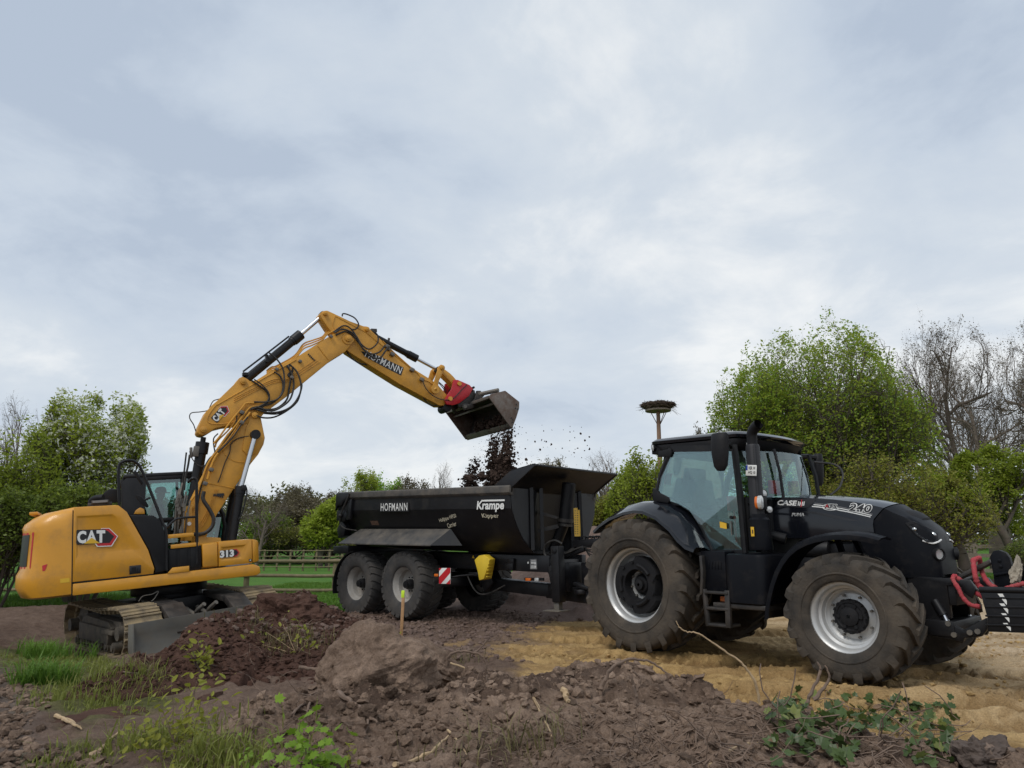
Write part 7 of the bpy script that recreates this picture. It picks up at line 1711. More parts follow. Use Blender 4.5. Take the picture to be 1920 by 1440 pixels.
# lumps
_ph = (1 + 5 ** .5) / 2
ICO_V = np.array([(-1, _ph, 0), (1, _ph, 0), (-1, -_ph, 0), (1, -_ph, 0), (0, -1, _ph), (0, 1, _ph), (0, -1, -_ph), (0, 1, -_ph), (_ph, 0, -1), (_ph, 0, 1), (-_ph, 0, -1), (-_ph, 0, 1)]) / 1.9
ICO_F = np.array([(0, 11, 5), (0, 5, 1), (0, 1, 7), (0, 7, 10), (0, 10, 11), (1, 5, 9), (5, 11, 4), (11, 10, 2), (10, 7, 6), (7, 1, 8), (3, 9, 4), (3, 4, 2), (3, 2, 6), (3, 6, 8), (3, 8, 9), (4, 9, 5), (2, 4, 11), (6, 2, 10), (8, 6, 7), (9, 8, 1)])
def lumps(P, size, rng, rough=.35, flat=.75):
    n = len(P); q = rng.normal(size=(n, 3, 3)); Q, _ = np.linalg.qr(q); sc = size[:, None] * (1 + rng.uniform(-.35, .35, (n, 3))); 
    V = ICO_V[None] * (1 + rng.uniform(-rough, rough, (n, 12, 1))); V = (V * sc[:, None, :]) @ Q; V[:, :, 2] *= flat
    V = V + P[:, None, :]; F = ICO_F[None] + (np.arange(n) * 12)[:, None, None]
    return V.reshape(-1, 3), F.reshape(-1, 3)
rng = np.random.default_rng(21)
def crumbs(name, label, region, n, smin, smax, mat, pw=3.0, keep=None):
    X = rng.uniform(region[0], region[1], n); Y = rng.uniform(region[2], region[3], n)
    if keep is not None: k = keep(X, Y); X, Y = X[k], Y[k]
    s = smin + (smax - smin) * rng.random(len(X)) ** pw; P = np.stack([X, Y, surf_np(X, Y) + s * .25], 1); V, F = lumps(P, s, rng)
    o = np_mesh(name, V, F, mat); tag(o, label, None, None, 'stuff'); return o
crumbs('soil_crumbs', 'grey brown crumbs on the nearest heap', (-2.8, 4.2, 4.0, 6.6), 16000, .004, .045, 'earth_grey', 5.0, lambda x, y: front_heap(x, y) > ground_h(x, y, False) + .04)
crumbs('soil_crumbs', 'dark crumbs on the heap by the dozer blade', (-5.6, -1.6, 7.5, 11.4), 9000, .008, .045, 'earth_dark', 3, lambda x, y: dark_heap(x, y) > ground_h(x, y, False) + .05)
crumbs('soil_crumbs', 'earth crumbs on the tilled path', (-6.0, -2.0, 4.6, 9.5), 9000, .008, .045, 'earth_grey', 2.6, lambda x, y: (ground_masks(x, y)[3] > .5))
crumbs('sand_crumbs', 'clumps of sand thrown up between the wheels', (-2.0, 8.5, 6.0, 13.0), 6000, .006, .035, M('sand_clump', (.36, .235, .095), .95, 0, .25, 4), 3, lambda x, y: (ground_masks(x, y)[0] > .6) & (fbm(x * .7, y * .9, 16, 3) > .02))
crumbs('soil_crumbs', 'brown crumbs on the ground round the trailer wheels', (-4.5, 1.5, 9.5, 16.5), 7000, .01, .05, 'earth_far', 3, lambda x, y: (ground_masks(x, y)[0] < .3) & (ground_masks(x, y)[1] < .3))
# single clods
def blob(name, r, seed, mat, sub=3, amp=.35, f=1.6, sc=(1, 1, 1)):
    bm = bmesh.new(); bmesh.ops.create_icosphere(bm, subdivisions=sub, radius=1.0); vs = np.array([v.co[:] for v in bm.verts])
    a = (fbm(vs[:, 0] * f + seed * 3.1, vs[:, 1] * f - seed, seed, 5, .55) + fbm(vs[:, 1] * f + seed, vs[:, 2] * f + 4, seed + 1, 5, .55) + fbm(vs[:, 2] * f - 3, vs[:, 0] * f + seed, seed + 2, 5, .55)) * .62; b = np.abs(fbm(vs[:, 2] * f * 2 + seed, vs[:, 0] * f * 2 - vs[:, 1], seed + 5, 3))
    k = 1 + amp * 1.6 * a - amp * .6 * b
    for i, v in enumerate(bm.verts): v.co = Vector(vs[i] * k[i] * r * np.array(sc))
    me = bpy.data.meshes.new(name); bm.to_mesh(me); bm.free(); me.materials.append(MT[mat]); return me
CL = [blob('soil_clod', 1.0, 3 + k, 'earth_grey', 3, .42, 1.3, (1, .8, .62)) for k in range(5)]
rnd = random.Random(8)
spots = [(690, 1345, 34), (735, 1305, 30), (770, 1295, 24), (640, 1330, 20), (655, 1365, 26), (600, 1350, 20), (560, 1335, 18), (810, 1310, 22), (795, 1335, 16), (620, 1395, 18), (1440, 1325, 17), (1000, 1300, 18), (1075, 1320, 16), (900, 1290, 18), (1200, 1420, 24), (1130, 1430, 20), (1290, 1425, 22), (1340, 1405, 18), (1560, 1425, 26), (1620, 1410, 24), (1500, 1432, 22), (980, 1420, 14), (860, 1430, 16), (520, 1425, 16), (30, 1400, 20), (60, 1425, 22), (95, 1405, 16), (20, 1350, 16), (75, 1370, 14), (45, 1320, 12), (130, 1432, 18), (10, 1430, 18), (35, 1290, 10), (160, 1410, 12)]
for k, (u, v, px_) in enumerate(spots):
    p = land(u, v); o = link('soil_clod', CL[k % 5]); r_ = px_ / 1335 * p.y * .62; o.location = p + Vector((0, 0, r_ * .2)); o.scale = (r_, r_, r_ * rnd.uniform(.7, 1.2)); o.rotation_euler = (rnd.uniform(-.6, .6), rnd.uniform(-.6, .6), rnd.uniform(0, 6))
    on = 'tilled path at lower left' if u < 180 else 'nearest heap'
    tag(o, 'grey clod of crumbly earth lying on the ' + on, 'clod', 'clods on the ' + on)
p = at_y(706, 1262, 6.35); o = link('turf_block', blob('turf_block', 1.0, 31, 'earth_grey', 6, .30, 1.2, (.46, .40, .40))); o.location = p; o.rotation_euler = (.1, -.28, .5); tag(o, 'largest grey block of earth leaning between the dark and the grey heap', 'earth block')
p = at_y(800, 1250, 7.0); o = link('turf_block', blob('turf_block', 1.0, 34, 'earth_grey', 5, .26, 1.2, (.40, .24, .17))); o.location = p; o.rotation_euler = (.2, .5, .3); tag(o, 'sloping earth slab right of the largest grey block', 'earth block')
p = at_y(548, 1140, 10.6); o = link('turf_block', blob('turf_block', 1.0, 36, 'earth_dark', 5, .34, 1.4, (.50, .36, .34))); o.location = p - Vector((0, 0, .12)); o.rotation_euler = (0, .1, .3); tag(o, 'dark lump of earth crowning the brown heap', 'earth block')
# falling soil
def fall(n, ylip, drift, spread, smax, t0=.0, seed=1, pw=.8):
    r = np.random.default_rng(seed); t = t0 + (1 - t0) * r.random(n) ** pw; z0, z1 = 3.45, 2.05
    yl = ylip + r.normal(size=n) * spread * (.25 + .75 * t) * (1 + .8 * np.sin(t * 17 + seed)); b = np.array([[6.95 + d_ + (r.normal() * .06), y_, 3.45] for d_, y_ in zip(r.normal(size=n) * .06, yl)])
    Mx = np.array(EX.M); W = b @ Mx[:3, :3].T + Mx[:3, 3]; ztop = W[:, 2]; W[:, 2] = ztop - t * (ztop - 2.35); W[:, 0] += drift * t ** 1.2 + r.normal(size=n) * .04 * t
    return W, (.006 + (smax - .006) * r.random(n) ** 3.4) * (.45 + .75 * t)
parts = [fall(4200, -.92, -.05, .105, .050, .0, 1), fall(3000, -.30, -.08, .085, .048, .0, 2), fall(900, -.62, -.06, .05, .03, .0, 3), fall(2300, .50, -.30, .17, .040, .30, 4, .55), fall(300, .05, -.2, .7, .016, .1, 5), fall(260, -.95, .25, .5, .014, .0, 6), fall(200, .30, -.15, .04, .018, .0, 8, .6)]
P = np.concatenate([a for a, b in parts]); s = np.concatenate([b for a, b in parts]); V, F = lumps(P, s, rng, .45, 1.0)
o = np_mesh('falling_soil', V, F, 'earth_fall'); tag(o, 'dark soil pouring from the bucket into the trailer', None, None, 'stuff')
for k, (u, v, r_, lb) in enumerate(((940, 872, .19, 'large dark clod falling just above the trailer front'), (928, 890, .13, 'lower clod falling beside the largest one'), (905, 893, .12, 'clod falling in the middle stream of soil'), (880, 896, .10, 'clod falling in the left stream of soil'), (987, 862, .035, 'small lone clod flying right of the soil stream'))):
    o = link('falling_clod', blob('falling_clod', r_, 50 + k, 'earth_fall', 3, .45, 1.4, (1, .8, .9))); o.location = at_y(u, v, 16.2); tag(o, lb, 'clod', 'clods falling from the bucket')
P = []; 
for k in range(60): u, v = rng.uniform(960, 1110), rng.uniform(795, 875); P.append(at_y(u, v, 16 + rng.normal() * .5))
V, F = lumps(np.array(P), .006 + .018 * rng.random(60) ** 2, rng, .45, 1); o = np_mesh('flying_crumbs', V, F, 'earth_fall'); tag(o, 'tiny crumbs of soil flying off to the right', None, None, 'stuff')
P = np.array([EX.M @ Vector((6.93 + rng.normal() * .05, rng.uniform(-1.05, .55), 3.53 + abs(rng.normal()) * .10)) for k in range(500)]); V, F = lumps(P, .012 + .05 * rng.random(500) ** 3, rng, .4, 1); o = np_mesh('bucket_soil', V, F, 'earth_fall'); tag(o, 'remains of soil sticking to the bucket edge', None, None, 'stuff')
# implement carried on the front linkage
def tf(pts, y): return [T.xz(*cF(*p), y) for p in pts]
IMP = empty('front_implement', T.M.translation, (0, 0, -.845466)); tag(IMP, 'black steel implement with white hazard stripes carried in front of the tractor', 'implement')
m = MB(); m.slab(tf([(575, 725), (1500, 745), (1480, 1105), (640, 1075), (640, 960)], -.55), -.58, -.52)
for k in range(4):
    (a, b), (c, d) = tf([(610, 770 + k * 82), (1480, 785 + k * 82)], -.585); m.bar((a, -.585, b), (c, -.585, d), .012, .02)
m.build('side_plate', 'black', IMP, .006)
for k in range(4):
    q = [(722 + k * 16, 735 + k * 88), (768 + k * 14, 735 + k * 88), (806 + k * 12, 800 + k * 80), (806 + k * 12, 838 + k * 78)]
    decal([(a, -.582, b) for a, b in tf(q, -.582)], 'white', IMP, 'hazard_stripe', .003, Vector((0, -1, 0)))
m = MB(); (a, b), (c, d) = tf([(560, 700), (1450, 715)], -.55); m.tube([(a, -.55, b), (c, -.55, d)], .035, 10); m.bar((a + .05, -.5, b - .1), (a + .05, .5, b - .1), .1, .1); m.bar((a + .6, -.5, b - .2), (a + .6, .5, b - .2), .1, .3); m.build('top_bar', 'black', IMP, .008)
m = MB(); m.slab(tf([(660, 400), (690, 350), (740, 342), (800, 365), (835, 410), (850, 470), (905, 640), (960, 690), (705, 690), (690, 560), (672, 470)], -.35), -.38, -.30); m.slab(tf([(685, 555), (880, 525), (885, 545), (690, 580)], -.4), -.41, -.38); m.slab(tf([(850, 500), (1100, 460), (1150, 620), (900, 640)], -.3), -.33, -.2); 
for q in ((738, 440), (748, 490)): (a, b), = tf([q], -.385); m.cyl((a, -.39, b), (a, -.375, b), .02, n=10)
m.build('upright_bracket', 'paintmat', IMP, .012)
m = MB(); (a, b), (c, d) = tf([(360, 600), (665, 448)], -.2); m.tube([(a, -.2, b), (c, -.2, d)], .03, 10); m.build('top_link', 'steeldark', IMP)
def sling(pts, ys, r, label):
    P_ = [T.M @ T.p3(*cF(*p), y) for p, y in zip(pts, ys)]; c = P_[0]; sp_ = smooth_path(P_, 8); m = MB(); rnd = random.Random(len(pts)); m.tube([p - c for p in sp_], [r * rnd.uniform(.82, 1.15) for _ in sp_], 10); o = m.build('sling', 'strap', None, 0, 60); o.location = c; tag(o, label, 'sling', 'red slings on the front linkage')
sling([(590, 770), (520, 720), (440, 650), (375, 605), (335, 575), (322, 610), (370, 690), (410, 770), (480, 835), (565, 852)], [-.3, -.32, -.33, -.34, -.36, -.40, -.42, -.42, -.42, -.42], .024, 'red sling hanging lowest beside the nose of the tractor')
sling([(590, 690), (545, 650), (520, 570), (505, 440), (530, 425), (560, 420), (575, 520), (610, 600), (650, 650), (705, 682)], [-.35, -.36, -.38, -.30, -.25, -.2, -.15, -.2, -.3, -.4], .026, 'red sling looped over the top link rod')
sling([(790, 695), (850, 675), (920, 655), (1000, 640), (1100, 660)], [-.5, -.52, -.54, -.55, -.55], .024, 'red sling lying on the implement at the right edge')
m = MB(); c_ = T.M @ T.p3(*cF(890, 550), -.42); o = link('rag', blob('rag', .13, 71, 'cloth', 4, .4, 1.8, (.55, .4, 1.1))); o.location = c_; o.rotation_euler = (0, .4, .4); tag(o, 'crumpled beige rag hanging on the implement bracket', 'rag')
# stake, sticks, roots
def twig(pts, r, mat, name, label, cat, Y=None, lift=.012, group=None, taper=.35, n=5):
    P_ = [at_y(u, v, Y if not isinstance(Y, (list, tuple)) else Y[i]) if Y else land(u, v) + Vector((0, -.01, lift)) for i, (u, v) in enumerate(pts)]
    c = P_[0].copy(); sp_ = smooth_path([p - c for p in P_], n); k = len(sp_); rnd = random.Random(int(pts[0][0])); m = MB(); m.tube([p + Vector((rnd.uniform(-1, 1), rnd.uniform(-1, 1), rnd.uniform(-1, 1))) * r * .35 for p in sp_], [r * (1 - (1 - taper) * i / (k - 1)) * rnd.uniform(.85, 1.15) for i in range(k)], 7); o = m.build(name, mat); o.location = c; tag(o, label, cat, group); return o
b = land(753, 1193); ST = empty('survey_stake', b); tag(ST, 'thin wooden stake with a bright green painted top', 'stake'); h_ = at_y(752, 1108, b.y).z - b.z
m = MB(); m.box((0, 0, h_ * .38), (.05, .03, h_ * .95), Matrix.Rotation(.02, 3, 'Y')); m.build('shaft', 'stake', ST, .003); m = MB(); m.box((.0, 0, h_ * .93), (.052, .032, h_ * .16), Matrix.Rotation(.02, 3, 'Y')); m.build('painted_tip', 'neon', ST, .003)
twig([(671, 1185), (676, 1170), (683, 1153)], .02, 'rust', 'iron_bar', 'rusty iron bar stuck in the ground left of the stake', 'bar', 10.3, taper=.9)
G_ = 'roots and sticks on the heaps'
RT_ = [([(1128, 1345), (1126, 1300), (1132, 1280), (1150, 1250), (1175, 1238), (1200, 1236), (1222, 1243), (1250, 1262)], .017, 'root', 'root', 'arching brown root rising over the middle of the nearest heap', 'root', 5.55),
 ([(1172, 1385), (1180, 1350), (1192, 1318), (1190, 1295), (1184, 1262)], .022, 'root', 'root', 'thick forked root standing on the nearest heap', 'root', 5.35),
 ([(1191, 1296), (1200, 1280), (1198, 1268), (1186, 1258)], .016, 'root', 'root', 'short fork tip beside the standing root', 'root', 5.37),
 ([(1425, 1320), (1418, 1285), (1400, 1255), (1385, 1238), (1350, 1215), (1310, 1188), (1290, 1185), (1275, 1178), (1268, 1165)], .010, 'rootpale', 'root', 'long thin pale root curving up in front of the rear tyre', 'root', 5.6),
 ([(1512, 1325), (1520, 1300), (1538, 1262), (1533, 1240)], .016, 'root', 'root', 'upright root sticking out of the ivy, lower of a pair', 'root', 5.35),
 ([(1525, 1312), (1545, 1290), (1556, 1270), (1548, 1248)], .014, 'root', 'root', 'upright root tip beside the ivy, higher of a pair', 'root', 5.3),
 ([(835, 1262), (838, 1240), (848, 1224), (875, 1222), (900, 1228), (910, 1240), (915, 1268)], .016, 'root', 'root', 'bent root bridging the left end of the sand', 'root', 6.9),
 ([(845, 1243), (870, 1252), (890, 1270), (905, 1290), (920, 1302)], .009, 'rootpale', 'root', 'thin pale root running down behind the bent root', 'root', 6.2),
 ([(885, 1228), (900, 1215), (915, 1200)], .012, 'root', 'root', 'short root tip above the bent root', 'root', 6.95),
 ([(635, 1302), (655, 1318), (675, 1328), (690, 1345), (708, 1358)], .022, 'root', 'root', 'stout root below the largest grey block', 'root', None),
 ([(690, 1350), (688, 1368), (682, 1380)], .010, 'root', 'root', 'side root hanging under the stout root', 'root', None),
 ([(740, 1438), (780, 1428), (815, 1408), (840, 1386)], .017, 'rootpale', 'stick', 'peeled pale stick at the bottom of the nearest heap', 'stick', None),
 ([(690, 1430), (715, 1422), (735, 1426), (750, 1436)], .009, 'root', 'root', 'forked thin roots at the end of the peeled stick', 'root', None),
 ([(840, 1372), (855, 1390), (870, 1408), (880, 1432)], .008, 'rootpale', 'stick', 'pale straight stem right of the peeled stick', 'stick', None),
 ([(1000, 1312), (1020, 1352), (1035, 1385)], .012, 'rootpale', 'stick', 'reddish peeled splinter in the middle of the heap', 'stick', None),
 ([(1015, 1340), (1050, 1362), (1090, 1385)], .009, 'root', 'root', 'thin brown root crossing the reddish splinter', 'root', None),
 ([(1056, 1298), (1062, 1312), (1066, 1320)], .026, 'rootpale', 'stick', 'short pale stub sticking out of the heap', 'stick', None),
 ([(900, 1375), (940, 1380), (955, 1395)], .009, 'root', 'root', 'dry root lying left of the reddish splinter', 'root', None),
 ([(1560, 1420), (1480, 1440), (1400, 1405), (1350, 1398)], .012, 'root', 'root', 'root trailing from the ivy to the left', 'root', None),
 ([(1330, 1440), (1370, 1410), (1410, 1398), (1450, 1400), (1475, 1420)], .010, 'rootpale', 'root', 'pale arched root left of the ivy', 'root', None),
 ([(560, 1252), (590, 1254), (615, 1256), (640, 1260)], .015, 'root', 'root', 'root reaching left from the largest grey block', 'root', 6.4),
 ([(168, 1423), (195, 1402), (226, 1374)], .020, 'rootpale', 'stick', 'broken pale stick lying between path and shrub', 'stick', None),
 ([(105, 1345), (128, 1352), (150, 1366)], .018, 'rootpale', 'stick', 'upper splintered lath at the edge of the path', 'stick', None),
 ([(120, 1352), (140, 1360), (155, 1370)], .016, 'rootpale', 'stick', 'lower splintered lath at the edge of the path', 'stick', None),
 ([(220, 1248), (232, 1262), (262, 1264)], .012, 'root', 'root', 'root at the foot of the dozer blade', 'root', None),
 ([(1840, 1408), (1880, 1410), (1930, 1412)], .045, 'root', 'log', 'brown log end entering at the lower right corner', 'log', 4.75),
 ([(365, 1238), (400, 1250), (440, 1258), (480, 1276)], .008, 'rootdark', 'root', 'thin stem lying on the dark heap', 'root', None),
 ([(545, 1345), (570, 1322), (600, 1300)], .010, 'root', 'root', 'thin root on the grey slope left of the largest block', 'root', None),
 ([(575, 1340), (582, 1318), (583, 1305)], .012, 'root', 'root', 'short root stub on the grey slope', 'root', None)]
for pts, r, mat, nm, lb, cat, Y in RT_: twig(pts, r, mat, nm, lb, cat, Y, .012, G_)
# stump at the lower right
p = at_y(1838, 1425, 4.8); STU = empty('tree_stump', p); tag(STU, 'rotten splintered stump at the lower right corner', 'stump')
o = link('stump_wood', blob('stump_wood', .15, 81, 'rootdark', 5, .45, 1.5, (1.1, .8, .9)), STU); 
for k, (x, y, hh, w_) in enumerate(((.03, .0, .13, .028),)):
    m = MB(); m.tube([(x, y, .0), (x + .008, y, hh * .55), (x + .02, y + .01, hh)], [w_, w_ * .7, .006], 5); m.build('splinter', 'rootdark', STU)
# fine roots and litter that nobody could count
def fine(name, label, boxes, n, L, r, mat, seed, down=.5):
    rr = random.Random(seed); segs = []
    for k in range(n):
        u0, v0, u1, v1 = boxes[k % len(boxes)]; p = land(rr.uniform(u0, u1), rr.uniform(v0, v1)) + Vector((0, -.015, .01)); d = Vector((rr.gauss(0, .7), rr.gauss(0, .5) - .2, rr.gauss(0, .5) - down)).normalized(); l = L * rr.uniform(.4, 1.4) / 5; q = r * rr.uniform(.6, 1.3)
        for i in range(5):
            d = (d + Vector((rr.gauss(0, .35), rr.gauss(0, .3), rr.gauss(0, .35)))).normalized(); p2 = p + d * l
            if i % 2 == 0: p2.z = max(p2.z, surf(p2.x, p2.y) + .004)
            segs.append((*p, *p2, q, q * .8)); p = p2; q *= .8
    V, F = tubes_np(segs, 4); o = np_mesh(name, V, F, mat); tag(o, label, None, None, 'stuff')
fine('fine_roots', 'tangle of fine roots hanging down the nearest heap', [(1085, 1340, 1250, 1438), (1150, 1330, 1330, 1438), (1300, 1340, 1460, 1438)], 320, .34, .0045, 'root', 1, .6)
fine('dry_litter', 'dry stems and rootlets strewn over the nearest heap', [(420, 1310, 620, 1438), (800, 1270, 1100, 1438), (880, 1360, 1060, 1438), (1380, 1330, 1800, 1438)], 240, .22, .0035, 'root', 2, .1)
fine('dry_litter', 'dry stems lying on the dark heap', [(465, 1160, 590, 1240), (300, 1210, 640, 1300)], 70, .30, .0045, 'root', 3, -.05)
# ---- ivy and seedlings
def leaf_mesh(name, mat, lobes, fold=.15, stalk=.0):
    pts = [(0, 0)] + lobes + [(-x, y) for x, y in lobes[::-1] if x > 0]; m = MB(); vs = [(x, y, abs(x) * fold - .12 * y * y) for x, y in pts]; top = max(range(len(pts)), key=lambda i: pts[i][1])
    fs = [(0, i, i + 1) for i in range(1, len(pts) - 1)]; me = bpy.data.meshes.new(name); me.from_pydata(vs, [], fs); me.materials.append(MT[mat]); return me
IVY = [(.28, -.16), (.55, .10), (.40, .28), (.46, .62), (.22, .60), (0, 1.0)]
MAP = [(.18, -.10), (.52, .02), (.36, .22), (.74, .42), (.46, .50), (.50, .80), (.22, .72), (0, 1.08)]
OVA = [(.16, .12), (.26, .4), (.18, .75), (0, 1.0)]
LM = {('ivy', m_): leaf_mesh('leaf', m_, IVY) for m_ in ('ivy', 'ivyold', 'deadleaf')}
LM[('maple', 'maple')] = leaf_mesh('leaf', 'maple', MAP, .12); LM[('ova', 'shrub')] = leaf_mesh('leaf', 'shrub', OVA, .2); LM[('ova', 'maple')] = leaf_mesh('leaf', 'maple', OVA, .2); LM[('ova', 'deadleaf')] = leaf_mesh('leaf', 'deadleaf', OVA, .3)
def put_leaf(key, parent, base, p, s, rr, tilt=.6, face=True):
    o = link('leaf', LM[key], parent); az = rr.uniform(0, 6.283); o.location = p - base; o.rotation_euler = (rr.gauss(0.55 if face else 0, tilt * .6), rr.gauss(0, tilt), az if not face else rr.gauss(0, 1.3)); o.scale = (s, s, s); return o
rr = random.Random(14); b0 = land(1600, 1380); IV = empty('ivy', b0); tag(IV, 'patch of dark green ivy trailing over the right end of the heap', 'ivy')
boxes = [(1560, 1325, 1790, 1385, 105), (1440, 1335, 1620, 1440, 85), (1480, 1300, 1640, 1345, 22), (1700, 1385, 1800, 1440, 34), (1620, 1330, 1740, 1370, 24), (1500, 1395, 1600, 1438, 20)]
for u0, v0, u1, v1, n in boxes:
    for k in range(n):
        p = land(rr.uniform(u0, u1), rr.uniform(v0, v1)); p = p + Vector((0, -.02, rr.uniform(.01, .10) if n > 40 else rr.uniform(.0, .05))); q = rr.random(); put_leaf(('ivy', 'ivyold' if q > .86 else 'ivy'), IV, b0, p, rr.uniform(.046, .092), rr)
segs = []
for k in range(60):
    p = land(rr.uniform(1440, 1800), rr.uniform(1330, 1435)) + Vector((0, 0, .03)); d = Vector((rr.gauss(0, 1), rr.gauss(0, .5), rr.gauss(.1, .3))).normalized()
    for i in range(6):
        d = (d + Vector((rr.gauss(0, .3), rr.gauss(0, .3), rr.gauss(0, .25)))).normalized(); p2 = p + d * .06; p2.z = max(p2.z, surf(p2.x, p2.y) + .01); segs.append((*(p - b0), *(p2 - b0), .0045, .004)); p = p2
V, F = tubes_np(segs, 4); o = np_mesh('vines', V, F, 'root', IV); o['kind'] = 'stuff'
for k in range(16):
    u, v = ((1540, 1340), (1650, 1345), (1625, 1362), (1655, 1330), (1590, 1380), (1470, 1420), (1720, 1350), (1545, 1425))[k % 8]; p = land(u + rr.uniform(-25, 25), min(1438, v + rr.uniform(-12, 12))) + Vector((0, 0, .05)); o = put_leaf(('ova', 'deadleaf'), None, Vector(), p, rr.uniform(.05, .09), rr); o.name = 'dead_leaf'; tag(o, 'curled brown dead leaf lying among the ivy', 'dead leaf', 'dead leaves among the ivy')
def seedling(name, label, cat, base, stems, key, mat_stem, n, s, seed, spread=.35, r=.004):
    rr = random.Random(seed); b = base if isinstance(base, Vector) else land(*base); S = empty(name, b); tag(S, label, cat, 'seedlings and shrubs on the heaps'); segs = []; tips = []
    for (du, dv) in stems:
        e = at_y(base[0] + du, base[1] + dv, b.y + rr.uniform(-.08, .08)) - b; p = Vector((rr.uniform(-.04, .04), rr.uniform(-.03, .03), -.02)); prev = p
        for i in range(1, 7):
            t = i / 6; q = p.lerp(e, t) + Vector((rr.gauss(0, .008), rr.gauss(0, .008), 0)); segs.append((*prev, *q, r * (1.2 - .7 * t), r * (1.1 - .7 * t))); prev = q
            if i > 1: tips.append((q, t))
    V, F = tubes_np(segs, 5); np_mesh('stems', V, F, mat_stem, S)
    for k in range(n):
        q, t = tips[k % len(tips)]; p = q + Vector((rr.gauss(0, spread * .12), rr.gauss(0, spread * .12), rr.gauss(0, spread * .08))); put_leaf(key, S, Vector(), p, s * rr.uniform(.6, 1.25), rr, .5)
    return S
seedling('maple_seedling', 'bright green maple seedling at the bottom edge left of centre', 'seedling', (575, 1452), [(-15, -100), (10, -95), (35, -70), (-40, -55), (-60, -25), (45, -40), (0, -60), (60, -20)], ('maple', 'maple'), 'root', 120, .040, 1, .5)
seedling('seedling', 'small upright yellow green sprout left of the maple seedling', 'seedling', (460, 1450), [(-5, -60), (8, -35), (-8, -25)], ('ova', 'maple'), 'root', 34, .042, 2, .25)
seedling('seedling', 'tiny seedling with a few leaves right of the maple seedling', 'seedling', (656, 1440), [(2, -40), (-6, -20)], ('ova', 'shrub'), 'root', 12, .05, 3, .25)
seedling('shrub', 'leafy yellow green shrub growing left of the grey heap', 'shrub', (340, 1425), [(-20, -155), (45, -130), (35, -165), (-40, -110), (10, -100), (60, -70), (-60, -60), (50, -30), (-20, -60), (20, -40), (-70, -20), (-35, -90), (25, -130)], ('ova', 'shrub'), 'root', 290, .062, 4, 1.0)
seedling('shrub', 'slender leafy stem in front of the dozer blade', 'shrub', (378, 1262), [(-3, -70), (12, -50), (-35, -45), (-22, -60), (8, -25)], ('ova', 'shrub'), 'rootdark', 60, .085, 5, .5, .006)
seedling('shrub', 'low ragged sprouts on the right slope of the dark heap', 'shrub', (560, 1225), [(-60, -40), (-30, -55), (20, -30), (40, -15), (0, -45), (-80, -20)], ('ova', 'shrub'), 'rootpale', 60, .07, 6, .9, .005)
seedling('shrub', 'small leafy weed beside the stake', 'shrub', (735, 1230), [(-20, -30), (10, -25), (-30, -10)], ('ova', 'shrub'), 'rootpale', 34, .05, 8, .6, .004)
# ---- grass
def blades(name, label, pts, hmin, hmax, w, mat, seed, bend=.5):
    r = np.random.default_rng(seed); n = len(pts); h = hmin + (hmax - hmin) * r.random(n) ** 1.5; a = r.uniform(0, 6.283, n); d = np.stack([np.cos(a), np.sin(a), np.zeros(n)], 1); s = np.stack([-np.sin(a + r.normal(size=n) * .6), np.cos(a), np.zeros(n)], 1) * (w * (.6 + .8 * r.random((n, 1)))); b = bend * (.3 + r.random((n, 1))); up = np.array([[0, 0, 1.0]])
    P0 = pts; P1 = pts + up * h[:, None] * .6 + d * h[:, None] * b * .25; P2_ = pts + up * h[:, None] * (1 - .25 * b) + d * h[:, None] * b * .8
    V = np.stack([P0 - s, P0 + s, P1 + s * .8, P1 - s * .8, P2_], 1).reshape(-1, 3); i = (np.arange(n) * 5)[:, None]; F = np.concatenate([i + np.array([[0, 1, 2, 3]]), i + np.array([[3, 2, 4, 4]])]); 
    F3 = np.concatenate([i + np.array([[0, 1, 2]]), i + np.array([[0, 2, 3]]), i + np.array([[3, 2, 4]])]); o = np_mesh(name, V, F3, mat); tag(o, label, None, None, 'stuff')
def scatter(region, n, keep=None, seed=1, fn=None):
    r = np.random.default_rng(seed); X = r.uniform(region[0], region[1], n); Y = r.uniform(region[2], region[3], n); k = keep(X, Y) if keep is not None else np.ones(n, bool); X, Y = X[k], Y[k]; return np.stack([X, Y, (fn or ground_h)(X, Y) - .005], 1)
mf = lambda x, y: (ground_masks(x, y)[1] > .55) & (np.hypot(x, y) > 13)
blades('meadow_grass', 'short green grass of the meadow behind the digger', scatter((-8, 0, 13.5, 27), 60000, mf, 2), .03, .10, .008, 'grass', 3)
blades('meadow_grass', 'grass under the bushes at the far left', scatter((-14, -7, 13.5, 20), 30000, mf, 4), .05, .22, .010, 'grass', 5)
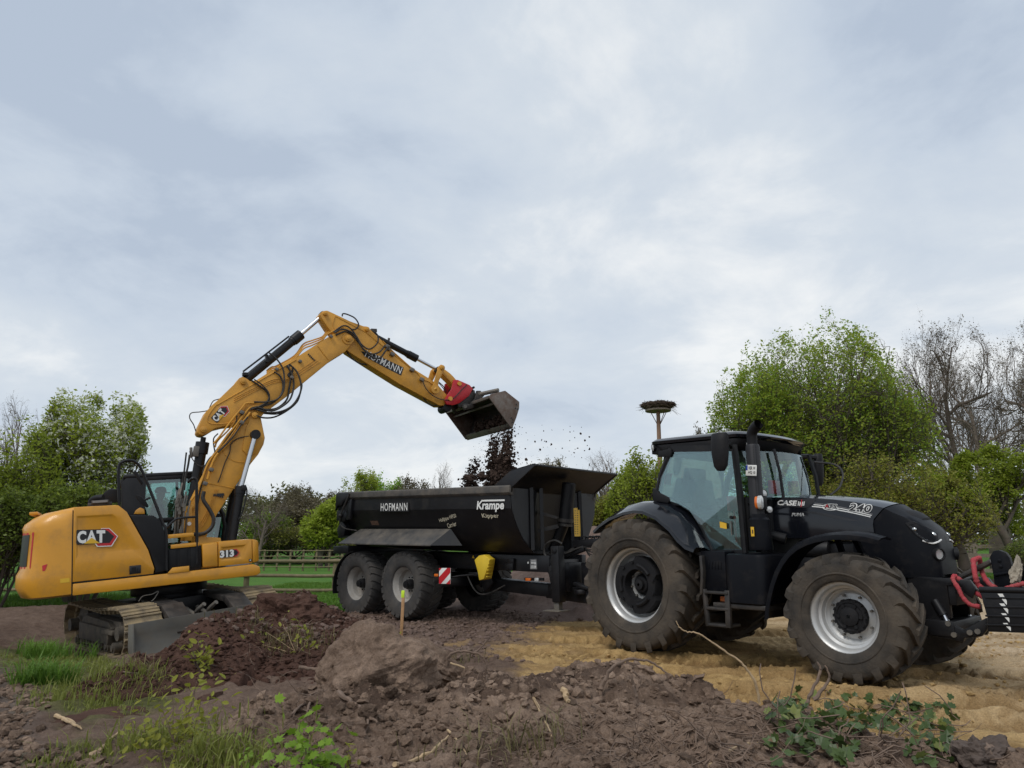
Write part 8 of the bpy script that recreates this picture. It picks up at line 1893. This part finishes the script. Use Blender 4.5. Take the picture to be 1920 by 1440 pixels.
blades('meadow_grass', 'grass strip behind the sand on the right', scatter((8, 24, 17, 32), 36000, mf, 6), .04, .18, .012, 'grass', 7)
vg = lambda x, y: (ground_masks(x, y)[2] > .5) & (fbm(x * 1.5, y * 1.5, 95, 3) > -.05)
blades('verge_grass', 'low grass and weeds between path and dark heap', scatter((-7.5, -2.3, 4.8, 10.6), 26000, vg, 8), .02, .11, .005, 'grasspale', 9, .8)
tuft = at_z(75, 1285, -.02); P = scatter((tuft.x - .25, tuft.x + .30, tuft.y - .15, tuft.y + .25), 800, None, 10); tuft2 = at_z(110, 1240, -.05); gk = lambda x, y: fbm(x * 2.2, y * 2.2, 96, 3) > -.02
P = np.concatenate([P, scatter((tuft2.x - .50, tuft2.x + .25, tuft2.y - .1, tuft2.y + .55), 1500, gk, 11), scatter((tuft2.x - .95, tuft2.x - .3, tuft2.y + .3, tuft2.y + .9), 600, gk, 12)])
blades('tall_grass', 'lush tall grass at the left beside the digger track', P, .10, .38, .006, 'grass', 13, 1.1)
P = []; 
for (u, v, n, s_) in ((350, 1430, 600, .3), (270, 1400, 240, .25), (400, 1420, 260, .18), (185, 1275, 300, .35), (170, 1310, 200, .25), (265, 1265, 80, .12), (320, 1390, 250, .2)):
    c = land(u, min(v, 1438)); X = c.x + rng.normal(size=n) * s_; Y = c.y + rng.normal(size=n) * s_ * .7; P.append(np.stack([X, Y, surf_np(X, Y) - .01], 1))
blades('verge_grass', 'grass tufts round the yellow green shrub', np.concatenate(P), .06, .26, .005, 'grasspale', 15, .9)
P = []
for (u, v, n, s_) in ((500, 1200, 150, .35), (560, 1215, 200, .3), (700, 1225, 60, .2), (860, 1245, 60, .15), (1000, 1410, 60, .12), (280, 1270, 60, .1), (900, 1420, 60, .2)):
    c = land(u, v); X = c.x + rng.normal(size=n) * s_; Y = c.y + rng.normal(size=n) * s_ * .6; P.append(np.stack([X, Y, surf_np(X, Y) - .01], 1))
blades('dry_weeds', 'wisps of dry weed on the heaps', np.concatenate(P), .05, .30, .004, 'weed', 17, 1.0)
